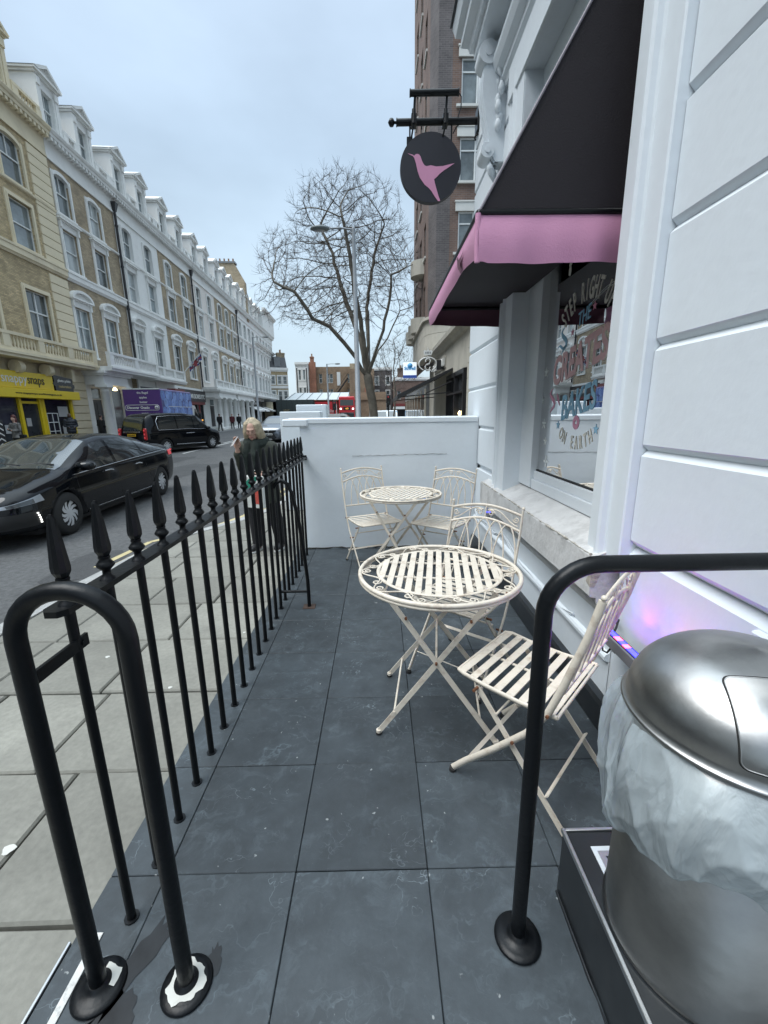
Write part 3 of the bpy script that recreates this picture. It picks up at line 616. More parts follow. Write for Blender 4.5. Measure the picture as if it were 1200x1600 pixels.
# room behind
M['backing'] = mat('added_tone_panel', (.12, .125, .12), .85, var=.15, vs=2); M['room'] = mat('shop_interior_wall', (.34, .34, .32), .9, var=.15, vs=1.5); M['shelf'] = mat('display_shelf', (.42, .40, .38), .6, var=.15)
rm = MB(); rm.quad((1.17, 3.42, .4), (2.58, 3.42, .4), (2.58, 3.42, 3.5), (1.17, 3.42, 3.5)); rm.quad((2.55, .9, .4), (2.55, 3.42, .4), (2.55, 3.42, 3.5), (2.55, .9, 3.5)); rm.quad((1.17, 1.5, .4), (2.58, 1.5, .4), (2.58, 1.5, 3.5), (1.17, 1.5, 3.5)); rm.quad((1.17, 1.5, 3.2), (2.58, 1.5, 3.2), (2.58, 3.42, 3.2), (1.17, 3.42, 3.2))
W('interior', rm, 'room', fix=False)
m = MB(); m.box(1.60, 1.63, 2.16, 3.41, .99, 3.19); W('added_tone_panel', m, 'backing')  # panel added behind the cakes to set how dark the glass looks
m = MB(); m.box(1.165, 1.64, 1.66, 3.40, .93, .989); m.box(1.61, 1.66, 1.52, 2.30, .98, 1.50); m.box(1.56, 1.70, 1.52, 2.30, 1.50, 1.525); W('display_shelf', m, 'shelf')
# window lettering
cols = dict(letcream=(.80, .78, .70), letpink=(.80, .50, .52), letblue=(.32, .60, .82), letbright=(.82, .36, .52), letwhite=(.80, .84, .84), letgrey=(.74, .72, .66))
for k_, c_ in cols.items(): M[k_] = mat(k_.replace('let', 'vinyl_'), c_, .6, var=.03)
XG = 1.2885
def arc_text(txt, yc, zc, rad, a0, a1, size, mt, nm='lettering', hscale=1.6):
    m = MB(); n = len(txt)
    for i, ch in enumerate(txt):
        if ch == ' ': continue
        a = a0+(a1-a0)*i/(n-1); t = text_mb(ch, size, .001, bold=.002)
        S = Matrix.Diagonal((.72, 1, hscale, 1))
        ang = (90-a) if rad > 0 else (-90-a); v = abs(rad)*math.sin(R(a)); u = abs(rad)*math.cos(R(a))
        t.xf(S); t.xf(Matrix.Rotation(R(ang), 4, 'Y')); t.xf(Matrix.Translation((u, 0, v))); t.xf(Matrix.Translation((XG, yc, zc)) @ RM90)
        m.add(t.v, t.f)
    return WN(nm, m, mt, fix=False)
arc_text('STEP RIGHT UP', 2.77, 1.66, .40, 132, 48, .105, 'letgrey')
def flat_text(txt, y, z, size, width, mt, tilt=0, hs=1.0, shear=0, bold=.0, slope=0):
    t = text_mb(txt, size, .001, width, bold=bold); t.xf(Matrix.Diagonal((1, 1, hs, 1)))
    Sh = Matrix.Identity(4); Sh[2][0] = slope; t.xf(Sh)
    t.xf(Matrix.Translation((XG, y, z)) @ RM90); return WN('lettering', t, mt, fix=False)
flat_text('THE', 2.78, 1.93, .10, .16, 'letblue', slope=.18, hs=1.25)
flat_text('GREATEST', 2.77, 1.645, .18, .84, 'letpink', slope=.16, hs=1.45, bold=.006)
t_ = flat_text('GREATEST', 2.765, 1.640, .18, .86, 'letcream', slope=.16, hs=1.45, bold=.001)
t_.location.x = .0008
flat_text('BAKES', 2.77, 1.375, .18, .46, 'letblue', slope=.18, hs=1.30, bold=.004)
m_ = arc_text('ON EARTH', 2.77, 1.632, -.48, -118, -62, .095, 'letcream', hscale=1.25)
def star(y, z, r, mt):
    m = MB(); P = [(XG, y+r*(1 if k % 2 == 0 else .42)*math.sin(R(36*k)), z+r*(1 if k % 2 == 0 else .42)*math.cos(R(36*k))) for k in range(10)]; m.add(P, [tuple(range(10))]); WN('star', m, mt, fix=False)
for y, z, r, mt in [(3.326, 1.684, .042, 'letwhite'), (3.04, 1.30, .036, 'letblue'), (2.503, 1.288, .036, 'letblue'), (2.66, 2.0, .028, 'letbright'), (2.93, 1.90, .028, 'letbright')]: star(y, z, r, mt)
def blob(y, z, r, mt, k, n=36, amp=.35, ring=0):
    P = []
    for i in range(n):
        a = 2*math.pi*i/n; q = r*(1-amp/2+amp/2*math.cos(k*a)); P.append((XG, y+q*math.sin(a), z+q*math.cos(a)))
    m = MB()
    if ring:
        I = [(XG, y+(p[1]-y)*ring, z+(p[2]-z)*ring) for p in P]; m.add(P+I, [(i, (i+1) % n, n+(i+1) % n, n+i) for i in range(n)])
    else: m.add(P, [tuple(range(n))])
    WN('flower', m, mt, fix=False)
blob(2.766, 1.323, .046, 'letbright', 1, amp=0, ring=.3)
for y, z, r, k in [(3.30, 1.30, .042, 5), (3.36, 1.48, .036, 5), (3.21, 1.02, .045, 4), (3.40, 1.12, .032, 3), (3.25, 1.17, .034, 5), (3.42, 1.33, .02, 3), (3.41, 1.9, .03, 4)]: blob(y, z, r, 'letwhite', k, amp=.8, ring=.25)
blob(3.045, 2.30, .03, 'letcream', 2); blob(3.045, 2.345, .022, 'letcream', 3)
def ribbon(pts, w, mt):
    m = MB(); L_ = []; 
    for i, (y, z) in enumerate(pts):
        a = pts[max(i-1, 0)]; b = pts[min(i+1, len(pts)-1)]; d = Vector((b[0]-a[0], b[1]-a[1])).normalized(); ww = w*math.sin(math.pi*(i+.3)/(len(pts)-.4)); L_ += [(XG, y-d.y*ww, z+d.x*ww), (XG, y+d.y*ww, z-d.x*ww)]
    m.add(L_, [(2*i, 2*i+1, 2*i+3, 2*i+2) for i in range(len(pts)-1)]); WN('ribbon', m, mt, fix=False)
sw = lambda y, z, s: [(y+s*.05*math.sin(t*.75)*(1-t*.03), z+.09-t*.018*s) for t in range(11)]
ribbon(sw(3.17, 1.47, 1), .016, 'letbright'); ribbon([(3.10-.01*t, 1.52-.012*t*1.2) for t in range(7)], .012, 'letbright')
ribbon(sw(3.05, 1.87, 1), .016, 'letblue'); ribbon([(3.15-.02*t, 1.83+.012*math.sin(t)) for t in range(8)], .01, 'letblue')
for dz, sl in ((0, .17), (.012, .17)):
    ribbon([(3.24-.035*t, 1.555+dz+.035*(.17*t)*.9-.012*math.sin(t*.3)) for t in range(24)], .0018, 'letwhite')
    ribbon([(2.76-.03*t, 1.99+dz+.075*math.sin(t*.16)) for t in range(14)], .0018, 'letwhite')
# cakes standing in the window
M['icing'] = mat('white_icing', (.66, .64, .60), .6, var=.08, vs=30, bump=.5, bs=60); M['cakestand'] = mat('cake_stand', (.5, .48, .46), .4, var=.1)
def cake(x, y, z, r, h, lab, top=None, tiers=None):
    t = thing('cake', lab, 'cake', (x, y, z), 0, 'iced cakes in the shop window')
    def tier(z0, rr_, hh, nm):
        prof = [(0, z0)]; nn = 9
        for i in range(nn+1): prof.append((rr_*(1+.018*(i % 2)), z0+hh*i/nn))
        prof += [(rr_*.9, z0+hh+.012), (0, z0+hh+.012)]; MB().lathe(prof, n=24, cap=False).build(nm, M['icing'], t)
    MB().lathe([(0, 0), (r*1.35, 0), (r*1.4, .008), (r*1.35, .014), (0, .016)], n=28).build('cake_stand', M['cakestand'], t)
    z0 = .016
    for rr_, hh in (tiers or [(r, h)]): tier(z0, rr_, hh, 'tier'); z0 += hh+.01
    m = MB()
    for k in range(9): m.lathe([(0, 0), (.014, .004), (.012, .016), (0, .03)], (r*.7*math.cos(k*.7), r*.7*math.sin(k*.7), z0), 8)
    m.build('piping', M['icing'], t)
    return t
cake(1.27, 2.98, .989, .070, .110, 'left drum-shaped white iced cake in the shop window')
cake(1.40, 2.98, .989, .075, .122, 'drum-shaped white iced cake behind the left one in the shop window')
cake(1.29, 2.57, .989, .095, .1, 'tall two-tier white iced cake at the right of the shop window', tiers=[(.095, .105), (.07, .105)])
pt = thing('pastry_plate', 'small plate of pastries at the far left of the shop window', 'plate', (1.23, 3.17, .989))
MB().lathe([(0, 0), (.04, 0), (.075, .03), (.078, .034), (.04, .01), (0, .01)], n=24, cap=False).build('plate', M['icing'], pt)
m = MB()
for k in range(4): m.lathe([(0, 0), (.022, .004), (.024, .016), (.01, .028), (0, .03)], (.03*math.cos(k*1.7), .03*math.sin(k*1.7), .012), 10)
M['pastry'] = mat('pastry', (.28, .15, .07), .7, var=.3, vs=30); m.build('pastry', M['pastry'], pt)

# ================================================================== awning
aw = thing('awning', 'wedge awning with black sides and pink valance over the shop window', 'awning', (1, 2.8, 2.2))
def A(name, mb, mt, **k):
    mb.v = [(p[0]-1, p[1]-2.8, p[2]-2.2) for p in mb.v]; return mb.build(name, M[mt], aw, **k)
yn, yf, xf_, zb = 1.955, 3.60, .428, 2.20; ztop = 3.29; xr = 1.05
m = MB(); m.add([(xf_, yn, zb), (xr, yn, zb), (xr, yn, ztop+.0)], [(0, 1, 2)]); m.add([(xf_, yn+.006, zb), (xr, yn+.006, zb), (xr, yn+.006, ztop)], [(0, 1, 2)]); A('side_panel', m, 'pinkdark', fix=False)
m = MB(); m.add([(xf_, yf, zb), (xr, yf, zb), (xr, yf, ztop)], [(0, 1, 2)]); A('side_panel', m, 'pinkdark', fix=False)
m = MB(); m.add([(xf_, yn, zb), (xf_, yf, zb), (xr, yf, ztop), (xr, yn, ztop), (xf_+.006, yn, zb-.002), (xf_+.006, yf, zb-.002), (xr, yf, ztop-.01), (xr, yn, ztop-.01)], [(0, 1, 2, 3), (4, 5, 6, 7)]); A('canvas_top', m, 'pinkdark', fix=False)
M['piping'] = mat('grey_piping', (.25, .23, .26), .6, var=0)
m = MB(); m.tube([(xf_, yn-.002, zb), (xr, yn-.002, ztop)], .006, 6); A('piping', m, 'piping')
# valance: three hanging cloths with slight waves and a scooped hem where they meet
def cloth(P0, P1, d0, d1, name, mt, n=28, wav=.008, seed=0, hem=None):
    P0, P1 = Vector(P0), Vector(P1); d = (P1-P0).normalized(); nr = Vector((d.y, -d.x, 0)); vs = []; nv = 8
    for i in range(n+1):
        t = i/n; drop = d0+(d1-d0)*t
        if hem: drop = hem(t)
        for j in range(nv+1):
            s_ = j/nv; off = wav*s_*(math.sin(t*9+seed)+.5*math.sin(t*23+seed*2))+.012*math.sin(s_*math.pi)
            vs.append(P0+(P1-P0)*t+nr*off+Vector((0, 0, -drop*s_)))
    m = MB(); m.add(vs, [(i*(nv+1)+j, (i+1)*(nv+1)+j, (i+1)*(nv+1)+j+1, i*(nv+1)+j+1) for i in range(n) for j in range(nv)], 0, True); return A(name, m, mt, fix=False)
cloth((xf_, yn, zb), (xr, yn, zb), .19, .19, 'valance', 'pink', seed=1, hem=lambda t: .19 if t > .04 else .185)
cloth((xf_, yf, zb), (xf_, yn, zb), .115, .19, 'valance', 'pink', seed=4, wav=.004, hem=lambda t: .125+.015*math.sin(t*5)+.06*max(0, (t-.72)/.28)**1.5)
cloth((xr, yf, zb), (xf_, yf, zb), .14, .12, 'valance', 'maroon', seed=2)
m = MB(); m.tube([(xf_, yn, zb), (xf_, yf, zb)], .012, 8); m.tube([(xf_, yn, zb), (xr, yn, zb)], .012, 8); m.tube([(xf_, yf, zb), (xr, yf, zb)], .012, 8); m.tube([(xf_, 2.8, zb), (xr, 2.8, ztop-.2)], .010, 8); A('frame', m, 'iron')
m = MB(); m.tube([(xf_-.002, yn-.002, zb-.005), (xf_-.004, yn-.003, zb-.10), (xf_, yn, zb-.186)], .012, 8); A('valance_corner', m, 'pink')
m = MB(); m.quad((xf_, yn, zb+.012), (xr, yn, zb+.012), (xr, yf, zb+.012), (xf_, yf, zb+.012)); A('lining', m, 'pinkdark', fix=False)
BIRD = [(-.78, .475), (-.60, .435), (-.555, .40), (-.53, .43), (-.49, .452), (-.44, .455), (-.39, .44), (-.345, .385), (-.30, .27), (-.255, .19), (-.20, .125), (-.13, .105), (0, .13), (.06, .12), (.18, .095), (.40, .105), (.62, .15), (.80, .185), (.66, .10), (.45, -.02), (.30, -.12), (.22, -.20), (.12, -.275), (.15, -.40), (.20, -.55), (.28, -.78), (.335, -.90), (.31, -.925), (.26, -.915), (.16, -.80), (.04, -.63), (-.06, -.53), (-.20, -.43), (-.36, -.23), (-.44, -.03), (-.50, .20), (-.55, .34), (-.60, .395), (-.66, .42)]
def bird_fill(fn):   # fan-free fill of the concave outline
    from mathutils.geometry import tessellate_polygon
    m = MB(); m.add([fn(u, v) for u, v in BIRD], [tuple(t) for t in tessellate_polygon([[Vector((u, v, 0)) for u, v in BIRD]])]); return m
m = bird_fill(lambda u, v: (xf_-.016, 2.28-u*.13, 2.125+v*.075)); 
A('bird_emblem', m, 'maroon', fix=False)

# ================================================================== projecting sign
ps = thing('hanging_sign', 'round black projecting sign with a pink hummingbird on an iron arm', 'sign', (1.0, 4.72, 4.10))
def S(name, mb, mt, par=ps, **k):
    mb.v = [(p[0]-1, p[1]-4.72, p[2]-4.10) for p in mb.v]; return mb.build(name, M[mt], par, **k)
SC = (.545, 4.72, 3.705); SR = .295
m = MB(); m.lathe([(0, -.03), (SR, -.03), (SR, .03), (0, .03)], n=64, cap=False, smooth=False).xf(Matrix.Translation(SC) @ Matrix.Rotation(R(90), 4, 'X')); dsk = S('disc', m, 'signblack')
M['rimwhite'] = mat('sign_edge', (.6, .6, .62), .5, var=0)
m = bird_fill(lambda u, v: (SC[0]+u*SR*.98, SC[1]-.0335, SC[2]-.02+v*SR*.98)); S('bird_emblem', m, 'pinkpaint', fix=False)
m = MB(); m.tube([(.225, 4.72, 4.09), (1.0, 4.72, 4.10)], .030, 16); m.lathe([(.0, -.034), (.02, -.028), (.034, 0), (.02, .028), (0, .034)], (.17, 4.72, 4.09), 14); m.tube([(.19, 4.72, 4.09), (.23, 4.72, 4.09)], .012, 8)
m.tube([(.215, 4.72, 4.09), (.225, 4.72, 4.09)], .034, 16); m.box(.98, 1.0, 4.66, 4.78, 4.0, 4.2, bev=.006); S('arm', m, 'iron')
m = MB(); m.tube([(.345, 4.66, 4.285), (.79, 4.66, 4.29)], .027, 16); m.tube([(.338, 4.66, 4.285), (.348, 4.66, 4.285)], .032, 16); m.tube([(.787, 4.66, 4.29), (.797, 4.66, 4.29)], .032, 16); S('lamp_bar', m, 'iron')
for x0 in (.39, .69):
    m = MB(); m.tube([(x0, 4.68, 4.27), (x0-.005, 4.70, 4.18), (x0-.01, 4.68, 4.12)], .012, 8); m.tube([(x0-.01, 4.68, 4.17), (x0-.012, 4.67, 4.05)], .020, 8); m.tube([(x0-.012, 4.67, 4.05), (x0-.03, 4.69, 3.96)], .009, 8); m.box(x0-.035, x0+.015, 4.66, 4.76, 4.055, 4.13); S('lamp_hook', m, 'iron')
m = MB(); m.tube([(.80, 4.67, 4.29), (.825, 4.68, 4.27), (.825, 4.69, 4.19), (.80, 4.70, 4.12)], .005, 6); m.tube([(.84, 4.72, 4.09), (.79, 4.72, 4.05), (.76, 4.72, 4.0)], .006, 6)
S('lamp_hook', m, 'iron')
m = MB(); m.tube([(.345, 4.72, 4.08), (.345, 4.72, 3.90)], .008, 8); m.tube([(.745, 4.72, 4.08), (.745, 4.72, 3.90)], .008, 8); m.box(.315, .37, 4.70, 4.74, 3.90, 3.965); S('hanger', m, 'iron')
# screw hook under the wall plate
S('hook', MB().tube([(1.0, 4.70, 3.98), (.975, 4.70, 3.975), (.965, 4.70, 3.95), (.975, 4.70, 3.93)], .008, 6), 'iron')
# ================================================================== bistro tables
def vis_scroll(c, ax, ay, r, turns=1.2, n=14, flip=1):
    return [c+ax*(r*(1-t/n*.75)*math.cos(flip*2*math.pi*turns*t/n))+ay*(r*(1-t/n*.75)*math.sin(flip*2*math.pi*turns*t/n)) for t in range(n+1)]
def table(name, loc, rz, label):
    t = thing(name, label, 'table', loc, rz, 'folding bistro tables on the terrace')
    RO, RI, Z = .355, .272, .71
    m = MB(); c64 = [2*math.pi*k/64 for k in range(64)]
    m.tube([(RO*math.cos(a), RO*math.sin(a), Z-.007) for a in c64], .0095, 8, closed=True); m.tube([(RO*math.cos(a), RO*math.sin(a), Z-.022) for a in c64], .0075, 8, closed=True); m.build('outer_rim', M['cream'], t)
    m = MB(); m.tube([(RI*math.cos(a), RI*math.sin(a), Z-.004) for a in c64], .010, 6, closed=True, sq=(.35, 1), up=(0, 0, 1)); m.build('inner_ring', M['cream'], t)
    n = 13; p = 2*RI/(n+.25)
    for k in range(n):
        x = -RI+p*(k+.62); h = math.sqrt(max(RI**2-x**2, 0))-.002; m = MB(); m.box(-.0135, .0135, -h, h, -.003, .0, bev=.0009)
        m.build('slat', M['cream'], t, (x, 0, Z), fix=False)
    m = MB()
    for y in (-.09, .09): MB().bar((-math.sqrt(RI**2-y*y), y, Z-.006), (math.sqrt(RI**2-y*y), y, Z-.006), .012, .005, (0, 1, 0)).build('cross_bar', M['cream'], t)
    m = MB(); ns = 10
    for k in range(ns):   # running S scrolls in the border
        a0 = 2*math.pi*k/ns; pts = []
        for s in range(17):
            q = s/16; a = a0+(q-.05)*2*math.pi/ns*1.0; rr_ = (RO+RI)/2+(.034*math.sin(2*math.pi*q)); pts.append((rr_*math.cos(a), rr_*math.sin(a), Z-.006))
        m.tube(pts, .0035, 6)
        for sg, q in ((1, .16), (-1, .86)):
            a = a0+q*2*math.pi/ns; rr_ = (RO+RI)/2+sg*.010; c = Vector((rr_*math.cos(a), rr_*math.sin(a), Z-.006)); ax = Vector((math.cos(a), math.sin(a), 0)); ay = Vector((-math.sin(a), math.cos(a), 0))
            m.tube(vis_scroll(c, ax*sg, ay, .021, 1.3, 14, 1), .0032, 6)
    m.build('scroll_border', M['cream'], t)
    # crossed legs: two X frames joined by rods, each leg a flat bar with a foot
    for y, sg in ((-.215, 1), (.215, -1)):
        for d in (1, -1):
            foot = (-d*.255, y, .012); top = (d*.235, y*.80, Z-.03); off = .004*d*sg
            m = MB(); m.bar((foot[0], foot[1]+off, foot[2]), (top[0], top[1]+off, top[2]), .022, .006, (1, 0, 0)); m.tube([(foot[0], y+off, .004), (foot[0], y+off, .022)], .012, 10)
            l = m.build('leg', M['cream'], t)
            MB().tube([(foot[0], y+off, 0), (foot[0], y+off, .010)], .0135, 10).build('foot_cap', M['rubber'], l)
    m = MB()
    m.tube([(-.005, -.195, .365), (-.005, .195, .365)], .0055, 8); m.tube([(-.185, -.213, .115), (-.185, .213, .115)], .005, 8); m.tube([(.185, -.213, .115), (.185, .213, .115)], .005, 8)
    m.tube([(.225, -.17, Z-.05), (.225, .17, Z-.05)], .005, 8); m.tube([(-.225, -.17, Z-.05), (-.225, .17, Z-.05)], .005, 8); m.build('tie_rod', M['cream'], t)
    m = MB()
    for x, y, z in ((-.005, -.205, .365), (-.005, .205, .365), (-.135, -.19, .56), (.135, -.19, .56), (-.135, .19, .56)): m.tube([(x, y-.007, z), (x, y+.007, z)], .0055, 8)
    m.build('rivets', M['rust'], t, kind='stuff'); return t
T1 = table('bistro_table', (.262, 1.765, 0), R(-8), 'near cream round bistro table with slatted top behind the right handrail')
T2 = table('bistro_table', (.187, 3.63, 0), R(-30), 'far cream round bistro table close to the end wall')

# ================================================================== chairs  (local: +y is the way the sitter faces)
def chair_parts(t):
    HW, SD, SZ = .195, .19, .45
    # seat frame: curved front and back rails with slats across
    m = MB()
    for s in (-1, 1):
        pts = [(s*HW, -SD, SZ-.004), (s*HW, -.06, SZ-.012), (s*HW, .08, SZ-.010), (s*HW, SD-.03, SZ-.002), (s*(HW-.012), SD, SZ-.004)]
        m.tube(pts, .0095, 6, sq=(1.0, .5), up=(0, 0, 1))
    m.tube([(-HW, -SD, SZ-.004), (HW, -SD, SZ-.004)], .006, 6); m.tube([(-HW+.012, SD, SZ-.004), (HW-.012, SD, SZ-.004)], .006, 6)
    m.build('seat_frame', M['cream'], t)
    n = 8
    for k in range(n):
        y = -SD+.024+k*(2*SD-.045)/(n-1); u = (y+SD)/(2*SD); z = SZ+.002-.009*math.sin(math.pi*min(1, u*1.05))
        m = MB(); m.box(-HW+.002, HW-.002, -.0145, .0145, -.0028, 0, bev=.0008); m.build('seat_slat', M['cream'], t, (0, y, z), fix=False)
    m = MB(); m.bar((0, -SD+.01, SZ-.014), (0, SD-.01, SZ-.014), .012, .004, (1, 0, 0)); m.build('seat_support', M['cream'], t)
    # legs: each back post runs to a front foot, each seat leg to a rear foot
    for s in (-1, 1):
        x = s*(HW+.012)
        pts = [(x, -.285, .885), (x, -.257, .76), (x, -.205, .58), (x, -.165, .46), (x, -.10, .345), (x, .02, .205), (x, .13, .085), (x, .185, .018)]
        m = MB(); m.tube(pts, .0118, 6, sq=(1.15, .45), up=(0, 1, 0)); m.lathe([(0, -.006), (.008, -.003), (.010, .003), (.006, .009), (0, .011)], (x, -.287, .892), 8)
        p = m.build('leg', M['cream'], t); MB().tube([(x, .188, 0), (x, .186, .014)], .0135, 10).build('foot_cap', M['rubber'], p)
        x2 = s*(HW-.006); m = MB(); m.bar((x2, .105, SZ-.03), (x2, -.252, .012), .020, .006, (0, 1, 0)); p = m.build('leg', M['cream'], t)
        MB().tube([(x2, -.253, 0), (x2, -.251, .014)], .0125, 10).build('foot_cap', M['rubber'], p)
    MB().bar((-HW, .118, .10), (HW, .118, .10), .016, .004, (0, 1, 1)).build('cross_bar', M['cream'], t); MB().bar((-HW, -.178, .13), (HW, -.178, .13), .016, .004, (0, 1, -1)).build('cross_bar', M['cream'], t); MB().tube([(-HW, .02, .345), (HW, .02, .345)], .005, 6).build('cross_bar', M['cream'], t)
    m = MB()
    for s in (-1, 1):
        for y, z in ((-.055, .285), (.10, SZ-.035), (-.165, SZ)): m.tube([(s*(HW+.024), y, z), (s*(HW-.012), y, z)], .0058, 8)
    m.build('rivets', M['rust'], t, kind='stuff')
    # back: plane leaning through the posts
    def bp(u, z): return Vector((u*(HW+.012), -.255-(z-.78)*.235 if z > .58 else -.205, z))
    m = MB(); N = 16
    m.tube([bp(-1+2*i/N, .856+.035*math.sin(math.pi*i/N)) for i in range(N+1)], .0085, 6, sq=(1, .6), up=(0, 0, 1)); m.build('back_rail', M['cream'], t); m = MB()
    m.tube([bp(-1+2*i/N, .774+.045*math.sin(math.pi*i/N)) for i in range(N+1)], .0080, 6, sq=(1, .6), up=(0, 0, 1))
    m.build('back_rail', M['cream'], t); MB().tube([bp(-1, .555), bp(1, .555)], .0075, 6).build('back_rail', M['cream'], t)
    m = MB()
    for a, b in ((-1.0, -.32), (-.68, .0), (-.36, .36), (0, .68), (.32, 1.0)):   # interlacing pointed arches
        c = (a+b)/2; h = .774+.045*math.cos(c*1.3)-.002; wv = []
        for i in range(13):
            q = i/12; u = a+(b-a)*q; z = .56+(h-.56)*(math.sin(math.pi*q)**.55); wv.append(bp(u, z))
        m.tube(wv, .0042, 6)
    m.build('back_arches', M['cream'], t)
    m = MB()
    for s in (-1, 1):
        pts = []
        for i in range(17):
            q = i/16; pts.append(bp(s*(.06+.86*q), .866-.03*q+.018*math.sin(q*math.pi*1.6)-.02*q))
        m.tube(pts, .0035, 6)
        ax, ay = Vector((s, 0, 0)), Vector((0, 0, 1))
        m.tube(vis_scroll(bp(s*.17, .850), ax, ay, .020, 1.35), .0033, 6); m.tube(vis_scroll(bp(s*.86, .832), -ax, -ay, .018, 1.35), .0033, 6)
    m.tube([bp(0, .89), bp(0, .818)], .0035, 6); m.build('back_scrolls', M['cream'], t)
def place_chair(src, x, y, fx, fy, label):
    rz = math.atan2(-fx, fy); g = 'folding bistro chairs on the terrace'
    if src is None:
        t = thing('bistro_chair', label, 'chair', (x, y, 0), rz, g); chair_parts(t); return t
    t = copy_tree(src); t.location = (x, y, 0); t.rotation_euler = (0, 0, rz); t['label'] = label; return t
c0 = place_chair(None, .554, 1.404, -.718, .696, 'nearest cream bistro chair, turned in to the near table behind the handrail')
place_chair(c0, .425, 2.055, -.62, -.785, 'cream bistro chair half hidden behind the near round table')
place_chair(c0, -.055, 3.72, .40, -.917, 'left of the two cream bistro chairs against the end wall')
place_chair(c0, .535, 3.60, -.60, -.80, 'right of the two cream bistro chairs against the end wall')

# ================================================================== entrance step, bin, LED light
bs = thing('entrance_step', 'raised black entrance step with aluminium edging under the steel bin', 'step', (.515, .955, 0))
m = MB(); m.box(0, 1.0, -2.6, 0, .0, .214, bev=.003); m.build('riser', M['blackgloss'], bs)
m = MB(); m.box(-.004, .006, -2.6, .003, .210, .224, bev=.0015); m.box(.006, 1.0, -.004, .004, .214, .221, bev=.0015); m.build('edge_trim', M['alu'], bs)
m = MB(); m.box(.058, .30, -.30, -.047, .214, .2165); m.build('mat_frame', M['whitesmooth'], bs)
m = MB(); m.box(.070, .295, -.29, -.060, .2165, .2175); m.build('mat_inset', M['alu'], bs)
m = MB(); m.add([(.085, -.075, .2185), (.19, -.08, .2185), (.15, -.13, .2185), (.12, -.17, .2185)], [(0, 1, 2, 3)]); m.build('mat_pattern', M['blackgloss'], bs, fix=False)
m = MB(); m.lathe([(.006, 0), (.004, .002), (0, .002)], (.165, -.022, .214), 10); m.build('screw', M['rust'], bs)
rr = random.Random(5); m = MB(); pts = [(-.004, -.01-i*.04, .002) for i in range(30)]; m.tube(pts, [rr.uniform(.001, .006) for _ in pts], 5); m.build('sealant_bead', M['sealant'], bs)

bn = thing('steel_bin', 'round brushed steel litter bin with domed swing lid on the entrance step', 'bin', (.715, .712, .214))
m = MB(); m.lathe([(0, 0), (.180, 0), (.188, .003), (.188, .012), (.184, .016), (.184, .60), (.178, .60), (.178, .3)], n=72); m.build('body', M['steel'], bn)
# dome lid with the flap opening and flap
lid = MB(); prof = [(.204, 0), (.207, .003), (.204, .007), (.199, .010)]+[(.197*math.cos(R(a)), .012+.150*math.sin(R(a))) for a in range(4, 90, 4)]+[(0, .162)]
lid.lathe(prof, n=96); lidz = .578
lid.xf(Matrix.Translation((0, 0, lidz))).build('lid', M['steel'], bn)
def dome(a, e, k=0):   # azimuth, elevation parameter (deg) -> point on the dome
    r = (.197+k)*math.cos(R(e)); return Vector((r*math.cos(R(a)), r*math.sin(R(a)), lidz+.012+(.150+k)*math.sin(R(e))))
fa0, fa1, fe0, fe1 = -98, -40, 15, 62
FC = -118
def flap_pt(u, v, k):   # u -1..1 across, v 0..1 up : a rounded rectangle wrapped on the dome facing azimuth FC
    cx, cy = math.cos(R(FAZ)), math.sin(R(FAZ)); w = .105*u; h = -.145+.235*v
    # direction in dome-normalised space: tilt axis
    d = Vector((cx, cy, 0)); s_ = Vector((-cy, cx, 0)); el = 8+56*v
    base = d*math.cos(R(el))+Vector((0, 0, math.sin(R(el)))); p = base+s_*u*.46; p.normalize()
    return Vector((p.x*(.197+k), p.y*(.197+k), lidz+.012+p.z*(.150+k)))
FAZ = -106
def rr_outline(nseg, inset):
    P = []; r = .16; A_, B_ = 1-inset, 1-inset
    for cx_, cy_, a0 in ((A_-r, B_-r*1.0, 0), (-A_+r, B_-r, 90), (-A_+r, -B_+r, 180), (A_-r, -B_+r, 270)):
        for i in range(nseg+1): a = R(a0+90*i/nseg); P.append((cx_+r*math.cos(a), cy_+r*math.sin(a)))
        # straight runs subdivided for curvature
    Q = []
    for i in range(len(P)):
        a, b = P[i], P[(i+1) % len(P)]; L_ = math.hypot(b[0]-a[0], b[1]-a[1]); k = max(1, int(L_/.12))
        for j in range(k): Q.append((a[0]+(b[0]-a[0])*j/k, a[1]+(b[1]-a[1])*j/k))
    return Q
O = rr_outline(5, 0); pts = [flap_pt(u, (v+1)/2, .0012) for u, v in O]
m = MB(); m.tube(pts, .0016, 5, closed=True); m.build('flap_gap', M['gasket'], bn)
I = rr_outline(5, .022); m = MB(); rings = []
for s in range(9):
    q = 1-s/8; rings.append([flap_pt(u*q, (v*q+1)/2, .0022) for u, v in I])
vs = sum(rings, []); nI = len(I); m.add(vs, [(s*nI+i, s*nI+(i+1) % nI, (s+1)*nI+(i+1) % nI, (s+1)*nI+i) for s in range(8) for i in range(nI)], 0, True)
m.tube([flap_pt(u, (v+1)/2, .0022) for u, v in I], .0011, 6, closed=True); m.build('flap', M['steel'], bn)
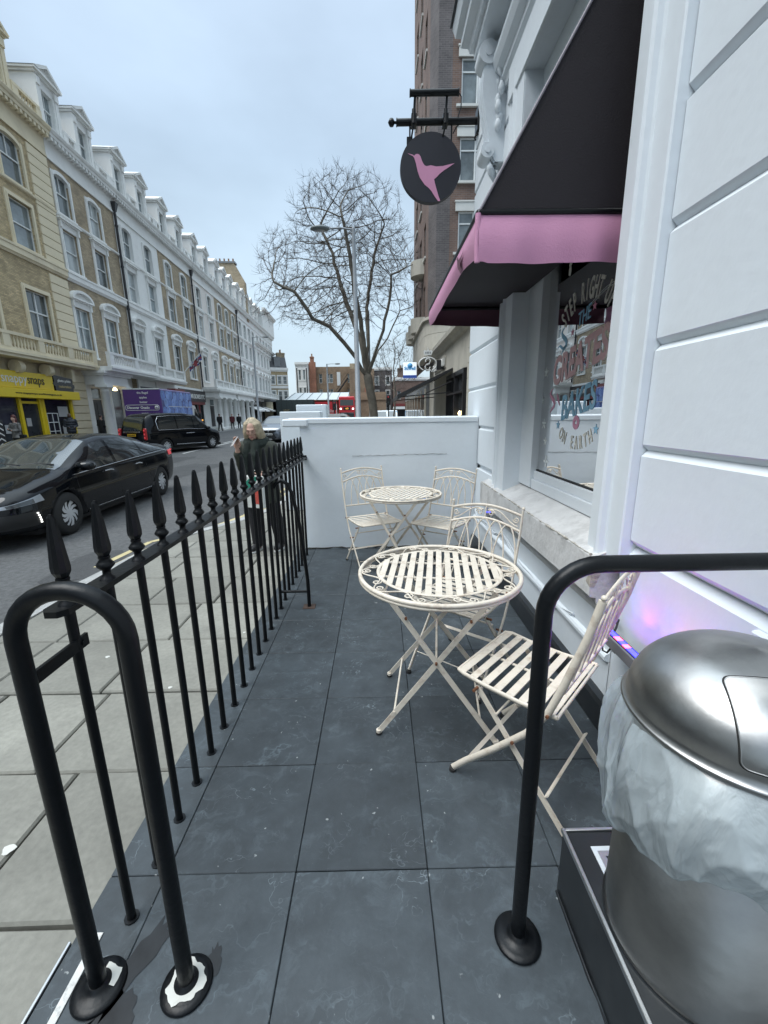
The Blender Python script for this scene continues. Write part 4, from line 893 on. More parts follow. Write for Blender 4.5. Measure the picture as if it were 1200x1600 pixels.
# plastic liner hanging out under the lid
bagm = bpy.data.materials.new('milky_plastic'); bagm.use_nodes = True; nt = bagm.node_tree; b = nt.nodes['Principled BSDF']
b.inputs['Base Color'].default_value = (.80, .90, .95, 1); b.inputs['Coat Weight'].default_value = .7; b.inputs['Coat Roughness'].default_value = .06; b.inputs['Roughness'].default_value = .22; b.inputs['Specular IOR Level'].default_value = .6
ol = nt.nodes['Material Output']; tl = nt.nodes.new('ShaderNodeBsdfTranslucent'); tl.inputs['Color'].default_value = (.84, .90, .93, 1); tp = nt.nodes.new('ShaderNodeBsdfTransparent'); tp.inputs['Color'].default_value = (.93, .97, .98, 1)
m1 = nt.nodes.new('ShaderNodeMixShader'); m1.inputs[0].default_value = .42; m2 = nt.nodes.new('ShaderNodeMixShader'); m2.inputs[0].default_value = .45
nt.links.new(b.outputs[0], m1.inputs[1]); nt.links.new(tl.outputs[0], m1.inputs[2]); nt.links.new(m1.outputs[0], m2.inputs[1]); nt.links.new(tp.outputs[0], m2.inputs[2]); nt.links.new(m2.outputs[0], ol.inputs[0])
tcb = nt.nodes.new('ShaderNodeTexCoord'); mpb = nt.nodes.new('ShaderNodeMapping'); mpb.inputs['Scale'].default_value = (9, 9, 2.6); mpb.inputs['Rotation'].default_value = (.25, .15, 0); nt.links.new(tcb.outputs['Object'], mpb.inputs[0])
vo = nt.nodes.new('ShaderNodeTexNoise'); vo.inputs['Scale'].default_value = 2.2; vo.inputs['Detail'].default_value = 4; vo.inputs['Roughness'].default_value = .55; vo.inputs['Distortion'].default_value = .6; nt.links.new(mpb.outputs[0], vo.inputs['Vector'])
bpn = nt.nodes.new('ShaderNodeBump'); bpn.inputs['Strength'].default_value = .85; bpn.inputs['Distance'].default_value = .02; nt.links.new(vo.outputs['Fac'], bpn.inputs['Height']); nt.links.new(bpn.outputs[0], b.inputs['Normal']); nt.links.new(bpn.outputs[0], tl.inputs['Normal']); M['bag'] = bagm
bl = thing('bin_liner', 'milky white plastic liner bulging out below the lid of the steel bin', 'bin liner', (.715, .712, .214))
nA, nV = 520, 60; vs = []
def rag(u): return .228+.050*math.exp(-((u-.47)/.10)**2)+.020*math.sin(u*6.283*2+2.0)+.012*math.sin(u*6.283*7+1)+.006*math.sin(u*6.283*19)
def fold(x, k): t = 1-abs((x % 1)*2-1); return t**k
for i in range(nA):
    u = i/nA; a = 2*math.pi*u; ca, sa = math.cos(a), math.sin(a)
    for j in range(nV+1):
        v = j/nV; n1 = noise.noise(Vector((ca*1.7, sa*1.7, v*1.1+3))); n2 = noise.noise(Vector((ca*4.5+4, sa*4.5, v*2.2))); n3 = noise.noise(Vector((ca*9, sa*9+2, v*5)))
        z = lidz-.004-rag(u)*v+.004*n2*v
        belly = .012+.036*math.sin(math.pi*min(1, .10+v*.86))**.9*(1+.5*n1)+.010*v
        w = .25+.75*math.sin(math.pi*min(1, v*.75+.12))
        f = .017*fold(u*9+.6*n1+.35*v, 2.2)+.009*fold(u*17+.5*n2-v*1.1, 2.0)+.0022*fold(u*41+.6*n3+v*1.2, 1.4)+.007*fold(v*1.4+u*7+.9*n1, 3.0)
        r = .183+belly+w*f-.008
        if v > .965: r -= (v-.965)*.35
        r = max(r, .187); vs.append((r*ca, r*sa, z))
m = MB(); m.add(vs, [(i*(nV+1)+j, i*(nV+1)+j+1, ((i+1) % nA)*(nV+1)+j+1, ((i+1) % nA)*(nV+1)+j) for i in range(nA) for j in range(nV)], 0, True)
m.build('plastic', M['bag'], bl)

# LED wall washer on the apron wall
ld = thing('led_bar', 'grey LED wall washer with blue and red lamps glowing on the wall behind the bin', 'light', (.93, 1.2, .50))
M['ledbody'] = mat('grey_led_housing', (.34, .34, .36), .4, metal=.6, var=.05)
m = MB(); m.box(-.022, .022, -.7, .335, -.028, .022, bev=.004); m.build('housing', M['ledbody'], ld)
m = MB(); m.box(-.018, .018, -.7, .330, .0222, .0235); m.build('lens_bed', M['gasket'], ld)
M['ledblue'] = mat('led_blue', (.02, .02, 1.0), .4, var=0, emit=7); M['ledred'] = mat('led_red', (1.0, .05, .12), .4, var=0, emit=7); M['ledoff'] = mat('led_lens', (.25, .1, .6), .4, var=0, emit=.5)
k = 0; y = .325
for w_, mt in [(.045, 'ledblue'), (.028, 'ledred'), (.03, 'ledblue'), (.022, 'ledred'), (.03, 'ledblue')]*5:
    MB().box(-.011, .011, y-w_+.002, y, .0236, .0255).build('lamp', M[mt], ld); y -= w_
    if y < -.7: break
m = MB(); m.tube([(.048, .375, .035), (.05, .36, .055), (.035, .345, .03), (.01, .325, .0)], .0045, 6); m.tube([(-.005, .335, -.01), (-.012, .355, -.04), (-.01, .345, -.075), (-.006, .32, -.07), (0, .30, -.03)], .004, 6); m.tube([(.052, .385, .04), (.048, .375, .034)], .010, 8); m.build('cable', M['rubber'], ld)
MB().box(.0, .07, .28, .30, -.05, -.03).box(.0, .07, -.2, -.18, -.05, -.03).build('bracket', M['ledbody'], ld)
for i, (c_, y_) in enumerate([((.12, .10, 1), .28), ((1, .12, .25), .22), ((.3, .12, 1), .13), ((1, .15, .3), .03), ((.2, .1, 1), -.08)]):
    l = bpy.data.lights.new('led_glow', 'SPOT'); l.energy = .55 if i % 2 == 0 else .5; l.color = c_; l.spot_size = R(64); l.spot_blend = .9; l.shadow_soft_size = .012
    lo = bpy.data.objects.new('led_glow', l); COL.objects.link(lo); lo.parent = ld; lo.location = (.0, y_, .03); lo.rotation_euler = Vector((.34, -.02*i, 1)).to_track_quat('-Z', 'Y').to_euler()
# small uplight near the far chair
l2 = thing('small_spotlight', 'small purple-glowing spotlight under the far end of the window sill', 'light', (.955, 3.55, .52))
MB().tube([(0, 0, -.03), (0, 0, .02)], .02, 10).tube([(0, 0, -.03), (.04, 0, -.04)], .008, 8).build('housing', M['ledbody'], l2)
MB().tube([(0, 0, .0202), (0, 0, .022)], .016, 10).build('lamp', M['ledblue'], l2)
l = bpy.data.lights.new('spot_glow', 'SPOT'); l.energy = .5; l.color = (.35, .15, 1); l.spot_size = R(70); l.spot_blend = .9; l.shadow_soft_size = .012
lo = bpy.data.objects.new('spot_glow', l); COL.objects.link(lo); lo.parent = l2; lo.location = (0, 0, .03); lo.rotation_euler = Vector((.3, .3, 1)).to_track_quat('-Z', 'Y').to_euler()
# ================================================================== far terrace of houses
M['brickyellow'] = brick_mat('yellow_stock_brick', (.58, .455, .26), (.36, .285, .165), (.30, .255, .19))
M['brickbrown'] = brick_mat('brown_stock_brick', (.45, .36, .235), (.31, .25, .17), (.28, .24, .19))
M['brickred'] = brick_mat('red_brown_brick', (.185, .115, .09), (.14, .09, .075), (.19, .16, .14))
M['brickblue'] = brick_mat('dark_purple_brick', (.135, .118, .12), (.10, .088, .092), (.17, .16, .15))
M['brickfar'] = brick_mat('far_brown_brick', (.30, .20, .12), (.24, .16, .10), (.25, .21, .17))
M['brickorange'] = brick_mat('orange_brick', (.38, .15, .08), (.32, .12, .07), (.3, .22, .18))
M['creamst'] = mat('cream_painted_stucco', (.72, .635, .46), .75, var=.07, vs=1.2, dirt=.28, dirtcol=(.26, .22, .15), ds=1.1, bump=.1, bs=20)
M['stucco'] = mat('white_stucco', (.80, .80, .775), .75, var=.05, vs=.8, dirt=.25, dirtcol=(.36, .35, .32), ds=1.2, bump=.1, bs=20)
M['stuccopink'] = mat('pale_pink_stucco', (.72, .67, .62), .75, var=.05, vs=.8, dirt=.22, dirtcol=(.36, .33, .3), ds=1.2)
M['leadcap'] = mat('grey_lead_roof', (.18, .19, .20), .6, var=.15, vs=2)
M['roofslate'] = mat('roof_slate', (.075, .078, .085), .6, var=.2, vs=3, bump=.3, bs=12)
M['sash'] = mat('white_sash_paint', (.72, .74, .73), .5, var=.03)
M['pipe'] = mat('black_downpipe', (.02, .02, .024), .5, var=.1)
M['terracotta'] = mat('terracotta', (.36, .20, .12), .8, var=.2, vs=5)
M['yellow'] = mat('yellow_shopfront', (.74, .54, .015), .45, var=.03)
M['black'] = mat('black_fascia', (.02, .02, .022), .4, var=.1)
M['navy'] = mat('navy_fascia', (.02, .028, .05), .4, var=.1)
M['maroonsign'] = mat('maroon_sign', (.17, .03, .03), .45, var=.08)
M['stonegrey'] = mat('grey_portland_stone', (.48, .455, .395), .8, var=.12, vs=1.2, bump=.15, bs=14, dirt=.4, dirtcol=(.16, .15, .13), ds=1.5)
def pane_mat(name, col, rough=.06, var=.5, vs=1.1):
    m = mat(name, col, rough, var=var, vs=vs, rnd=.5, spec=.8); return m
M['pane'] = pane_mat('sash_glass', (.15, .175, .18)); M['panepale'] = pane_mat('curtained_glass', (.38, .41, .41), .12, .22); M['panedark'] = pane_mat('shop_glass', (.035, .038, .042), .05, .6, .9)
FRZ = math.atan2(1, FK)
def house_root(u0, name, label):
    return thing(name, label, 'house', (FA+FK*u0, u0, ZP), FRZ)
def wall_open(mb, x0, x1, z0, z1, ops, depth=.22, mi=0, y=0):
    xs = sorted({x0, x1, *[v for o in ops for v in (o[0], o[1])]}); zs_ = sorted({z0, z1, *[v for o in ops for v in (o[2], o[3])]})
    for a, b in zip(xs, xs[1:]):
        for c, d in zip(zs_, zs_[1:]):
            mx_, mz = (a+b)/2, (c+d)/2
            if any(o[0] < mx_ < o[1] and o[2] < mz < o[3] for o in ops): continue
            mb.quad((a, y, c), (b, y, c), (b, y, d), (a, y, d), mi)
    for a, b, c, d in ops:
        mb.quad((a, y, c), (a, y+depth, c), (a, y+depth, d), (a, y, d), mi); mb.quad((b, y, c), (b, y, d), (b, y+depth, d), (b, y+depth, c), mi)
        mb.quad((a, y, c), (b, y, c), (b, y+depth, c), (a, y+depth, c), mi); mb.quad((a, y, d), (a, y+depth, d), (b, y+depth, d), (b, y, d), mi)
CACHE = {}
def shared(key, fn, mt):
    if key not in CACHE: CACHE[key] = fn().mesh(key[0], mt)
    return CACHE[key]
def window(par, xc, z0, z1, w, kind='sash', dep=.16, pane=None, nm='window'):
    """sash or casement, its frame one mesh and its glass a sub-part"""
    h = z1-z0
    def fr():
        m = MB(); t = .055; y0, y1 = dep-.05, dep+.02
        m.box(-w/2, -w/2+t, y0, y1, 0, h); m.box(w/2-t, w/2, y0, y1, 0, h); m.box(-w/2+t, w/2-t, y0, y1, 0, t*1.3); m.box(-w/2+t, w/2-t, y0, y1, h-t, h)
        if kind == 'sash': m.box(-w/2+t, w/2-t, y0-.02, y1, h*.48, h*.48+.06)
        if kind == 'cross': m.box(-w/2+t, w/2-t, y0-.02, y1, h*.60, h*.60+.07); m.box(-.035, .035, y0-.01, y1, t, h-t)
        if kind == 'half': m.box(-w/2+t, w/2-t, y0-.02, y1, h*.52, h*.52+.06); m.box(-.02, .02, y0, y1, h*.52, h-t)
        if kind == 'case': m.box(-.03, .03, y0, y1, t, h-t); m.box(-w/2+t, w/2-t, y0, y1, h*.70, h*.70+.05)
        return m
    f = link(nm, shared((nm, round(w, 2), round(h, 2), kind, dep), fr, M['sash']), par, (xc, 0, z0))
    p = shared(('pane', round(w, 2), round(h, 2), dep, pane), lambda: MB().quad((-w/2, dep, 0), (w/2, dep, 0), (w/2, dep, h), (-w/2, dep, h)), M[pane or 'pane'])
    link('pane', p, f); return f
def surround(par, xc, z0, z1, w, style, mt):
    h = z1-z0; b = .17
    def fn():
        m = MB()
        for s in (-1, 1): m.box(s*w/2, s*(w/2+b), -.07, .0, -.05, h+.02); m.box(s*w/2, s*(w/2+b*.45), -.095, -.07, -.05, h+.02)
        m.box(-w/2-b-.05, w/2+b+.05, -.13, 0, -.17, -.05)
        if style == 'arch':
            n = 12; W2 = w/2; rise = .28; pts = [(W2*math.cos(math.pi*i/n), h-rise+rise*math.sin(math.pi*i/n)) for i in range(n+1)]
            out = [((W2+b)*math.cos(math.pi*i/n), h-rise+(rise+b*1.1)*math.sin(math.pi*i/n)) for i in range(n+1)]
            for i in range(n):
                a, c, d, e_ = pts[i], pts[i+1], out[i+1], out[i]
                m.add([(a[0], -.07, a[1]), (c[0], -.07, c[1]), (d[0], -.07, d[1]), (e_[0], -.07, e_[1]), (a[0], .12, a[1]), (c[0], .12, c[1]), (d[0], 0, d[1]), (e_[0], 0, e_[1])], [(0, 1, 2, 3), (0, 4, 5, 1), (2, 6, 7, 3)])
                m.add([(a[0], .10, a[1]), (c[0], .10, c[1]), (c[0], .10, h+.01), (a[0], .10, h+.01)], [(0, 1, 2, 3)])
        elif style == 'plain': m.box(-w/2-b, w/2+b, -.07, 0, h+.02, h+.2); m.box(-w/2-b*.45, w/2+b*.45, -.095, -.07, h, h+.09)
        else:
            m.box(-w/2-b, w/2+b, -.07, 0, h+.02, h+.34); m.box(-w/2-b-.04, w/2+b+.04, -.16, 0, h+.34, h+.42); m.box(-w/2-b-.12, w/2+b+.12, -.26, 0, h+.42, h+.50)
            for s in (-1, 1): m.box(s*(w/2+.02), s*(w/2+b), -.16, -.07, h+.02, h+.34)
            if style == 'seg':
                n = 12; hw = w/2+b+.12
                for ro, ri, y in ((1, .82, -.26), ):
                    for i in range(n):
                        a0, a1 = math.pi*i/n, math.pi*(i+1)/n
                        P = [(hw*ro*math.cos(a0), .50+.50*math.sin(a0)), (hw*ro*math.cos(a1), .50+.50*math.sin(a1)), (hw*ri*math.cos(a1), .50+.36*math.sin(a1)), (hw*ri*math.cos(a0), .50+.36*math.sin(a0))]
                        m.add([(x, y, h+z) for x, z in P]+[(x, 0, h+z) for x, z in P], [(0, 1, 2, 3), (0, 4, 5, 1), (2, 6, 7, 3)])
                m.add([(0, -.06, h+.5)]+[(hw*.86*math.cos(math.pi*i/n), -.06, h+.5+.40*math.sin(math.pi*i/n)) for i in range(n+1)], [(0, i+1, i+2) for i in range(n)])
        return m
    return link('window_surround', shared(('window_surround', style, round(w, 2), round(h, 2), mt), fn, M[mt]), par, (xc, 0, z0))
def baluster_row(par, x0, x1, y, z0, h, mt, near=False, name='balustrade', plinths=None):
    m = MB(); m.box(x0, x1, y-.10, y+.10, z0, z0+.16); m.box(x0, x1, y-.13, y+.13, z0+h-.14, z0+h)
    for a in (plinths if plinths is not None else [x0, x1-.4]): m.box(a, a+.4, y-.115, y+.115, z0+.16, z0+h-.14)
    o = m.build(name, M[mt], par)
    pl = plinths if plinths is not None else [x0, x1-.4]; bm_ = shared(('baluster', round(h, 2), mt), lambda: MB().lathe([(.055, 0), (.055, .04), (.03, .08), (.06, .22*h/.9), (.045, .38*h/.9), (.028, h-.40), (.05, h-.34), (.05, h-.30)], n=8, smooth=True), M[mt])
    x = x0+.14; 
    if near:
        while x < x1-.1:
            if not any(a-.06 < x < a+.46 for a in pl): link('baluster', bm_, o, (x, y, z0+.16))
            x += .21
    else:
        mm = MB(); src = [v.co[:] for v in bm_.vertices]; fs = [tuple(p.vertices) for p in bm_.polygons]
        while x < x1-.1:
            if not any(a-.06 < x < a+.46 for a in pl): mm.add([(a+x, b+y, c+z0+.16) for a, b, c in src], fs, 0, True)
            x += .23
        if mm.v: mm.build('balusters', M[mt], o, fix=False, kind='stuff')
    return o
CORN = [(0, 0), (.05, 0), (.08, .10), (.14, .16), (.14, .24), (.42, .26), (.44, .40), (.50, .44), (.56, .56), (.56, .60), (0, .62)]
def neg(par_mb): return par_mb
def moulding(par, name, prof, x0, x1, z, mt, ret=0):
    m = MB(); pts = [(x0, 0, z), (x1, 0, z)]; m.sweep(prof, pts); return m.build(name, M[mt], par)   # travelling +x, out is -y
def dormer(par, xc, z0, mt, w=1.75):
    def fn():
        m = MB(); d = 2.6; h = 2.55; hw = w/2; ow = .46
        wall_open(m, -hw, hw, 0, h, [(-ow, ow, .55, 2.1)], .25, y=-.02)
        m.quad((-hw, -.02, 0), (-hw, d, 0), (-hw, d, h), (-hw, -.02, h)); m.quad((hw, -.02, 0), (hw, d, 0), (hw, d, h), (hw, -.02, h))
        for s in (-1, 1): m.box(s*hw, s*(hw-.26), -.09, -.02, 0, h); m.box(s*hw*.98, s*(hw-.30), -.16, -.09, h-.45, h-.1); m.box(s*(ow+.02), s*(ow+.12), -.06, -.02, .5, 2.15)
        m.box(-hw-.1, hw+.1, -.16, d*.9, h, h+.10); m.box(-hw-.2, hw+.2, -.28, d*.9, h+.10, h+.20)
        a, b = hw+.24, .62
        m.add([(-a, -.30, h+.20), (a, -.30, h+.20), (0, -.30, h+.20+b), (-a, d, h+.20), (a, d, h+.20), (0, d, h+.20+b)], [(0, 2, 5, 3), (1, 4, 5, 2)])
        for s in (-1, 1): m.add([(s*a, -.30, h+.20), (0, -.30, h+.20+b), (0, -.30, h+.04+b), (s*(a-.32), -.30, h+.20), (s*a, -.12, h+.20), (0, -.12, h+.20+b), (0, -.12, h+.04+b), (s*(a-.32), -.12, h+.20)], [(0, 1, 2, 3), (3, 2, 6, 7), (0, 4, 5, 1)])
        m.add([(-a+.28, -.12, h+.20), (a-.28, -.12, h+.20), (0, -.12, h+.06+b)], [(0, 1, 2)])
        return m
    o = link('dormer', shared(('dormer', mt, w), fn, M[mt]), par, (xc, 0, z0))
    def fr():
        m = MB(); m.box(-.46, -.41, .14, .2, .55, 2.1); m.box(.41, .46, .14, .2, .55, 2.1); m.box(-.41, .41, .12, .2, 1.28, 1.34); m.box(-.41, .41, .14, .2, .55, .61); m.box(-.41, .41, .14, .2, 2.05, 2.1); m.box(-.015, .015, .15, .19, .6, 2.05); return m
    link('window', shared(('window', 'dormer'), fr, M['sash']), o); link('pane', shared(('pane', 'dormer'), lambda: MB().quad((-.46, .19, .55), (.46, .19, .55), (.46, .19, 2.1), (-.46, .19, 2.1)), M['pane']), o)
    return o
def column_mesh(h, r, mt):
    return shared(('column', round(h, 2), r, mt), lambda: MB().box(-r*1.45, r*1.45, -r*1.45, r*1.45, 0, .16).lathe([(r*1.35, .16), (r*1.4, .24), (r*1.1, .30), (r*1.02, .36), (r, h*.35), (r*.84, h-.42), (r*.95, h-.40), (r*.85, h-.34), (r*.85, h-.24), (r*1.2, h-.16)], n=20).box(-r*1.35, r*1.35, -r*1.35, r*1.35, h-.16, h), M[mt])
def chimney(par, x, y, z, w, d, h, mt):
    m = MB(); m.box(x-w/2, x+w/2, y-d/2, y+d/2, z, z+h); m.box(x-w/2-.08, x+w/2+.08, y-d/2-.08, y+d/2+.08, z+h-.3, z+h-.12); o = m.build('chimney', M[mt], par)
    pm = shared(('chimney_pot',), lambda: MB().lathe([(.16, 0), (.14, .1), (.12, .5), (.15, .55), (.15, .6), (.10, .6)], n=10), M['terracotta'])
    n = max(2, int(d/.5))
    for k in range(n): link('chimney_pot', pm, o, (x, y-d/2+.25+k*(d-.5)/(n-1), z+h))
    return o
Z = dict(g=4.35, bal=4.35, f1=(5.35, 8.0), b1=9.4, f2=(10.05, 12.15), b2=12.75, f3=(13.0, 15.0), cor=16.25, par=16.87)
def house(u0, u1, cols, wallm, trim, label, name='terraced_house', f1kind='cross', quoins=None, style1='seg', style2='hood', balc=1.0, ground=None, near=False, dorm=True, pane=None, band=True, win_w=1.5, stack=True, chimm='brickbrown'):
    L_ = u1-u0; h = house_root(u0, name, label); cx = [c-u0 for c in cols]
    w1, w2, w3 = win_w, win_w*.92, win_w*.88
    ops = []
    for x in cx: ops += [(x-w1/2, x+w1/2, *Z['f1']), (x-w2/2, x+w2/2, *Z['f2']), (x-w3/2, x+w3/2, *Z['f3'])]
    m = MB(); wall_open(m, 0, L_, Z['g'], Z['cor']+.3, ops); m.quad((0, 0, 0), (0, 9, 0), (0, 9, Z['cor']+.3), (0, 0, Z['cor']+.3)); m.quad((L_, 0, 0), (L_, 9, 0), (L_, 9, Z['cor']+.3), (L_, 0, Z['cor']+.3)); m.quad((0, 9, 0), (L_, 9, 0), (L_, 9, 19), (0, 9, 19))
    m.build('wall', M[wallm], h, fix=False)
    for x in cx:
        for (z0, z1), w, st, kd in ((Z['f1'], w1, style1, f1kind), (Z['f2'], w2, style2, 'sash'), (Z['f3'], w3, 'arch', 'half' if near else 'sash')):
            f = window(h, x, z0, z1, w, kd, pane=(pane or random.choice(['pane', 'pane', 'panepale']))); s = surround(h, x, z0, z1, w, st, trim)
    moulding(h, 'belt_course', [(0, 0), (.06, 0), (.10, .08), (.16, .12), (.16, .36), (.20, .40), (.20, .50), (0, .52)], 0, L_, Z['b1'], trim)
    moulding(h, 'belt_course', [(0, 0), (.10, .04), (.12, .14), (0, .18)], 0, L_, Z['b2'], trim)
    if band: MB().box(0, L_, -.05, 0, 15.45, Z['cor']).box(0, L_, -.09, -.05, 15.45, 15.55).build('frieze', M[trim], h)
    moulding(h, 'cornice', CORN, 0, L_, Z['cor'], trim)
    n = int(L_/.30); dm = MB()
    for k in range(n): x = (k+.5)*L_/n; dm.box(x-.08, x+.08, -.40, -.15, Z['cor']+.08, Z['cor']+.25)
    dm.build('modillions', M[trim], h, fix=False, kind='stuff')
    if dorm:
        for i, x in enumerate(cx): dormer(h, x, Z['par']-.05, trim)
        xs = [0]+[v for x in cx for v in (x-.9, x+.9)]+[L_]
        for a, b in zip(xs[::2], xs[1::2]):
            if b-a > .35: baluster_row(h, a, b, -.02, Z['par'], .88, trim, near and b-a > .9, 'parapet', plinths=[a, b-.3] if b-a > 1 else [a])
    m = MB(); m.add([(0, .5, Z['par']-.2), (L_, .5, Z['par']-.2), (L_, 1.9, 19.3), (0, 1.9, 19.3), (0, 9, 19.4), (L_, 9, 19.4)], [(0, 1, 2, 3), (3, 2, 5, 4)]); m.add([(0, .5, Z['par']-.2), (0, 1.9, 19.3), (0, 9, 19.4), (0, 9, 15)], [(0, 1, 2, 3)]); m.add([(L_, .5, Z['par']-.2), (L_, 1.9, 19.3), (L_, 9, 19.4), (L_, 9, 15)], [(0, 1, 2, 3)]); m.build('roof', M['roofslate'], h, fix=False)
    if stack: chimney(h, L_-.15, 3.3, 18.2, .9, 3.2, 1.9, chimm)
    if quoins:
        qm = shared(('quoin_block', trim), lambda: MB().box(-.75, .75, -.07, .02, -.22, .22, bev=.015), M[trim])
        for k in range(24):
            z = 5.3+k*.47
            if 9.3 < z < 10.0 or z > 15.3: continue
            link('quoin_block', qm, h, (quoins-u0, 0, z))
    if balc is not None:
        m = MB(); m.box(0, L_, -balc, 0, 4.36, 4.50); m.box(0, L_, -balc-.08, 0, 4.50, 4.62); m.build('balcony_slab', M[trim], h)
        npl = max(2, int(L_/2.2)); pl = [i*(L_-.4)/npl for i in range(npl+1)]
        baluster_row(h, 0, L_, -balc+.12, 4.62, .84, trim, near, 'balustrade', plinths=pl)
    if ground: ground(h, L_)
    return h
def shop_sign(h, x0, x1, z0, z1, y, mt, txts, nm='shop_sign'):
    o = MB().box(x0, x1, y-.12, y, z0, z1, bev=.01).build(nm, M[mt], h)
    for (t, xc, zc, size, wd, tm) in txts:
        tb = text_mb(t, size, .02, wd, bold=.004); tb.xf(Matrix.Translation((xc, y-.121, zc))); tb.build('lettering', M[tm], o, fix=False)
    return o
M['txtwhite'] = mat('sign_white', (.75, .75, .72), .5, var=0); M['txtblack'] = mat('sign_text_dark', (.05, .04, .02), .5, var=0); M['txtgold'] = mat('sign_gold', (.40, .32, .16), .5, var=0); M['txtgrey'] = mat('sign_text_grey', (.42, .42, .42), .5, var=0)
def grd_yellow(h, L_):
    # local x = world Y - 9.0
    m = MB(); m.box(15.9, L_, -.05, .4, 0, 4.36); m.box(-.2, 15.9, .0, .6, 3.75, 4.36); m.build('ground_wall', M['creamst'], h)
    bm_ = shared(('stone_block', 'cream'), lambda: MB().box(-.76, .76, -.07, .02, -.20, .20, bev=.02), M['creamst'])
    for k in range(9): link('stone_block', bm_, h, (17.05, -.05, .27+k*.445))
    MB().box(16.1, 16.35, -.5, -.05, 3.55, 4.25, bev=.03).build('console', M['creamst'], h)
    sm_ = shared(('console', 'round'), lambda: MB().tube([(-.16, 0, 0), (.16, 0, 0)], .30, 14).tube([(-.18, 0, 0), (.18, 0, 0)], .14, 10), M['creamst'])
    for x in (4.1, 6.3, 8.4, 10.4, 12.2, 14.2): link('console', sm_, h, (x, -.42, 4.02))
    o = MB().box(3.0, 14.5, -.42, -.28, 3.02, 3.80, bev=.01).build('shop_sign', M['yellow'], h)
    for t, x0, wd, mt in (('snappy', 11.85, 1.55, 'txtwhite'), ('snaps', 13.25, 1.12, 'txtblack')):
        tb = text_mb(t, .62, .02, wd, align='CENTER'); tb.xf(Matrix.Translation((x0, -.422, 3.26))); tb.build('lettering', M[mt], o, fix=False)
    o = MB().prism([(x+.48, z) for x, z in [(14.05, 3.84), (14.10, 3.5), (13.95, 3.38), (14.12, 3.26), (14.15, 2.98), (15.55, 2.92), (15.62, 3.2), (15.72, 3.22), (15.72, 3.38), (15.60, 3.42), (15.58, 3.72)]], -.44, -.26, 'y').build('shop_sign', M['black'], h)
    for t, z, wd, mt in (('photo prints', 3.50, 1.05, 'txtwhite'), ('restoration', 3.20, 1.0, 'txtgold')):
        tb = text_mb(t, .2, .02, wd, bold=.004); tb.xf(Matrix.Translation((15.35, -.445, z))); tb.build('lettering', M[mt], o, fix=False)
    o = MB().box(3.0, 16.25, -.62, -.1, 2.56, 3.0, bev=.02).build('blind_box', M['yellow'], h)
    tb = text_mb('www.snappysnaps-southkensington.co.uk', .14, .01, 3.2); tb.xf(Matrix.Translation((13.1, -.622, 2.74))); tb.build('lettering', M['txtblack'], o, fix=False)
    for x in (3.1, 7.0, 12.0, 13.35, 13.55, 15.8):
        MB().box(x, x+.17, -.32, -.12, .1, 2.6, bev=.01).build('shopfront_post', M['yellow'], h)
    MB().box(3.0, 15.95, -.30, -.12, 0, .32, bev=.01).build('stall_riser', M['yellow'], h)
    MB().box(12.15, 13.4, -.26, -.2, 2.3, 2.42).box(12.15, 13.4, -.26, -.2, .32, .4).build('door_frame', M['yellow'], h)
    for a, b in ((3.2, 7.0), (7.17, 12.0), (12.17, 13.35), (13.7, 15.8)): MB().quad((a, -.2, .3), (b, -.2, .3), (b, -.2, 2.58), (a, -.2, 2.58)).build('shop_glass', M['panedark'], h, fix=False)
    m = MB()   # white shelf unit behind the glass
    for k in range(4): m.box(13.85, 14.7, -.225, -.205, .4+k*.47, .44+k*.47)
    for k in range(3): m.box(13.85+k*.41, 13.89+k*.41, -.225, -.205, .4, 1.85)
    m.build('shelf_unit', M['sash'], h)
    m = MB()
    for (a, b, c, d) in ((14.95, 15.65, .45, 1.15), (14.8, 15.6, 1.65, 2.2), (12.4, 12.7, 1.2, 1.6), (11.0, 11.4, .9, 1.3), (10.2, 10.8, .4, 1.1)): MB().box(a, b, -.215, -.205, c, d).build('window_poster', M['txtgrey'], h)
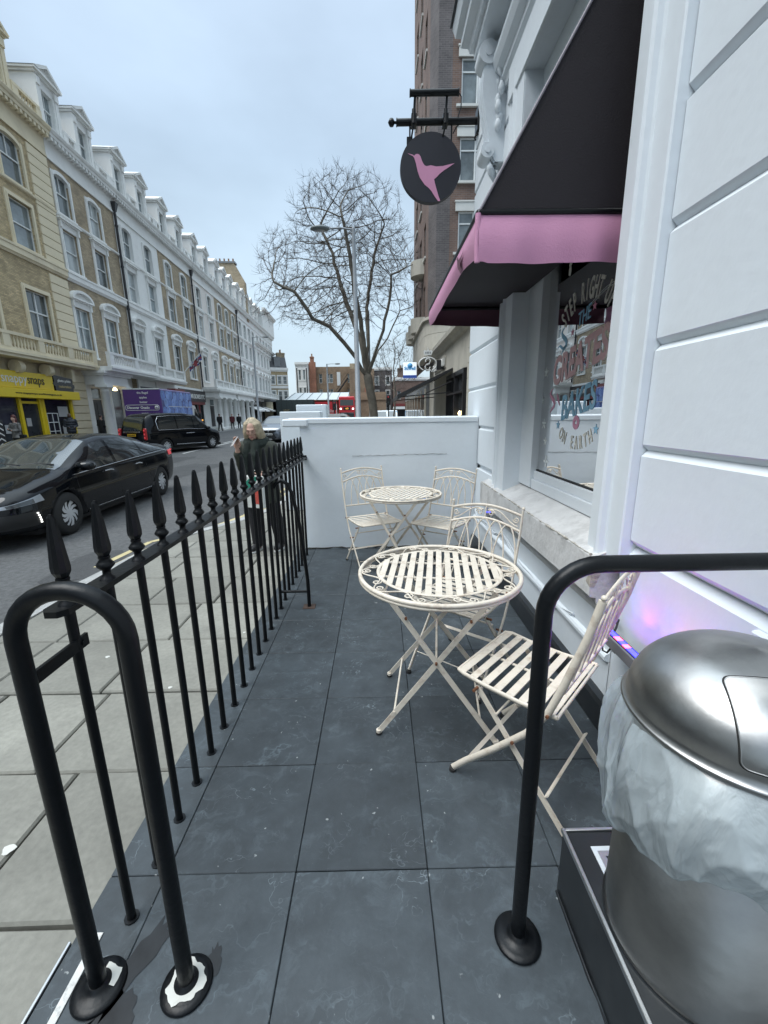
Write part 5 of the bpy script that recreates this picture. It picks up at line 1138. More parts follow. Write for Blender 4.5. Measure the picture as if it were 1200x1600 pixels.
def porch(h, L_, xs, y=-1.35, doorc=None, mt='stucco', wallm='stucco', glass=True):
    m = MB(); m.box(0, L_, .35, .6, 0, 4.36); m.build('ground_wall', M[wallm], h)
    x0, x1 = xs[0]-.35, xs[-1]+.35; hh = 3.55
    m = MB(); m.box(x0, x1, y-.25, .35, hh, hh+.12); m.box(x0+.06, x1-.06, y-.19, .35, hh+.12, hh+.55); m.box(x0-.1, x1+.1, y-.35, .35, hh+.55, hh+.66); m.box(x0-.2, x1+.2, y-.45, .35, hh+.66, 4.36); m.build('entablature', M[mt], h)
    for x in xs: link('column', column_mesh(hh, .26, mt), h, (x, y, 0))
    for x in (xs[0], xs[-1]): MB().box(x-.25, x+.25, -.0, .36, 0, hh).box(x-.3, x+.3, -.06, .36, hh-.15, hh).box(x-.3, x+.3, -.06, .36, 0, .2).build('pilaster', M[mt], h)
    dc = doorc if doorc is not None else (xs[0]+xs[-1])/2
    o = MB().box(dc-.62, dc+.62, .30, .345, .3, 2.7).box(dc-.5, dc-.05, .285, .3, .5, 1.3).box(dc+.05, dc+.5, .285, .3, .5, 1.3).box(dc-.5, dc-.05, .285, .3, 1.5, 2.5).box(dc+.05, dc+.5, .285, .3, 1.5, 2.5).build('door', M['black'], h)
    MB().quad((dc-.62, .3, 2.78), (dc+.62, .3, 2.78), (dc+.62, .3, 3.4), (dc-.62, .3, 3.4)).build('fanlight', M['pane'], h, fix=False)
    MB().box(xs[0], xs[-1], y-.3, .35, 0, .3, bev=.02).build('porch_steps', M[mt], h)
    for a, b in ((.25, xs[0]-.5), (xs[-1]+.5, L_-.25)):
        if b-a > .8 and L_ > 7: window(h, (a+b)/2, 1.0, 3.3, min(1.4, b-a), 'sash', dep=.34, nm='window')
def grd_h2(h, L_): porch(h, L_, [.32, 2.6], y=-.95, doorc=1.4); MB().quad((3.1, .30, .7), (6.2, .30, .7), (6.2, .30, 3.5), (3.1, .30, 3.5)).build('shop_glass', M['panedark'], h, fix=False); MB().box(3.05, 3.15, .22, .34, .2, 3.6).box(4.6, 4.68, .22, .34, .2, 3.6).box(6.15, 6.25, .22, .34, .2, 3.6).box(3.05, 6.25, .22, .34, .2, .7).build('shopfront_frame', M['navy'], h); MB().lathe([(0, .0), (.14, .02), (.10, .16), (.03, .22), (0, .24)], (1.6, -.9, 3.25), 12).build('porch_lamp', M['warm'], h)
M['warm'] = mat('warm_lamp', (1, .78, .42), .4, var=0, emit=3.0)
def shopfront(h, L_, x0, x1, mt, glass='panedark', z1=3.0, posts=3, riser=.45):
    m = MB(); m.box(0, L_, .5, .7, 0, 4.36); m.box(0, x0, -.1, .5, 0, 4.36); m.box(x1, L_, -.1, .5, 0, 4.36); m.box(x0, x1, 0, .5, z1+.85, 4.36); m.build('ground_wall', M['stucco'], h)
    MB().quad((x0, .1, riser), (x1, .1, riser), (x1, .1, z1), (x0, .1, z1)).build('shop_glass', M[glass], h, fix=False)
    for k in range(posts+1): x = x0+(x1-x0-.12)*k/posts; MB().box(x, x+.12, -.02, .12, 0, z1, bev=.01).build('shopfront_post', M[mt], h)
    MB().box(x0, x1, .0, .12, 0, riser, bev=.01).build('stall_riser', M[mt], h)
def grd_h3(h, L_):
    shopfront(h, L_, .2, 3.0, 'navy'); o = shop_sign(h, .2, 2.7, 2.95, 3.85, -.02, 'navy', [('HILL', 1.9, 3.12, .75, .95, 'txtwhite')])
    MB().box(.4, 1.25, -.2, -.145, 3.05, 3.72).build('sign_panel', M['txtgold'], o)
    m = MB(); m.add([(3.0, -.9, 2.95), (3.2, -1.5, 2.95), (5.2, -1.5, 2.95), (6.3, -.9, 2.95), (3.0, -.9, 3.85), (3.2, -1.5, 3.85), (5.2, -1.5, 3.85), (6.3, -.9, 3.85)], [(0, 1, 5, 4), (1, 2, 6, 5), (2, 3, 7, 6), (0, 3, 2, 1), (4, 5, 6, 7), (0, 4, 7, 3)]); o = m.build('hotel_sign', M['maroonsign'], h)
    tb = text_mb('Hotel', .62, .02, 1.5); tb.xf(Matrix.Translation((4.25, -1.52, 3.2))); tb.build('lettering', M['txtgold'], o, fix=False)
    MB().box(3.1, 6.3, -.9, .3, 0, .2).box(3.1, 3.4, -.9, -.4, 0, 2.95).box(5.9, 6.2, -.9, -.4, 0, 2.95).build('hotel_entrance', M['stucco'], h)
    MB().quad((3.4, -.3, 0), (5.9, -.3, 0), (5.9, -.3, 2.95), (3.4, -.3, 2.95)).build('shop_glass', M['panedark'], h, fix=False)
def grd_h4(h, L_):
    shopfront(h, L_, .3, L_-.25, 'black', posts=4); shop_sign(h, .3, L_-.2, 3.0, 4.1, -.25, 'black', [('MR.BONES ETC', L_-2.5, 3.3, .62, 3.9, 'txtwhite')])
    MB().box(.4, L_-.3, -.3, -.1, 2.72, 3.0).build('red_band', M['maroonsign'], h)
def grd_shop(sign, fm, awn=None):
    def g(h, L_):
        shopfront(h, L_, .4, L_-.4, fm, posts=5); shop_sign(h, .4, L_-.4, 3.0, 3.85, -.2, fm, [(sign, L_*.5, 3.2, .5, L_*.4, 'txtwhite')] if sign else [])
        if awn:
            for a, b in awn:
                MB().add([(a, -.2, 3.0), (b, -.2, 3.0), (b, -2.0, 2.3), (a, -2.0, 2.3), (a, -.2, 2.95), (b, -.2, 2.95), (b, -2.0, 2.1), (a, -2.0, 2.1)], [(0, 1, 2, 3), (4, 7, 6, 5), (3, 2, 6, 7), (0, 3, 7, 4), (1, 5, 6, 2)]).build('awning', M['stucco'], h)
    return g
house(-26, -8.8, [-23, -18, -13], 'brickbrown', 'stucco', 'brown brick house far to the left behind the camera', dorm=False)
house(-8.6, 8.9, [-5, -1, 3, 7], 'stucco', 'stucco', 'white stucco house left of the yellow brick house', dorm=False)
house(9.0, 26.9, [13.5, 17.0, 20.5, 24.1], 'brickyellow', 'creamst', 'yellow brick house with cream trim above the yellow shop at the left edge', quoins=26.13, style1='plain', style2='plain', ground=grd_yellow, near=True, win_w=1.7, chimm='brickyellow')
house(26.9, 33.4, [27.85, 30.9], 'brickbrown', 'stucco', 'narrow brown brick house with white pediments above a columned porch, next to the yellow shop', ground=grd_h2, near=True, balc=1.75)
house(33.45, 40.1, [34.85, 38.1], 'stucco', 'stucco', 'all-white stucco house above the hotel sign between two brick houses', ground=grd_h3, near=True, balc=1.2)
house(40.1, 47.5, [41.9, 45.4], 'brickbrown', 'stucco', 'brown brick house with white trim above the black shop front, beyond the white house', ground=grd_h4, balc=None)
house(47.55, 55.0, [49.4, 52.9], 'stuccopink', 'stucco', 'pale pink stucco house over a wide columned porch', ground=lambda h, L_: porch(h, L_, [.6, 2.6, 4.9, 6.9], y=-1.5), balc=1.6)
house(55.0, 64.5, [56.8, 59.8, 62.8], 'brickbrown', 'stucco', 'three-window brown brick house beyond the pale pink one', ground=lambda h, L_: porch(h, L_, [.7, 3.2, 6.0, 8.8], y=-1.5), balc=1.6)
house(64.6, 76.0, [66.4, 69.2, 72.0, 74.6], 'stucco', 'stucco', 'four-window white house near the far end of the left terrace', ground=grd_shop('CAFE', 'black', [(1.5, 5.5), (6.5, 10)]), balc=1.2)
hh = house(76.0, 92.0, [77.8, 80.4, 83, 85.6, 88.2, 90.4], 'stucco', 'stucco', 'white stucco corner house closing the left terrace', ground=grd_shop('', 'black', [(1, 6), (8, 14)]), balc=1.2, stack=False)
MB().box(5, 16, -.6, 8, 16.8, 19.6).build('upper_storey', M['stucco'], hh)
m = MB(); m.sweep(CORN, [(-.3, 0, 13.2), (16, 0, 13.2)]); m.sweep(CORN, [(4.8, -.6, 19.6), (16, -.6, 19.6)]); m.build('heavy_cornice', M['stucco'], hh)
gw = thing('brick_gable', 'tall brown brick gable rising above the roofs at the far end of the left row', 'building', (FA+FK*70, 70, ZP), FRZ)
MB().prism([(-.2, 16), (9.2, 16), (9.2, 24.2), (1.2, 24.2), (-.2, 21.6)], 1.2, 2.2, 'x').xf(Matrix.Identity(4)).build('gable_wall', M['brickbrown'], gw)
MB().box(1.1, 2.3, 1.0, 9.4, 24.2, 24.45).build('coping', M['leadcap'], gw)
m = MB()
for k in range(12): m.lathe([(.14, 0), (.11, .45), (.14, .5)], (1.7, 1.4+k*.66, 24.45), 8)
m.build('chimney_pots', M['terracotta'], gw, kind='stuff')
# downpipes
for i, (u, z0, wd_) in enumerate([(33.42, 4.7, 'between the narrow brick house and the white stucco house'), (47.52, 4.6, 'between the black shop house and the pale pink house'), (64.55, 5.6, 'beyond the three-window brick house')]):
    d = thing('downpipe', 'black rainwater pipe running down '+wd_, 'drainpipe', (FA+FK*u, u, ZP), FRZ, 'rainwater pipes on the left terrace')
    MB().tube([(0, -.14, z0), (0, -.14, 15.6)], .085, 10).build('pipe', M['pipe'], d)
    MB().add([(-.22, -.36, 16.1), (.22, -.36, 16.1), (.22, 0, 16.1), (-.22, 0, 16.1), (-.09, -.24, 15.55), (.09, -.24, 15.55), (.09, -.05, 15.55), (-.09, -.05, 15.55)], [(0, 1, 2, 3), (0, 4, 5, 1), (1, 5, 6, 2), (2, 6, 7, 3), (3, 7, 4, 0), (4, 7, 6, 5)]).build('hopper', M['pipe'], d)
    for z in (7, 9.2, 12, 14.6):
        if z > z0: MB().tube([(0, -.14, z), (0, -.14, z+.12)], .11, 10).build('collar', M['pipe'], d)
# flag on a pole at the hotel
fl = thing('hotel_flag', 'drooping union flag on an angled pole above the hotel entrance', 'flag', (FA+FK*39.4+1.2, 39.4, 5.2+ZP), FRZ)
MB().tube([(0, 0, 0), (.55, -1.6, 1.9)], .035, 8).build('pole', M['sash'], fl)
M['flagred'] = mat('flag_red', (.26, .05, .06), .8, var=.1); M['flagblue'] = mat('flag_blue', (.03, .05, .2), .8, var=.1)
m = MB(); n = 14; vs = []
for i in range(n+1):
    for j in range(9):
        p = Vector((.55, -1.6, 1.9))*(1-.62*i/n); vs.append(p+Vector((.10*math.sin(i*1.1+j*.4)+.02*j, .06*math.sin(i*.9), -.085*j*(1-.25*i/n))))
for i in range(n):
    for j in range(8):
        u, v = (i+.5)/n-.5, (j+.5)/8-.5; mi = 0
        if abs(u) < .08 or abs(v) < .12: mi = 1
        elif abs(abs(u)-abs(v)) < .09: mi = 2
        m.add([vs[i*9+j], vs[(i+1)*9+j], vs[(i+1)*9+j+1], vs[i*9+j+1]], [(0, 1, 2, 3)], mi, True)
m.build('cloth', [M['flagblue'], M['flagred'], M['sash']], fl, fix=False)

# ================================================================== far cross street and beyond
def block_building(name, label, x0, x1, y, z1, mt, cols, rowsz, trim='stucco', depth=12, rz=0, ww=1.1, parap=True, surr=True):
    b = thing(name, label, 'building', (x0, y, ZP), rz); L_ = x1-x0; ops = []
    for c in cols:
        for z0_, z1_ in rowsz: ops.append((c-ww/2, c+ww/2, z0_, z1_))
    m = MB(); wall_open(m, 0, L_, 0, z1, ops, .2); m.quad((0, 0, 0), (0, depth, 0), (0, depth, z1), (0, 0, z1)); m.quad((L_, 0, 0), (L_, depth, 0), (L_, depth, z1), (L_, 0, z1)); m.quad((0, 0, z1), (L_, 0, z1), (L_, depth, z1), (0, depth, z1)); m.build('wall', M[mt], b, fix=False)
    for c in cols:
        for z0_, z1_ in rowsz:
            window(b, c, z0_, z1_, ww, 'sash', dep=.15)
            if surr: MB().box(-ww/2-.18, ww/2+.18, -.06, 0, -.2, 0).box(-ww/2-.18, ww/2+.18, -.08, 0, z1_-z0_, z1_-z0_+.25).box(-ww/2-.18, -ww/2, -.06, 0, 0, z1_-z0_).box(ww/2, ww/2+.18, -.06, 0, 0, z1_-z0_).build('window_surround', M[trim], b, (c, 0, z0_))
    if parap: MB().box(-.1, L_+.1, -.25, .1, z1-.35, z1+.15).box(-.05, L_+.05, -.12, .05, z1-.6, z1-.35).build('cornice', M[trim], b)
    return b
Yb = 105
b = block_building('corner_terrace', 'cream banded terrace house at the far end of the street, next to the left row', -25.5, -17.6, 86, 10.6, 'brickyellow', [.9, 2.3, 3.6, 4.9, 6.2, 7.3], [(1.2, 2.8), (4.4, 6.2), (7.6, 9.1)], rz=R(25), ww=.7)
MB().box(0, 7.9, -.12, 0, 6.75, 7.25).box(0, 7.9, -.15, 0, 3.5, 3.9).build('belt_course', M['stucco'], b)
MB().add([(0, .2, 10.7), (7.9, .2, 10.7), (7.9, 1.4, 12.9), (0, 1.4, 12.9), (7.9, 8, 12.9), (0, 8, 12.9), (7.9, 8, 10.7)], [(0, 1, 2, 3), (3, 2, 4, 5), (1, 6, 4, 2)]).build('roof', M['roofslate'], b, fix=False)
for x in (1.2, 4.4, 7.2): chimney(b, x, 2.5, 12.2, 1.6, 1.0, 1.7, 'brickbrown')
for x in (2.8, 6.0): MB().box(x-.6, x+.6, .3, 2, 11, 12.9).build('dormer', M['leadcap'], b)
b = block_building('white_town_house', 'narrow white town house with four sash windows beyond the crossroads', -18.7, -15.9, 100, 12.9, 'stucco', [.95, 1.95], [(1.2, 3.2), (5.3, 7.5), (9.2, 11.4)], ww=.5)
MB().box(.2, .4, -.08, 0, 4, 11.8).box(2.4, 2.6, -.08, 0, 4, 11.8).build('pipe_strip', M['pipe'], b)
b = block_building('brown_rear_houses', 'brown brick backs of houses with a fire stair beyond the crossroads', -15.9, -4.9, 102, 12.2, 'brickfar', [2.6, 4.3, 5.1, 9.2], [(5.6, 7.2), (8.6, 10.6)], ww=.7, parap=False, surr=False)
MB().box(.1, 1.6, -.8, 0, 0, 13.2).build('chimney_breast', M['brickorange'], b); chimney(b, .85, -.4, 13.2, .8, .8, 1.2, 'brickorange')
MB().box(3.9, 4.6, -.06, 0, 2.4, 5.2).box(6.4, 7.2, -.06, 0, 8, 11.0).build('white_panel', M['sash'], b)
MB().bar((4.3, -.9, 3.4), (9.0, -.9, 9.6), .9, .25, (0, 1, 0)).bar((4.3, -1.3, 4.3), (9.0, -1.3, 10.5), .08, .08, (0, 1, 0)).build('fire_stair', M['pipe'], b)
b2 = thing('brown_brick_block', 'plain tan brick block with a small chimney beyond the crossroads', 'building', (-6.4, 99, ZP))
MB().box(0, 5.6, 0, 9, 0, 11.4).build('wall', M['brickfar'], b2); MB().box(.1, 2.6, .5, 1.5, 11.4, 12.6).build('roof_box', M['brickbrown'], b2); MB().box(3.4, 4.7, -.5, 0, 3.2, 7.2).build('chimney', M['brickorange'], b2)
b = block_building('grey_town_house', 'dark grey town house with white windows behind the big tree', -.8, 3.4, 104, 12.0, 'brickblue', [.6, 3.2], [(2, 3.6), (5, 6.8), (8.2, 10)], ww=.8)
b = block_building('red_brick_houses', 'low red-brown brick houses to the right of the big tree', 3.6, 11.5, 98, 9.2, 'brickred', [1.2, 3.2, 5.2, 7.0], [(4.6, 6.4)], ww=.8, surr=False)
chimney(b, 1.6, 1, 9.2, 1.4, .9, 2.2, 'brickred'); chimney(b, 4.6, 1, 9.2, 1.2, .9, 1.6, 'brickorange')
MB().box(-.2, 7.9, -2.4, 0, 3.0, 3.6).build('awning', M['maroonsign'], b); MB().box(-.2, 7.9, -2.5, 0, 2.4, 2.95).build('sign_band', M['sash'], b)
MB().box(1.0, 5.0, -.15, 0, 0, 2.4).build('shop_glass', M['panedark'], b)
st_ = thing('station_building', 'low station building with pale glazed canopy roof beyond the crossroads', 'building', (-19.5, 80, ZP))
MB().box(0, 21, 0, 6, 0, 4.0).build('wall', M['brickfar'], st_)
m = MB(); m.add([(2.4, -1.5, 4.1), (14.2, -1.5, 4.1), (14.2, 2.2, 5.5), (3.6, 2.2, 5.5)], [(0, 1, 2, 3)]); M['glassroof'] = mat('glazed_roof', (.50, .54, .55), .35, var=.1); m.build('glazed_roof', M['glassroof'], st_, fix=False)
for k in range(7): MB().bar((2.8+k*1.85, -1.52, 4.14), (3.9+k*1.7, 2.2, 5.54), .07, .07, (1, 0, 0)).build('glazing_bar', M['leadcap'], st_)
MB().box(14.2, 21, -.2, 3, 4.0, 5.4).build('brick_upstand', M['brickfar'], st_)
hg = thing('dark_hoarding', 'dark green-grey hoarding along the station front', 'hoarding', (-18.2, 77, ZP)); M['darkgreen'] = mat('dark_green_paint', (.045, .06, .06), .6, var=.1)
MB().box(0, 6.8, 0, .2, .0, 4.1).build('panel', M['darkgreen'], hg)
for k in range(8): MB().box(k*.95, k*.95+.05, -.03, 0, 0, 4.1).build('batten', M['black'], hg)
tb = text_mb('IBIS', .8, .02, 1.0); tb.xf(Matrix.Translation((1.8, -.02, 1.9))); tb.build('lettering', M['txtgold'], hg, fix=False)
rh = thing('red_hoarding', 'bright red hoarding with white script next to the bus', 'hoarding', (-11.3, 77.2, ZP)); M['red'] = mat('red_paint', (.52, .03, .04), .45, var=.06)
MB().box(0, 3.95, 0, .2, 0, 3.7).build('panel', M['red'], rh); MB().box(.1, 3.8, -.03, 0, .75, .9).box(3.75, 3.9, -.03, 0, .75, 3.3).build('white_border', M['sash'], rh)
tb = text_mb('Taste Cellar', .75, .02, 2.9); tb.xf(Matrix.Translation((1.95, -.03, 1.85))); tb.build('lettering', M['txtwhite'], rh, fix=False)
ck = thing('cream_kiosk', 'low cream rendered building left of the dark hoarding', 'building', (-24.5, 80, ZP)); MB().box(0, 6.1, 0, 4, 0, 3.9).build('wall', M['creamst'], ck); MB().box(-.1, 6.2, -.15, 4.1, 3.9, 4.15).build('roof_edge', M['leadcap'], ck); MB().box(.6, 2.0, -.06, 0, 2.6, 3.5).build('sign_panel', M['black'], ck)

# ================================================================== brick tower and bakery on the right
tw = thing('brick_apartment_block', 'tall dark brick apartment block with white casements beyond the white building', 'building', (2.85, 22.0, ZP))
H_ = 34.0
ops = [(1.05, 2.35, z, z+1.72) for z in [9.05-.0+k*2.92+.22 for k in range(9)]]
ops = [(1.02, 2.42, 7.42+k*2.92+1.75-.22, 7.42+k*2.92+1.75+1.5) for k in range(9)]
m = MB(); wall_open(m, .62, 9, 3.9, H_, ops, .14); m.build('wall', M['brickred'], tw, fix=False)
m = MB(); m.quad((0, .0, 3.9), (.62, 0, 3.9), (.62, 0, H_), (0, 0, H_)); m.quad((0, 0, 3.9), (-.25, 1.0, 3.9), (-.25, 1.0, H_), (0, 0, H_)); m.quad((9, 0, 3.9), (9, 14, 3.9), (9, 14, H_), (9, 0, H_)); m.build('corner_wall', M['brickblue'], tw, fix=False)
side = MB(); sops = []
for k in range(10): sops += [(1.2, 2.1, 6.6+k*2.92, 8.2+k*2.92), (3.3, 4.4, 6.6+k*2.92, 8.2+k*2.92), (5.8, 6.9, 6.6+k*2.92, 8.2+k*2.92)]
wall_open(side, 0, 8.5, 3.9, H_, sops, .12); Mx = Matrix.Translation((-.25, 1.0, 0)) @ Matrix(((0, 1, 0, 0), (1, 0, 0, 0), (0, 0, 1, 0), (0, 0, 0, 1)))
side.xf(Mx).build('street_wall', M['brickred'], tw, fix=False)
M['towertrim'] = mat('tower_trim', (.60, .60, .57), .7, var=.05)
for (a, b, c, d) in ops:
    f = window(tw, (a+b)/2, c, d, b-a, 'case', dep=.10); link('lintel', shared(('lintel', 'tw'), lambda: MB().box(-.85, .80, -.08, .02, 0, .40).box(-.88, .83, -.11, .02, .36, .42), M['towertrim']), tw, ((a+b)/2, 0, d)); link('sill', shared(('sill', 'tw'), lambda: MB().box(-.92, .85, -.12, .02, -.10, 0), M['towertrim']), tw, ((a+b)/2, 0, c))
for (a, b, c, d) in sops:
    MB().box(-.19, -.13, 1+a, 1+b, c, d).build('pane', M['pane'], tw); MB().box(-.33, -.24, 1+a-.1, 1+b+.1, c-.1, c).build('sill', M['towertrim'], tw)
for k, z in enumerate([19.9, 31.3]): MB().box(-.06, 9, -.05, .02, z, z+.22).build('string_course', M['towertrim'], tw)
for i, (y, w) in enumerate([(2.6, 1.0), (4.6, 1.0), (6.6, .9)]):
    for zz in (6.0, 8.9):
        if zz > 7 and i: continue
        pts = arc(0, 0, .75, 90, 270, 10); MB().prism([(px*.9, py*w) for px, py in pts], 0, .75, 'z').build('round_balcony', M['stonegrey'], tw, (-.25, 1+y, zz))
# curved stone balcony band
cu = arc(1.0, 0, 1.55, 270, 180, 10); outer = [(6.0, -1.55)]+cu+[(-.55, 6.4)]
sb = thing('stone_balcony', 'curved grey stone balcony band round the corner of the brick apartment block', 'balcony', (2.85, 22.0, ZP))
segs = list(zip(outer, outer[1:]))
for k, (a, b) in enumerate(segs):
    L2 = math.hypot(b[0]-a[0], b[1]-a[1]); nsub = max(1, round(L2/1.3))
    for q in range(nsub):
        p0 = (a[0]+(b[0]-a[0])*q/nsub, a[1]+(b[1]-a[1])*q/nsub); p1 = (a[0]+(b[0]-a[0])*(q+1)/nsub, a[1]+(b[1]-a[1])*(q+1)/nsub)
        for z0_, z1_ in ((4.55, 5.22), (5.235, 5.85)):
            m = MB(); n_ = Vector((p1[1]-p0[1], -(p1[0]-p0[0]), 0)).normalized()*-.2
            m.add([(p0[0], p0[1], z0_), (p1[0], p1[1], z0_), (p1[0], p1[1], z1_), (p0[0], p0[1], z1_), (p0[0]-n_.x, p0[1]-n_.y, z0_), (p1[0]-n_.x, p1[1]-n_.y, z0_), (p1[0]-n_.x, p1[1]-n_.y, z1_), (p0[0]-n_.x, p0[1]-n_.y, z1_)], [(0, 1, 2, 3), (4, 7, 6, 5), (3, 2, 6, 7), (0, 4, 5, 1)]); m.build('stone_panel', M['stonegrey'], sb)
m = MB(); full = outer+[(6, 6.4)]; m.prism(full, 4.30, 4.54, 'z'); m.prism([(x-.12 if x < 3 else x, y-.12 if y < 3 else y) for x, y in full], 5.86, 5.98, 'z'); m.build('slab', M['stonegrey'], sb)
# single-storey stone shop parade under it (faces the street, local frame = world)
bk = thing('bakery_building', 'pale stone single-storey bakery front with a black awning beyond the white building', 'building', (2.8, 12.0, ZP))
hz = 4.08
m = MB(); m.box(0, 9, 0, 1.6, 0, hz); m.box(0, 9, 1.6, 9.8, 3.0, hz); m.box(0, .4, 5.5, 9.8, 0, 3.0); m.box(.35, 9, 1.6, 5.5, 0, 3.0); m.box(.3, 9, 9.8, 14, 0, hz); m.build('wall', M['stonegrey'], bk)
blm = [shared(('stone_block', 'bk', k), lambda k=k: MB().box(-.012, .02, .006, .80-.006, .006, .44-.006, bev=.006), M['stonegrey']) for k in range(1)]
for j in range(2):
    for k in range(9): link('stone_block', blm[0], bk, (-.003, .0+j*.81, k*.44))
m = MB(); m.sweep([(0, 0), (.10, .02), (.14, .12), (.30, .18), (.32, .32), (0, .34)], [(0, 14, hz), (0, -.1, hz), (5, -.1, hz)]); m.build('cornice', M['stonegrey'], bk)
MB().box(.0, 9, 0, 14, hz+.2, hz+.34).build('roof', M['leadcap'], bk)
m = MB(); m.box(-.05, .3, 2.0, 2.12, 0, 3.0); m.box(-.05, .3, 3.6, 3.7, 0, 3.0); m.box(-.05, .3, 5.4, 5.5, 0, 3.0); m.box(-.05, .3, 2.12, 5.4, 2.85, 3.0); m.box(-.045, .2, 2.12, 5.4, 2.25, 2.32); m.build('shopfront_frame', M['black'], bk)
MB().quad((.1, 2.0, 0), (.1, 5.5, 0), (.1, 5.5, 3), (.1, 2.0, 3)).build('shop_glass', M['panedark'], bk, fix=False)
MB().lathe([(0, -.05), (.04, -.04), (.06, .03), (.02, .1), (0, .12)], (.07, 3.1, 1.55), 10).build('pendant_lamp', M['warm'], bk)
o = MB().box(-.03, 0, 5.9, 9.3, 3.40, 3.95).build('sign_backing', M['stonegrey'], bk)
tb = text_mb('OLE & STEEN', .42, .10, 3.1, bold=.006); tb.xf(Matrix.Translation((-.05, 7.5, 3.48)) @ RM90); tb.build('lettering', M['txtwhite'], o, fix=False)
# black folding awning projecting over the pavement
m = MB(); m.add([(-.02, 4.2, 3.22), (-.02, 9.6, 3.22), (-2.07, 9.6, 2.28), (-2.07, 4.2, 2.28), (-.02, 4.2, 3.12), (-.02, 9.6, 3.12), (-2.07, 9.6, 2.12), (-2.07, 4.2, 2.12)], [(0, 1, 2, 3), (4, 7, 6, 5), (3, 2, 6, 7), (0, 3, 7, 4), (1, 5, 6, 2)]); m.build('awning', M['black'], bk)
[MB().tube(q, .024, 6).build('awning_arm', M['black'], bk) for q in ([(-.02, 4.3, 2.35), (-2.0, 4.3, 2.2)], [(-.02, 4.3, 2.75), (-1.0, 4.3, 2.32)], [(-.02, 9.4, 2.35), (-2.0, 9.4, 2.2)])]
# shops beyond, grey fascia
m = MB(); m.box(.1, 9, 14, 34, 0, 3.3); m.build('shop_row', M['leadcap'], bk)
for k in range(8):
    MB().box(.02, .1, 14.3+k*2.4, 16.3+k*2.4, .5, 2.7).build('shop_glass', M['panedark'], bk); MB().box(.0, .12, 14.0+k*2.4, 14.14+k*2.4, 0, 3.0).build('shopfront_post', M['stonegrey'], bk)
# crowned pretzel emblem on a projecting frame
pz = thing('pretzel_sign', 'white outline pretzel with a crown projecting above the black awning', 'sign', (2.1, 18.3, 3.35))
m = MB(); rxx, rzz = .37, .27
m.tube([(rxx*math.cos(R(a)), 0, rzz*math.sin(R(a))) for a in range(-62, 243, 10)], .028, 8)
m.tube([(.10*math.cos(R(a)), 0, .12+.10*math.sin(R(a))) for a in range(-60, 200, 15)], .026, 8); m.tube([(-.10*math.cos(R(a)), 0, -.12-.0+.12*math.sin(R(a))) for a in range(-100, 120, 15)][::-1], .026, 8)
m.tube([(.10, 0, .10), (.05, 0, .0), (-.06, 0, -.02), (-.12, 0, -.12)], .026, 8); m.tube([(-.12, 0, -.14), (-.05, 0, -.26), (.08, 0, -.22), (.16, 0, -.30), (.24, 0, -.24)], .026, 8); m.tube([(.10, 0, -.10), (.06, 0, -.22), (0, 0, -.27)], .024, 8); m.build('pretzel', M['txtwhite'], pz)
m = MB(); m.prism([(-.15, .36), (.15, .36), (.19, .50), (.14, .56), (.07, .52), (0, .60), (-.07, .52), (-.14, .56), (-.19, .50)], -.02, .02, 'y'); m.lathe([(0, -.03), (.03, 0), (0, .03)], (0, 0, .63), 8); m.build('crown', M['txtwhite'], pz)
m = MB()
for x in (-.09, -.03, .03, .09): m.box(x-.014, x+.014, -.024, -.0205, .41, .49)
m.build('crown_gaps', M['black'], pz); MB().box(.36, .7, -.03, .03, -.22, .16).build('bracket', M['black'], pz)
bs2 = thing('blue_white_shop_sign', 'square white projecting sign with blue lettering beyond the pretzel sign', 'sign', (1.66, 22.5, 3.55)); M['signblue'] = mat('sign_blue', (.05, .12, .5), .4, var=0); M['signsky'] = mat('sign_light_blue', (.12, .42, .75), .4, var=0)
M['signlit'] = mat('lit_sign_white', (.80, .86, .92), .4, var=0, emit=.35)
MB().box(-.34, .34, -.06, .06, -.42, .34, bev=.01).build('panel', M['signlit'], bs2); MB().box(-.345, .345, -.065, .065, -.42, -.28).build('blue_band', M['signblue'], bs2); MB().box(.34, 1.1, -.02, .02, .1, .16).build('bracket', M['black'], bs2)
tb = text_mb('Stiwell', .22, .01, .58, bold=.01); tb.xf(Matrix.Translation((0, -.066, -.02))); tb.build('lettering', M['signsky'], bs2, fix=False); MB().lathe([(0, -.004), (.13, -.004), (.13, .004), (0, .004)], n=16).xf(Matrix.Translation((0, -.062, .18)) @ Matrix.Rotation(R(90), 4, 'X')).build('round_mark', M['signsky'], bs2)
# ================================================================== vehicles
M['paintblack'] = mat('black_car_paint', (.004, .005, .007), .25, var=0, coat=.75, spec=0)
M['paintgrey'] = mat('grey_car_paint', (.13, .15, .18), .28, metal=.4, var=0, coat=1.0)
M['paintwhite'] = mat('white_car_paint', (.66, .68, .68), .3, var=0, coat=.6)
M['carglass'] = mat('car_glass', (.018, .022, .025), .03, var=0, spec=.9); M['screenglass'] = mat('windscreen_glass', (.035, .045, .05), .02, var=0, spec=1.0, coat=1.0)
M['tyre'] = mat('tyre', (.018, .018, .018), .8, var=.1); M['rim'] = mat('alloy_rim', (.62, .63, .65), .35, metal=.25, var=0); M['chrome'] = mat('chrome', (.75, .76, .78), .12, metal=1, var=0)
M['blackplastic'] = mat('black_plastic', (.015, .015, .016), .5, var=.05); M['lampclear'] = mat('headlamp_lens', (.26, .28, .31), .12, var=0, spec=.9, coat=1); M['lampdark'] = mat('headlamp_dark', (.05, .055, .06), .15, var=0, coat=1)
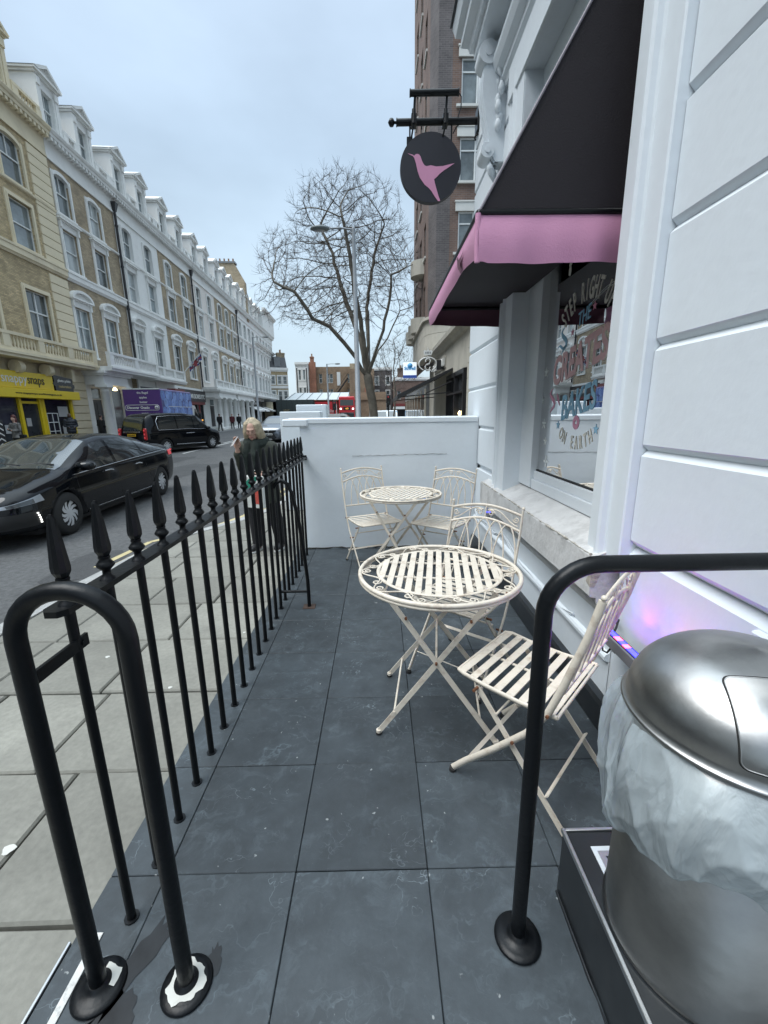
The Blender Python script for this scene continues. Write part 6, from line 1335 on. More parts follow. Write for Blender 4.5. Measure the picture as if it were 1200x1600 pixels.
M['drl'] = mat('daytime_running_light', (1, 1, .95), .3, var=0, emit=1.6); M['taillight'] = mat('tail_light', (.45, .012, .02), .2, var=0, coat=1); M['tailglow'] = mat('tail_light_lit', (.6, .05, .06), .3, var=0, emit=.25)
M['plateyellow'] = mat('yellow_plate', (.75, .45, .03), .5, var=0); M['platewhite'] = mat('white_plate', (.75, .75, .72), .5, var=0); M['amber'] = mat('amber_light', (.9, .42, .08), .3, var=0, emit=.6)
def smooth_curve(P):
    xs = np.array([p[0] for p in P], float); zs = np.array([p[1] for p in P], float)
    X = np.linspace(xs[0], xs[-1], 400); Zc = np.interp(X, xs, zs); k = np.hanning(23); k /= k.sum(); Zp = np.pad(Zc, 11, mode='edge'); Zs = np.convolve(Zp, k, 'valid')
    return lambda x: float(np.interp(x, X, Zs))
class Car:
    def __init__(s, sx, top, bot, belt, wid, roofw, nst=90, tumble=.03):
        s.sx = sx; s.top = smooth_curve(top); s.bot = smooth_curve(bot); s.belt = smooth_curve(belt); s.wid = smooth_curve(wid); s.roofw = smooth_curve(roofw); s.x0, s.x1 = top[0][0], top[-1][0]; s.nst = nst
    def sec(s, x):
        zt, zb, w, rw = s.top(x), s.bot(x), s.wid(x), s.roofw(x); be = min(s.belt(x), zt-.07); zb = min(zb, zt-.2); h = be-zb; rw = min(rw, w-.10)
        green = zt-be
        P = [(0, zb), (w-.16, zb), (w-.04, zb+.03), (w-.01, zb+.18*h+.05), (w+.012, zb+.45*h), (w+.004, zb+.72*h), (w-.025, be-.035), (w-.045, be)]
        if green > .16: P += [(rw+.045+(w-.045-rw)*.35, be+green*.55), (rw+.02, zt-.085), (rw-.06, zt-.030), (rw*.55, zt-.004), (0, zt)]
        else: P += [(w-.09, be+green*.45), (w-.17, be+green*.75), (w-.30, be+green*.92), (w*.4, zt-.004), (0, zt)]
        for _ in range(2):
            Q = [P[0]]
            for a, b in zip(P, P[1:]): Q += [(a[0]*.75+b[0]*.25, a[1]*.75+b[1]*.25), (a[0]*.25+b[0]*.75, a[1]*.25+b[1]*.75)]
            Q.append(P[-1]); P = Q
        return P
    def y(s, x, z):
        P = s.sec(x); best = 0
        for a, b in zip(P, P[1:]):
            if (a[1]-z)*(b[1]-z) <= 0 and abs(b[1]-a[1]) > 1e-6: best = max(best, a[0]+(b[0]-a[0])*(z-a[1])/(b[1]-a[1]))
        return best or max(p[0] for p in P)
    def pt(s, x, z, off=.0, side=1): return ((x)*s.sx, side*(s.y(x, z)+off), z)
    def body(s, par, mt, arches, r):
        xs = np.linspace(s.x0, s.x1, s.nst); vs = []; n = None
        for x in xs:
            P = s.sec(x); n = len(P); ring = P+[(-y, z) for y, z in P[-2:0:-1]]; n2 = len(ring); vs += [(x*s.sx, y, z) for y, z in ring]
        fs = [(i*n2+k, i*n2+(k+1) % n2, (i+1)*n2+(k+1) % n2, (i+1)*n2+k) for i in range(s.nst-1) for k in range(n2)]
        m = MB(); m.add(vs, fs, 0, True); m.add(vs[:n2], [tuple(range(n2))]); m.add(vs[-n2:], [tuple(range(n2))[::-1]])
        o = m.build('body', mt, par)
        bm = bmesh.new(); bm.from_mesh(o.data); bmesh.ops.remove_doubles(bm, verts=bm.verts, dist=1e-5); bmesh.ops.recalc_face_normals(bm, faces=bm.faces); bm.to_mesh(o.data); bm.free()
        cut = MB()
        for ax in arches:
            for sd in (-1, 1): cut.tube([(ax*s.sx, sd*.55, r-.01), (ax*s.sx, sd*1.3, r-.01)], r*1.14, 40)
        co = cut.build('cutter', M['blackplastic'], None); co.parent = par
        md = o.modifiers.new('b', 'BOOLEAN'); md.object = co; md.solver = 'EXACT'; md.operation = 'DIFFERENCE'; md.use_self = True
        bpy.context.view_layer.update(); dg = bpy.context.evaluated_depsgraph_get(); me = bpy.data.meshes.new_from_object(o.evaluated_get(dg)); o.modifiers.clear()
        if len(me.polygons) > 500: o.data = me
        bpy.data.objects.remove(co); o.data.name = 'body'; return o
    def patch(s, par, name, mt, xa, xb, lo, hi, slant0=0, slant1=0, off=.004, n=14, sides=(1, -1)):
        """glass or trim laid on the side between the height curves lo(x), hi(x)"""
        for sd in sides:
            m = MB(); vs = []; nv = 8
            for i in range(n+1):
                for j in range(nv+1):
                    v = j/nv; x = (xa+slant0*v)*(1-i/n)+(xb+slant1*v)*(i/n); z = lo(x)+(hi(x)-lo(x))*v; vs.append(s.pt(x, z, off, sd))
            m.add(vs, [(i*(nv+1)+j, (i+1)*(nv+1)+j, (i+1)*(nv+1)+j+1, i*(nv+1)+j+1) for i in range(n) for j in range(nv)], 0, True); m.build(name, mt, par)
    def toppatch(s, par, name, mt, xa, xb, yf=.9, off=.005, n=16):
        m = MB(); vs = []; nv = 16
        for i in range(n+1):
            x = xa+(xb-xa)*i/n; P = s.sec(x); ry = min(s.roofw(x), s.wid(x)-.1)*yf
            for j in range(nv+1):
                y = ry*(2*j/nv-1); z = max([a[1]+(b[1]-a[1])*((abs(y)-a[0])/(b[0]-a[0])) for a, b in zip(P, P[1:]) if (a[0]-abs(y))*(b[0]-abs(y)) <= 0 and abs(b[0]-a[0]) > 1e-6] or [s.top(x)])
                sl = (s.top(x+.02)-s.top(x-.02))/.04/s.sx; L = math.hypot(1, sl); vs.append((x*s.sx-sl/L*off, y, z+off/L))
        m.add(vs, [(i*(nv+1)+j, (i+1)*(nv+1)+j, (i+1)*(nv+1)+j+1, i*(nv+1)+j+1) for i in range(n) for j in range(nv)], 0, True); return m.build(name, mt, par)
    def seam(s, par, pts, r=.006, mt=None, name='door_seam', sides=(1, -1), off=.0):
        for sd in sides: MB().tube([s.pt(x, z, off, sd) for x, z in pts], r, 5).build(name, mt or M['gasket'], par)
def wheel(par, x, y, r, w=.2, style='swirl', sd=1):
    m = MB(); m.lathe([(r*.60, -w/2), (r*.86, -w/2), (r*.97, -w*.38), (r, -w*.2), (r, w*.2), (r*.97, w*.38), (r*.86, w/2), (r*.60, w/2), (r*.60, -w/2)], n=40, cap=False).xf(Matrix.Rotation(R(90), 4, 'X')); t = m.build('wheel', M['tyre'], par, (x, y, r))
    m = MB(); yo = sd*(w/2-.015)
    def P(rr, a, d=0): return (rr*math.cos(a), yo+sd*d, rr*math.sin(a))
    n = 40; m.tube([P(r*.64, 2*math.pi*k/n) for k in range(n)], r*.035, 6, closed=True)
    for k in range(5):
        a = 2*math.pi*k/5+.3
        if style == 'swirl':
            for da, wd in ((0, .36), (.62, .20)):
                m.add([P(r*.10, a+da-.5, .0), P(r*.10, a+da+.5, .0), P(r*.40, a+da+.30+wd*.5, -.004), P(r*.63, a+da+.42+wd, -.008), P(r*.63, a+da+.42-wd*.2, -.008), P(r*.38, a+da-.02, -.004)], [(0, 1, 2, 5), (2, 3, 4, 5)])
        else:
            m.add([P(r*.1, a-.5), P(r*.1, a+.5), P(r*.62, a+.22), P(r*.62, a-.22)], [(0, 1, 2, 3)])
            m.add([P(r*.1, a+.1), P(r*.1, a+1.1), P(r*.62, a+.75), P(r*.62, a+.50)], [(0, 1, 2, 3)])
    m.add([(0, yo+sd*.006, 0)]+[P(r*.14, 2*math.pi*k/12, .006) for k in range(12)], [(0, k+1, (k+1) % 12+1) for k in range(12)]); m.build('rim', M['rim'], t)
    m = MB(); m.add([(0, yo-sd*.03, 0)]+[P(r*.62, 2*math.pi*k/24, -.03) for k in range(24)], [(0, k+1, (k+1) % 24+1) for k in range(24)]); m.build('brake_disc', M['blackplastic'], t)
def mirror(par, x, y, z, mt, sd):
    m = MB(); m.lathe([(0, -.14), (.07, -.125), (.10, -.06), (.105, .03), (.08, .11), (0, .13)], n=14, sy=.72).xf(Matrix.Translation((x, sd*(y+.12), z)) @ Matrix.Rotation(R(90), 4, 'X')); m.bar((x, sd*y, z-.06), (x-.02, sd*(y+.10), z-.03), .06, .03, (1, 0, 0)); m.build('mirror', mt, par)
def plate(par, x, z, txt, mt, fwd=1, w=.52):
    o = MB().box(x-.008, x+.008, -w/2, w/2, z, z+.11, bev=.003).build('number_plate', mt, par)
    t = text_mb(txt, .085, .004, w*.86, bold=.003); t.xf(Matrix.Translation((x+fwd*.010, 0, z+.025)) @ Matrix.Rotation(R(90 if fwd > 0 else -90), 4, 'Z')); t.build('lettering', M['gasket'], o, fix=False)

# --- black hatchback passing
SXH = 3.14/2.70
hc = thing('parked_car', 'glossy black hatchback passing close beyond the railings, nose to the left', 'car', (-5.67, 7.72, ZR), R(-86.6)-R(0))
hc.name = 'black_hatchback'
car = Car(SXH, [(-2.20, .62), (-2.17, .98), (-2.02, 1.08), (-1.62, 1.20), (-1.1, 1.34), (-.5, 1.435), (0, 1.45), (.42, 1.40), (.85, 1.20), (1.26, .985), (1.6, .90), (1.95, .80), (2.14, .68), (2.22, .52), (2.24, .42)],
          [(-2.2, .38), (-1.9, .24), (-1, .19), (1.3, .19), (2.0, .20), (2.24, .26)], [(-2.2, .98), (-1.5, .985), (-.5, .95), (.6, .90), (1.2, .87), (2.24, .62)],
          [(-2.20, .72), (-2.05, .84), (-1.7, .90), (0, .905), (1.5, .90), (1.9, .84), (2.1, .72), (2.24, .52)], [(-2.2, .50), (-1.4, .55), (-.5, .60), (.3, .62), (1.2, .74), (1.9, .6), (2.24, .3)])
car.body(hc, M['paintblack'], (-1.35, 1.35), .325)
lo = lambda x: car.belt(x)+.012
hi = lambda x: max(car.top(x)-.105, car.belt(x)+.02)
car.patch(hc, 'side_window', M['carglass'], .12, 1.06, lo, lambda x: max(min(car.top(x)-.105, 1.33), car.belt(x)+.015), -.02, -.62)
car.patch(hc, 'side_window', M['carglass'], -.80, .05, lo, hi, .02, -.03)
car.patch(hc, 'side_window', M['carglass'], -1.62, -.86, lambda x: car.belt(x)+.03, lambda x: max(car.top(x)-.12, car.belt(x)+.032), .30, .02)
car.toppatch(hc, 'windscreen', M['screenglass'], .44, 1.24, .96); car.toppatch(hc, 'rear_window', M['carglass'], -2.0, -1.25, .88)
car.seam(hc, [(-1.75, car.belt(-1.7)+.005), (-1.2, car.belt(-1.2)+.0), (-.4, car.belt(-.4)+.0), (.4, car.belt(.4)), (1.12, car.belt(1.1)-.002)], .009, M['chrome'], 'chrome_strip', off=.004)
car.seam(hc, [(.08, .92), (.07, .7), (.06, .4), (.02, .26)]); car.seam(hc, [(1.08, .86), (1.10, .7), (1.06, .45), (.95, .27)]); car.seam(hc, [(-.83, .95), (-.80, .75), (-.92, .55), (-1.0, .36)]); car.seam(hc, [(-.98, .27), (0, .25), (.95, .26)], .006)
car.patch(hc, 'sill_trim', M['blackplastic'], -.93, .93, lambda x: .20, lambda x: .285, off=.006); car.seam(hc, [(-.93, .29), (.93, .285)], .006, M['chrome'], 'sill_strip', off=.006)
for x in (.36, -.52): car.seam(hc, [(x-.12, .82), (x-.04, .835), (x+.10, .83)], .014, M['chrome'], 'door_handle', off=.014)
for sd in (1, -1):
    mirror(hc, .98*SXH, .84, .99, M['paintblack'], sd)
    for ax in (-1.35, 1.35): wheel(hc, ax*SXH, sd*.80, .325, sd=sd)
car.patch(hc, 'headlight', M['lampclear'], 1.72, 2.17, lambda x: .57+.10*(2.2-x), lambda x: .60+.24*(2.2-x), .02, .0, off=.006); car.patch(hc, 'headlight_insert', M['lampdark'], 1.85, 2.10, lambda x: .575+.10*(2.2-x), lambda x: .60+.20*(2.2-x), off=.010)
car.patch(hc, 'bumper_vent', M['blackplastic'], 1.80, 2.20, lambda x: .30, lambda x: .50, .0, -.0, off=.004)
for sd in (1, -1):
    for k in range(5): MB().box(-.008, .008, -.008, .008, -.008, .008).build('running_light', M['drl'], hc, car.pt(1.86-.012*k, .47-k*.034, .012, sd))
MB().box(2.19*SXH, 2.235*SXH, -.42, .42, .34, .56, bev=.02).build('grille', M['blackplastic'], hc); plate(hc, 2.245*SXH, .42, 'LD17 UKB', M['platewhite'])
car.patch(hc, 'tail_light', M['tailglow'], -2.14, -1.80, lambda x: .86, lambda x: .97, off=.008)
MB().tube([(1.18*SXH, -.62, 1.03), (1.10*SXH, -.2, 1.07), (1.17*SXH, .15, 1.04)], .010, 6).build('wiper', M['blackplastic'], hc); MB().tube([(1.18*SXH, .02, 1.03), (1.11*SXH, .35, 1.06), (1.14*SXH, .62, 1.04)], .010, 6).build('wiper', M['blackplastic'], hc)
MB().box(-2.0, 2.0, -.7, .7, .12, .24).build('underbody', M['blackplastic'], hc)

# --- black cab
def taxi_at():
    t = thing('black_cab', 'black taxi cab seen from behind on the far lane, pulling round the purple van', 'taxi', (-10.35, 21.7, ZR), R(90-21))
    c = Car(1.0, [(-2.42, .75), (-2.40, 1.12), (-2.32, 1.45), (-2.18, 1.74), (-1.9, 1.85), (-1.0, 1.89), (0, 1.885), (.75, 1.80), (1.15, 1.50), (1.48, 1.16), (1.8, 1.08), (2.15, 1.0), (2.36, .84), (2.44, .62), (2.45, .5)],
            [(-2.4, .36), (-2.0, .27), (1.9, .25), (2.45, .30)], [(-2.4, 1.06), (0, 1.08), (1.5, 1.03), (2.45, .85)], [(-2.42, .78), (-2.25, .90), (-1.8, .95), (1.5, .95), (2.1, .90), (2.35, .75), (2.45, .6)], [(-2.4, .62), (-1.8, .70), (.6, .72), (1.5, .80), (2.45, .5)])
    c.body(t, M['paintblack'], (-1.42, 1.56), .35)
    lo = lambda x: c.belt(x)+.03; hi = lambda x: max(c.top(x)-.17, c.belt(x)+.04)
    c.patch(t, 'side_window', M['carglass'], .42, 1.32, lo, lambda x: max(min(c.top(x)-.15, 1.69), c.belt(x)+.035), 0, -.42)
    c.patch(t, 'side_window', M['carglass'], -.62, .36, lo, hi); c.patch(t, 'side_window', M['carglass'], -1.75, -.70, lo, hi, .14, 0)
    c.seam(t, [(-1.78, 1.14), (-1.80, 1.5), (-1.62, 1.71), (-.9, 1.75), (.5, 1.735)], .012, M['chrome'], 'chrome_strip', off=.004); c.seam(t, [(-1.78, 1.10), (0, 1.10), (1.3, 1.06)], .010, M['chrome'], 'chrome_strip', off=.004)
    c.seam(t, [(.40, 1.05), (.40, .40)]); c.seam(t, [(-.66, 1.05), (-.66, .42)]); c.seam(t, [(1.36, 1.0), (1.30, .5)]); c.seam(t, [(-.85, .40), (1.0, .36)], .02, M['chrome'], 'sill_strip', off=.01)
    for x in (.0, ): c.seam(t, [(x-.22, .90), (x+.30, .90)], .016, M['chrome'], 'door_handle', off=.02)
    c.toppatch(t, 'windscreen', M['screenglass'], .82, 1.46, .94); c.toppatch(t, 'rear_window', M['screenglass'], -2.385, -2.17, .92)
    for sd in (1, -1):
        mirror(t, 1.18, .93, 1.12, M['paintblack'], sd)
        for ax in (-1.42, 1.56): wheel(t, ax, sd*.84, .35, style='five', sd=sd)
        l = MB().box(-.09, .02, -.075, .075, 0, .52, bev=.03).build('tail_light', M['taillight'], t, (-2.36, sd*.78, .68))
        for k in range(3): MB().lathe([(0, 0), (.042, 0), (.036, .012), (0, .014)], n=14).xf(Matrix.Rotation(R(-90), 4, 'Y')).build('lamp', M['tailglow'], l, (-.092, 0, .10+k*.16))
    MB().box(-2.46, -2.40, -.50, .50, 1.0, 1.06, bev=.01).build('chrome_strip', M['chrome'], t); plate(t, -2.46, .84, 'LX19 KVT', M['plateyellow'], -1); MB().box(-2.47, -2.36, -.80, .80, .40, .62, bev=.03).build('bumper', M['blackplastic'], t)
    for k in range(4): MB().box(-2.445, -2.425, -.25+k*.13, -.17+k*.13, 1.09, 1.15).build('badge_letter', M['chrome'], t)
    MB().tube([(-2.30, -.3, 1.28), (-2.38, .02, 1.20), (-2.32, .34, 1.30)], .012, 6).build('wiper', M['blackplastic'], t)
    MB().box(-2.3, 2.3, -.8, .8, .16, .3).build('underbody', M['blackplastic'], t)
    return t
taxi_at()

# --- grey SUV coming towards us, plus dark van behind
sv = thing('grey_suv', 'grey SUV driving towards the camera just beyond the walking woman', 'car', (-6.75, 28.9, ZR), R(-93))
c = Car(1.0, [(-2.3, .9), (-2.2, 1.3), (-1.7, 1.58), (-.8, 1.66), (.2, 1.64), (.6, 1.52), (1.2, 1.14), (1.6, 1.08), (2.1, .98), (2.3, .80), (2.35, .5)], [(-2.3, .35), (-1.9, .25), (2.0, .24), (2.35, .28)], [(-2.3, 1.1), (0, 1.08), (1.3, 1.03), (2.35, .82)], [(-2.3, .8), (-1.9, .93), (1.7, .94), (2.15, .86), (2.35, .62)], [(-2.3, .55), (-1, .64), (.4, .66), (1.3, .80), (2.35, .5)])
c.body(sv, M['paintgrey'], (-1.35, 1.4), .36); c.patch(sv, 'side_window', M['carglass'], -1.4, 1.0, lambda x: c.belt(x)+.03, lambda x: max(min(c.top(x)-.13, 1.5), c.belt(x)+.035), .2, -.5); c.toppatch(sv, 'windscreen', M['screenglass'], .56, 1.2, .95)
g = MB().prism([(-.45, .78), (.45, .78), (.30, .60), (.52, .30), (-.52, .30), (-.30, .60)], 2.28, 2.39, 'x').build('grille', M['blackplastic'], sv); plate(sv, 2.40, .48, 'LN66 OTM', M['platewhite'])
MB().lathe([(.05, -.01), (.065, 0), (.05, .01)], n=16, sy=.75).xf(Matrix.Rotation(R(90), 4, 'Y')).build('badge', M['chrome'], sv, (2.395, 0, .70))
for sd in (1, -1):
    MB().prism([(.50, .74), (.86, .86), (.84, .72), (.56, .66)], 2.06, 2.30, 'x').build('headlight', M['lampclear'], sv) if sd > 0 else MB().prism([(-.50, .74), (-.86, .86), (-.84, .72), (-.56, .66)], 2.06, 2.30, 'x').build('headlight', M['lampclear'], sv)
    mirror(sv, 1.0, .90, 1.12, M['paintgrey'], sd)
    for ax in (-1.35, 1.4): wheel(sv, ax, sd*.82, .36, style='five', sd=sd)
def van(name, label, loc, rz, w, l, h, mt, cat='van'):
    t = thing(name, label, cat, loc, rz)
    P = [(-l/2, .3), (l/2-.05, .3), (l/2, .55), (l/2-.1, .95), (l/2-.75, 1.15), (l/2-1.5, h-.1), (l/2-1.8, h), (-l/2, h)]
    m = MB(); n = len(P); k = .90; hw = w/2
    rings = [[(x, -hw*.86 if z > 1.1 else -hw*.95, z) for x, z in P], [(x*.995, -hw*.92 if z > 1.1 else -hw, z if z < 1 else z-.04) for x, z in P]]
    m.prism(P, -hw*.94, hw*.94, 'y'); m.prism([(x*.99, z*.985+.005) for x, z in P], -hw, hw, 'y'); m.build('body', M[mt], t)
    m = MB(); m.add([(l/2-.73, -hw*.84, 1.20), (l/2-.73, hw*.84, 1.20), (l/2-1.47, hw*.78, h-.14), (l/2-1.47, -hw*.78, h-.14)], [(0, 1, 2, 3)]); m.xf(Matrix.Translation((.02, 0, .02))).build('windscreen', M['screenglass'], t, fix=False)
    for sd in (1, -1):
        MB().add([(l/2-.95, sd*(hw+.004), 1.18), (l/2-1.95, sd*(hw+.004), 1.18), (l/2-1.95, sd*(hw+.004), h-.2), (l/2-1.6, sd*(hw+.004), h-.2)], [(0, 1, 2, 3)]).build('side_window', M['carglass'], t, fix=False)
        for ax in (-l/2+1.0, l/2-.9): wheel(t, ax, sd*(hw-.12), .34, style='five', sd=sd)
        MB().box(l/2-.14, l/2-.02, sd*(hw*.65), sd*hw*.95, .75, .95).build('headlight', M['lampclear'], t)
    MB().box(l/2-.12, l/2+.01, -hw*.5, hw*.5, .62, .85).build('grille', M['blackplastic'], t); plate(t, l/2+.02, .42, 'GK15 WPE', M['platewhite'])
    return t
van('dark_van', 'dark vehicle with a pale roof following the grey SUV', (-7.4, 38, ZR), R(-93), 1.95, 4.8, 1.95, 'paintblack')
van('white_van', 'white van parked beyond the end wall below the thin tree', (.15, 48, ZR), R(-92), 1.9, 4.8, 2.0, 'paintwhite'); v = van('blue_van', 'pale blue and white van parked behind the white van below the thin tree', (1.35, 53, ZR), R(-90), 1.9, 4.8, 2.05, 'paintwhite'); MB().box(-2.3, 1, -.97, .97, .9, 1.9).build('blue_panel', M['signsky'], v)
w2 = van('white_car', 'white car parked beyond the stepped garden walls', (-3.4, 36.5, ZR), R(0), 1.8, 4.4, 1.72, 'paintwhite', 'car')

# --- purple grocery van, parked at the far kerb
gv = thing('purple_delivery_van', 'purple box delivery van printed with blueberries, parked behind the black cab', 'van', (-13.8, 27.6, ZR), R(90+3.3))
M['purple'] = mat('purple_van_paint', (.085, .035, .19), .4, var=.04, coat=.3); M['berry'] = mat('blueberry_print', (.11, .20, .52), .45, var=.3, vs=3); M['berry2'] = mat('blueberry_print_pale', (.20, .32, .66), .45, var=.3, vs=3); M['berrybg'] = mat('blueberry_background', (.05, .06, .24), .45, var=.2)
bx_ = MB().box(-2.45, 2.3, -1.06, 1.06, .55, 3.28, bev=.05).build('cargo_box', M['purple'], gv)
MB().box(-2.47, -2.44, -1.04, 1.04, 3.24, 3.30).build('roof_edge', M['sash'], bx_)
pn = MB().quad((-2.35, -1.064, .8), (2.25, -1.064, .8), (2.25, -1.064, 3.2), (-2.35, -1.064, 3.2)).build('side_print', M['berrybg'], bx_, fix=False)
pn2 = MB(); rr = random.Random(21)
for j in range(5):
    for i in range(9):
        x, z, r = -2.1+i*.53+(j % 2)*.26+rr.uniform(-.05, .05), 1.1+j*.46+rr.uniform(-.05, .05), rr.uniform(.24, .31); x = min(x, 2.0)
        k_ = (i+j) % 2; zz = [(x+r*math.cos(R(a)), -1.067-.0015*((i*3+j*5) % 4), min(3.19, max(.82, z+r*math.sin(R(a))))) for a in range(0, 360, 24)]
        pn2.add(zz, [tuple(range(15))], k_)
        pn2.add([(x-.05+.07*math.cos(R(a)), -1.0745, min(3.1, z+.08)+.05*math.sin(R(a))) for a in range(0, 360, 45)], [tuple(range(8))], 1-k_)
pn2.build('blueberry_print', [M['berry'], M['berry2']], bx_, fix=False)
tb = text_mb('Ocado', 1.05, .01, 3.0, bold=.02); tb.xf(Matrix.Translation((.1, -1.078, 1.15))); tb.build('lettering', M['txtwhite'], bx_, fix=False); MB().box(-1.5, 2.2, -1.08, -1.065, 2.28, 2.31).build('print_line', M['txtwhite'], bx_)
def rear_text(t, y, z, size, wd, bold=.002):
    tb = text_mb(t, size, .01, wd, bold=bold); tb.xf(Matrix.Translation((-2.46, y, z)) @ RM90); tb.build('lettering', M['txtwhite'], bx_, fix=False)
M['txtlilac'] = mat('lilac_text', (.45, .36, .55), .5, var=0)
for t, z in (('the Bagel', 3.0), ('apples', 2.74), ('butter', 2.48), ('vegan', 1.85), ('yogurts', 1.6)): rear_text(t, -.08, z, .17, None)
rear_text('Discover', .55, 2.16, .2, .68, .006); rear_text('Ocado', -.12, 2.16, .2, .5, .006)
ol_ = [(-2.463, .98-.13+.13*math.cos(R(a)), 2.22+.15*math.sin(R(a))) for a in range(-90, 91, 20)]+[(-2.463, -.80-.13*math.cos(R(a)), 2.22+.15*math.sin(R(a))) for a in range(90, -91, -20)]
MB().tube(ol_, .014, 5, closed=True).build('outline', M['txtwhite'], bx_); MB().lathe([(0, -.005), (.11, -.005), (.11, .005), (0, .005)], n=20).xf(Matrix.Translation((-2.465, -.77, 2.22)) @ Matrix.Rotation(R(90), 4, 'Y')).build('round_mark', M['txtwhite'], bx_); MB().box(-2.48, -2.47, -.82, -.76, 2.17, 2.28).build('round_mark_gap', M['purple'], bx_)
MB().box(-2.47, -2.44, -1.0, 1.0, .6, 1.2).build('tail_lift', M['blackplastic'], gv); MB().box(-2.3, 4.0, -.8, .8, .35, .6).build('chassis', M['blackplastic'], gv)
cb_ = MB().prism([(2.35, .4), (4.35, .4), (4.42, .8), (4.25, 1.15), (3.7, 1.38), (3.05, 2.3), (2.9, 2.42), (2.35, 2.45)], -1.0, 1.0, 'y').build('cab', M['paintwhite'], gv)
for sd in (1, -1):
    MB().add([(2.75, sd*1.004, 1.4), (3.62, sd*1.004, 1.4), (3.05, sd*1.004, 2.2), (2.75, sd*1.004, 2.2)], [(0, 1, 2, 3)]).build('side_window', M['carglass'], gv, fix=False)
    for ax in (-1.3, 3.4): wheel(gv, ax, sd*.86, .36, style='five', sd=sd)
    MB().box(3.35, 3.45, sd*1.02, sd*1.22, 1.5, 1.9, bev=.02).build('mirror', M['blackplastic'], gv)
MB().box(3.6, 3.66, -1.24, -1.16, 1.35, 1.45).build('indicator', M['amber'], gv)
MB().add([(3.72, -.92, 1.40), (3.72, .92, 1.40), (3.07, .85, 2.30), (3.07, -.85, 2.30)], [(0, 1, 2, 3)]).xf(Matrix.Translation((.02, 0, .01))).build('windscreen', M['screenglass'], gv, fix=False)

# --- red double-decker buses
def bus(name, label, loc, rz):
    t = thing(name, label, 'bus', loc, rz); l, w, h = 10.5, 2.5, 4.35
    MB().box(-l/2, l/2, -w/2, w/2, .35, h, bev=.14).build('body', M['red'], t)
    for sd in (-1, 1):
        y = sd*(w/2+.006)
        for z0_, z1_ in ((1.35, 2.15), (3.05, 3.85)):
            for k in range(6): MB().quad((-4.9+k*1.6, y, z0_), (-3.4+k*1.6, y, z0_), (-3.4+k*1.6, y, z1_), (-4.9+k*1.6, y, z1_)).build('window', M['carglass'], t, fix=False)
        for ax in (-3, 3.2): wheel(t, ax, sd*(w/2-.14), .48, style='five', sd=sd)
    x = l/2+.006
    for z0_, z1_, hw in ((2.95, 3.85, 1.05), (1.0, 1.9, 1.1)): MB().quad((x, -hw, z0_), (x, hw, z0_), (x, hw, z1_), (x, -hw, z1_)).build('windscreen', M['carglass'], t, fix=False)
    MB().box(x-.02, x+.01, -.55, .55, 2.25, 2.75).build('destination_blind', M['blackplastic'], t)
    tb = text_mb('49', .4, .01, .5); tb.xf(Matrix.Translation((x+.012, 0, 2.35)) @ Matrix.Rotation(R(90), 4, 'Z')); tb.build('lettering', M['amber'], t, fix=False)
    for sd in (-1, 1): MB().box(x-.02, x+.02, sd*.85, sd*1.1, 2.35, 2.58).build('marker_light', M['drl'], t); MB().box(x-.02, x+.02, sd*.8, sd*1.1, .7, .85).build('headlight', M['lampclear'], t)
    return t
bus('red_bus', 'red double-decker bus waiting behind the lamp post and big tree', (4.25-1.7, 66+3, ZR), R(-84)).location = (3.35, 70, ZR)
b_ = bpy.data.objects['red_bus']; b_.location = (-5.15, 73.5, ZR); b_.rotation_euler = (0, 0, R(-88))
# ================================================================== people
def capsule(m, pts, rs, n=14):
    """tapered limb with round ends"""
    P = [Vector(p) for p in pts]; m.tube(P, list(rs), n, cap=True)
    for p, r in zip(P, rs): m.lathe([(0, -r)]+[(r*math.cos(R(a)), r*math.sin(R(a))) for a in range(-60, 61, 30)]+[(0, r)], p, n, cap=False)
def ellip(m, c, rx, ry, rz, n=18, tilt=0, yaw=0):
    q = MB(); q.lathe([(0, -1)]+[(math.cos(R(a)), math.sin(R(a))) for a in range(-75, 76, 15)]+[(0, 1)], n=n, cap=False)
    q.xf(Matrix.Translation(c) @ Matrix.Rotation(yaw, 4, 'Z') @ Matrix.Rotation(tilt, 4, 'X') @ Matrix.Diagonal((rx, ry, rz, 1))); m.add(q.v, q.f)
def fuse(m, name, mt, par, vox, smooth=2, loc=(0, 0, 0), disp=0):
    me = m.mesh(name, mt); bm = bmesh.new(); bm.from_mesh(me); bmesh.ops.remove_doubles(bm, verts=bm.verts, dist=1e-5); bmesh.ops.recalc_face_normals(bm, faces=bm.faces); bm.to_mesh(me); bm.free()
    o = bpy.data.objects.new(name, me); COL.objects.link(o)
    r = o.modifiers.new('r', 'REMESH'); r.mode = 'VOXEL'; r.voxel_size = vox; r.use_smooth_shade = True
    if smooth: s_ = o.modifiers.new('s', 'SMOOTH'); s_.iterations = smooth; s_.factor = .5
    dg = bpy.context.evaluated_depsgraph_get(); me2 = bpy.data.meshes.new_from_object(o.evaluated_get(dg)); bpy.data.objects.remove(o); me2.name = name
    if not me2.materials: me2.materials.append(mt)
    if disp:
        for v in me2.vertices: v.co += v.normal*noise.noise(v.co*14)*disp
    for p in me2.polygons: p.use_smooth = True
    return link(name, me2, par, loc)
M['skin'] = mat('skin', (.52, .32, .25), .5, var=.08, vs=14, spec=.4); M['skindark'] = mat('dark_skin', (.09, .05, .035), .5, var=.05)
M['hairblonde'] = mat('ash_blonde_hair', (.40, .33, .225), .5, var=.28, vs=30, bump=.8, bs=70); M['hairdark'] = mat('dark_hair', (.025, .018, .015), .5, var=.2, vs=30); M['hairred'] = mat('red_hair', (.11, .03, .025), .5, var=.2, vs=30)
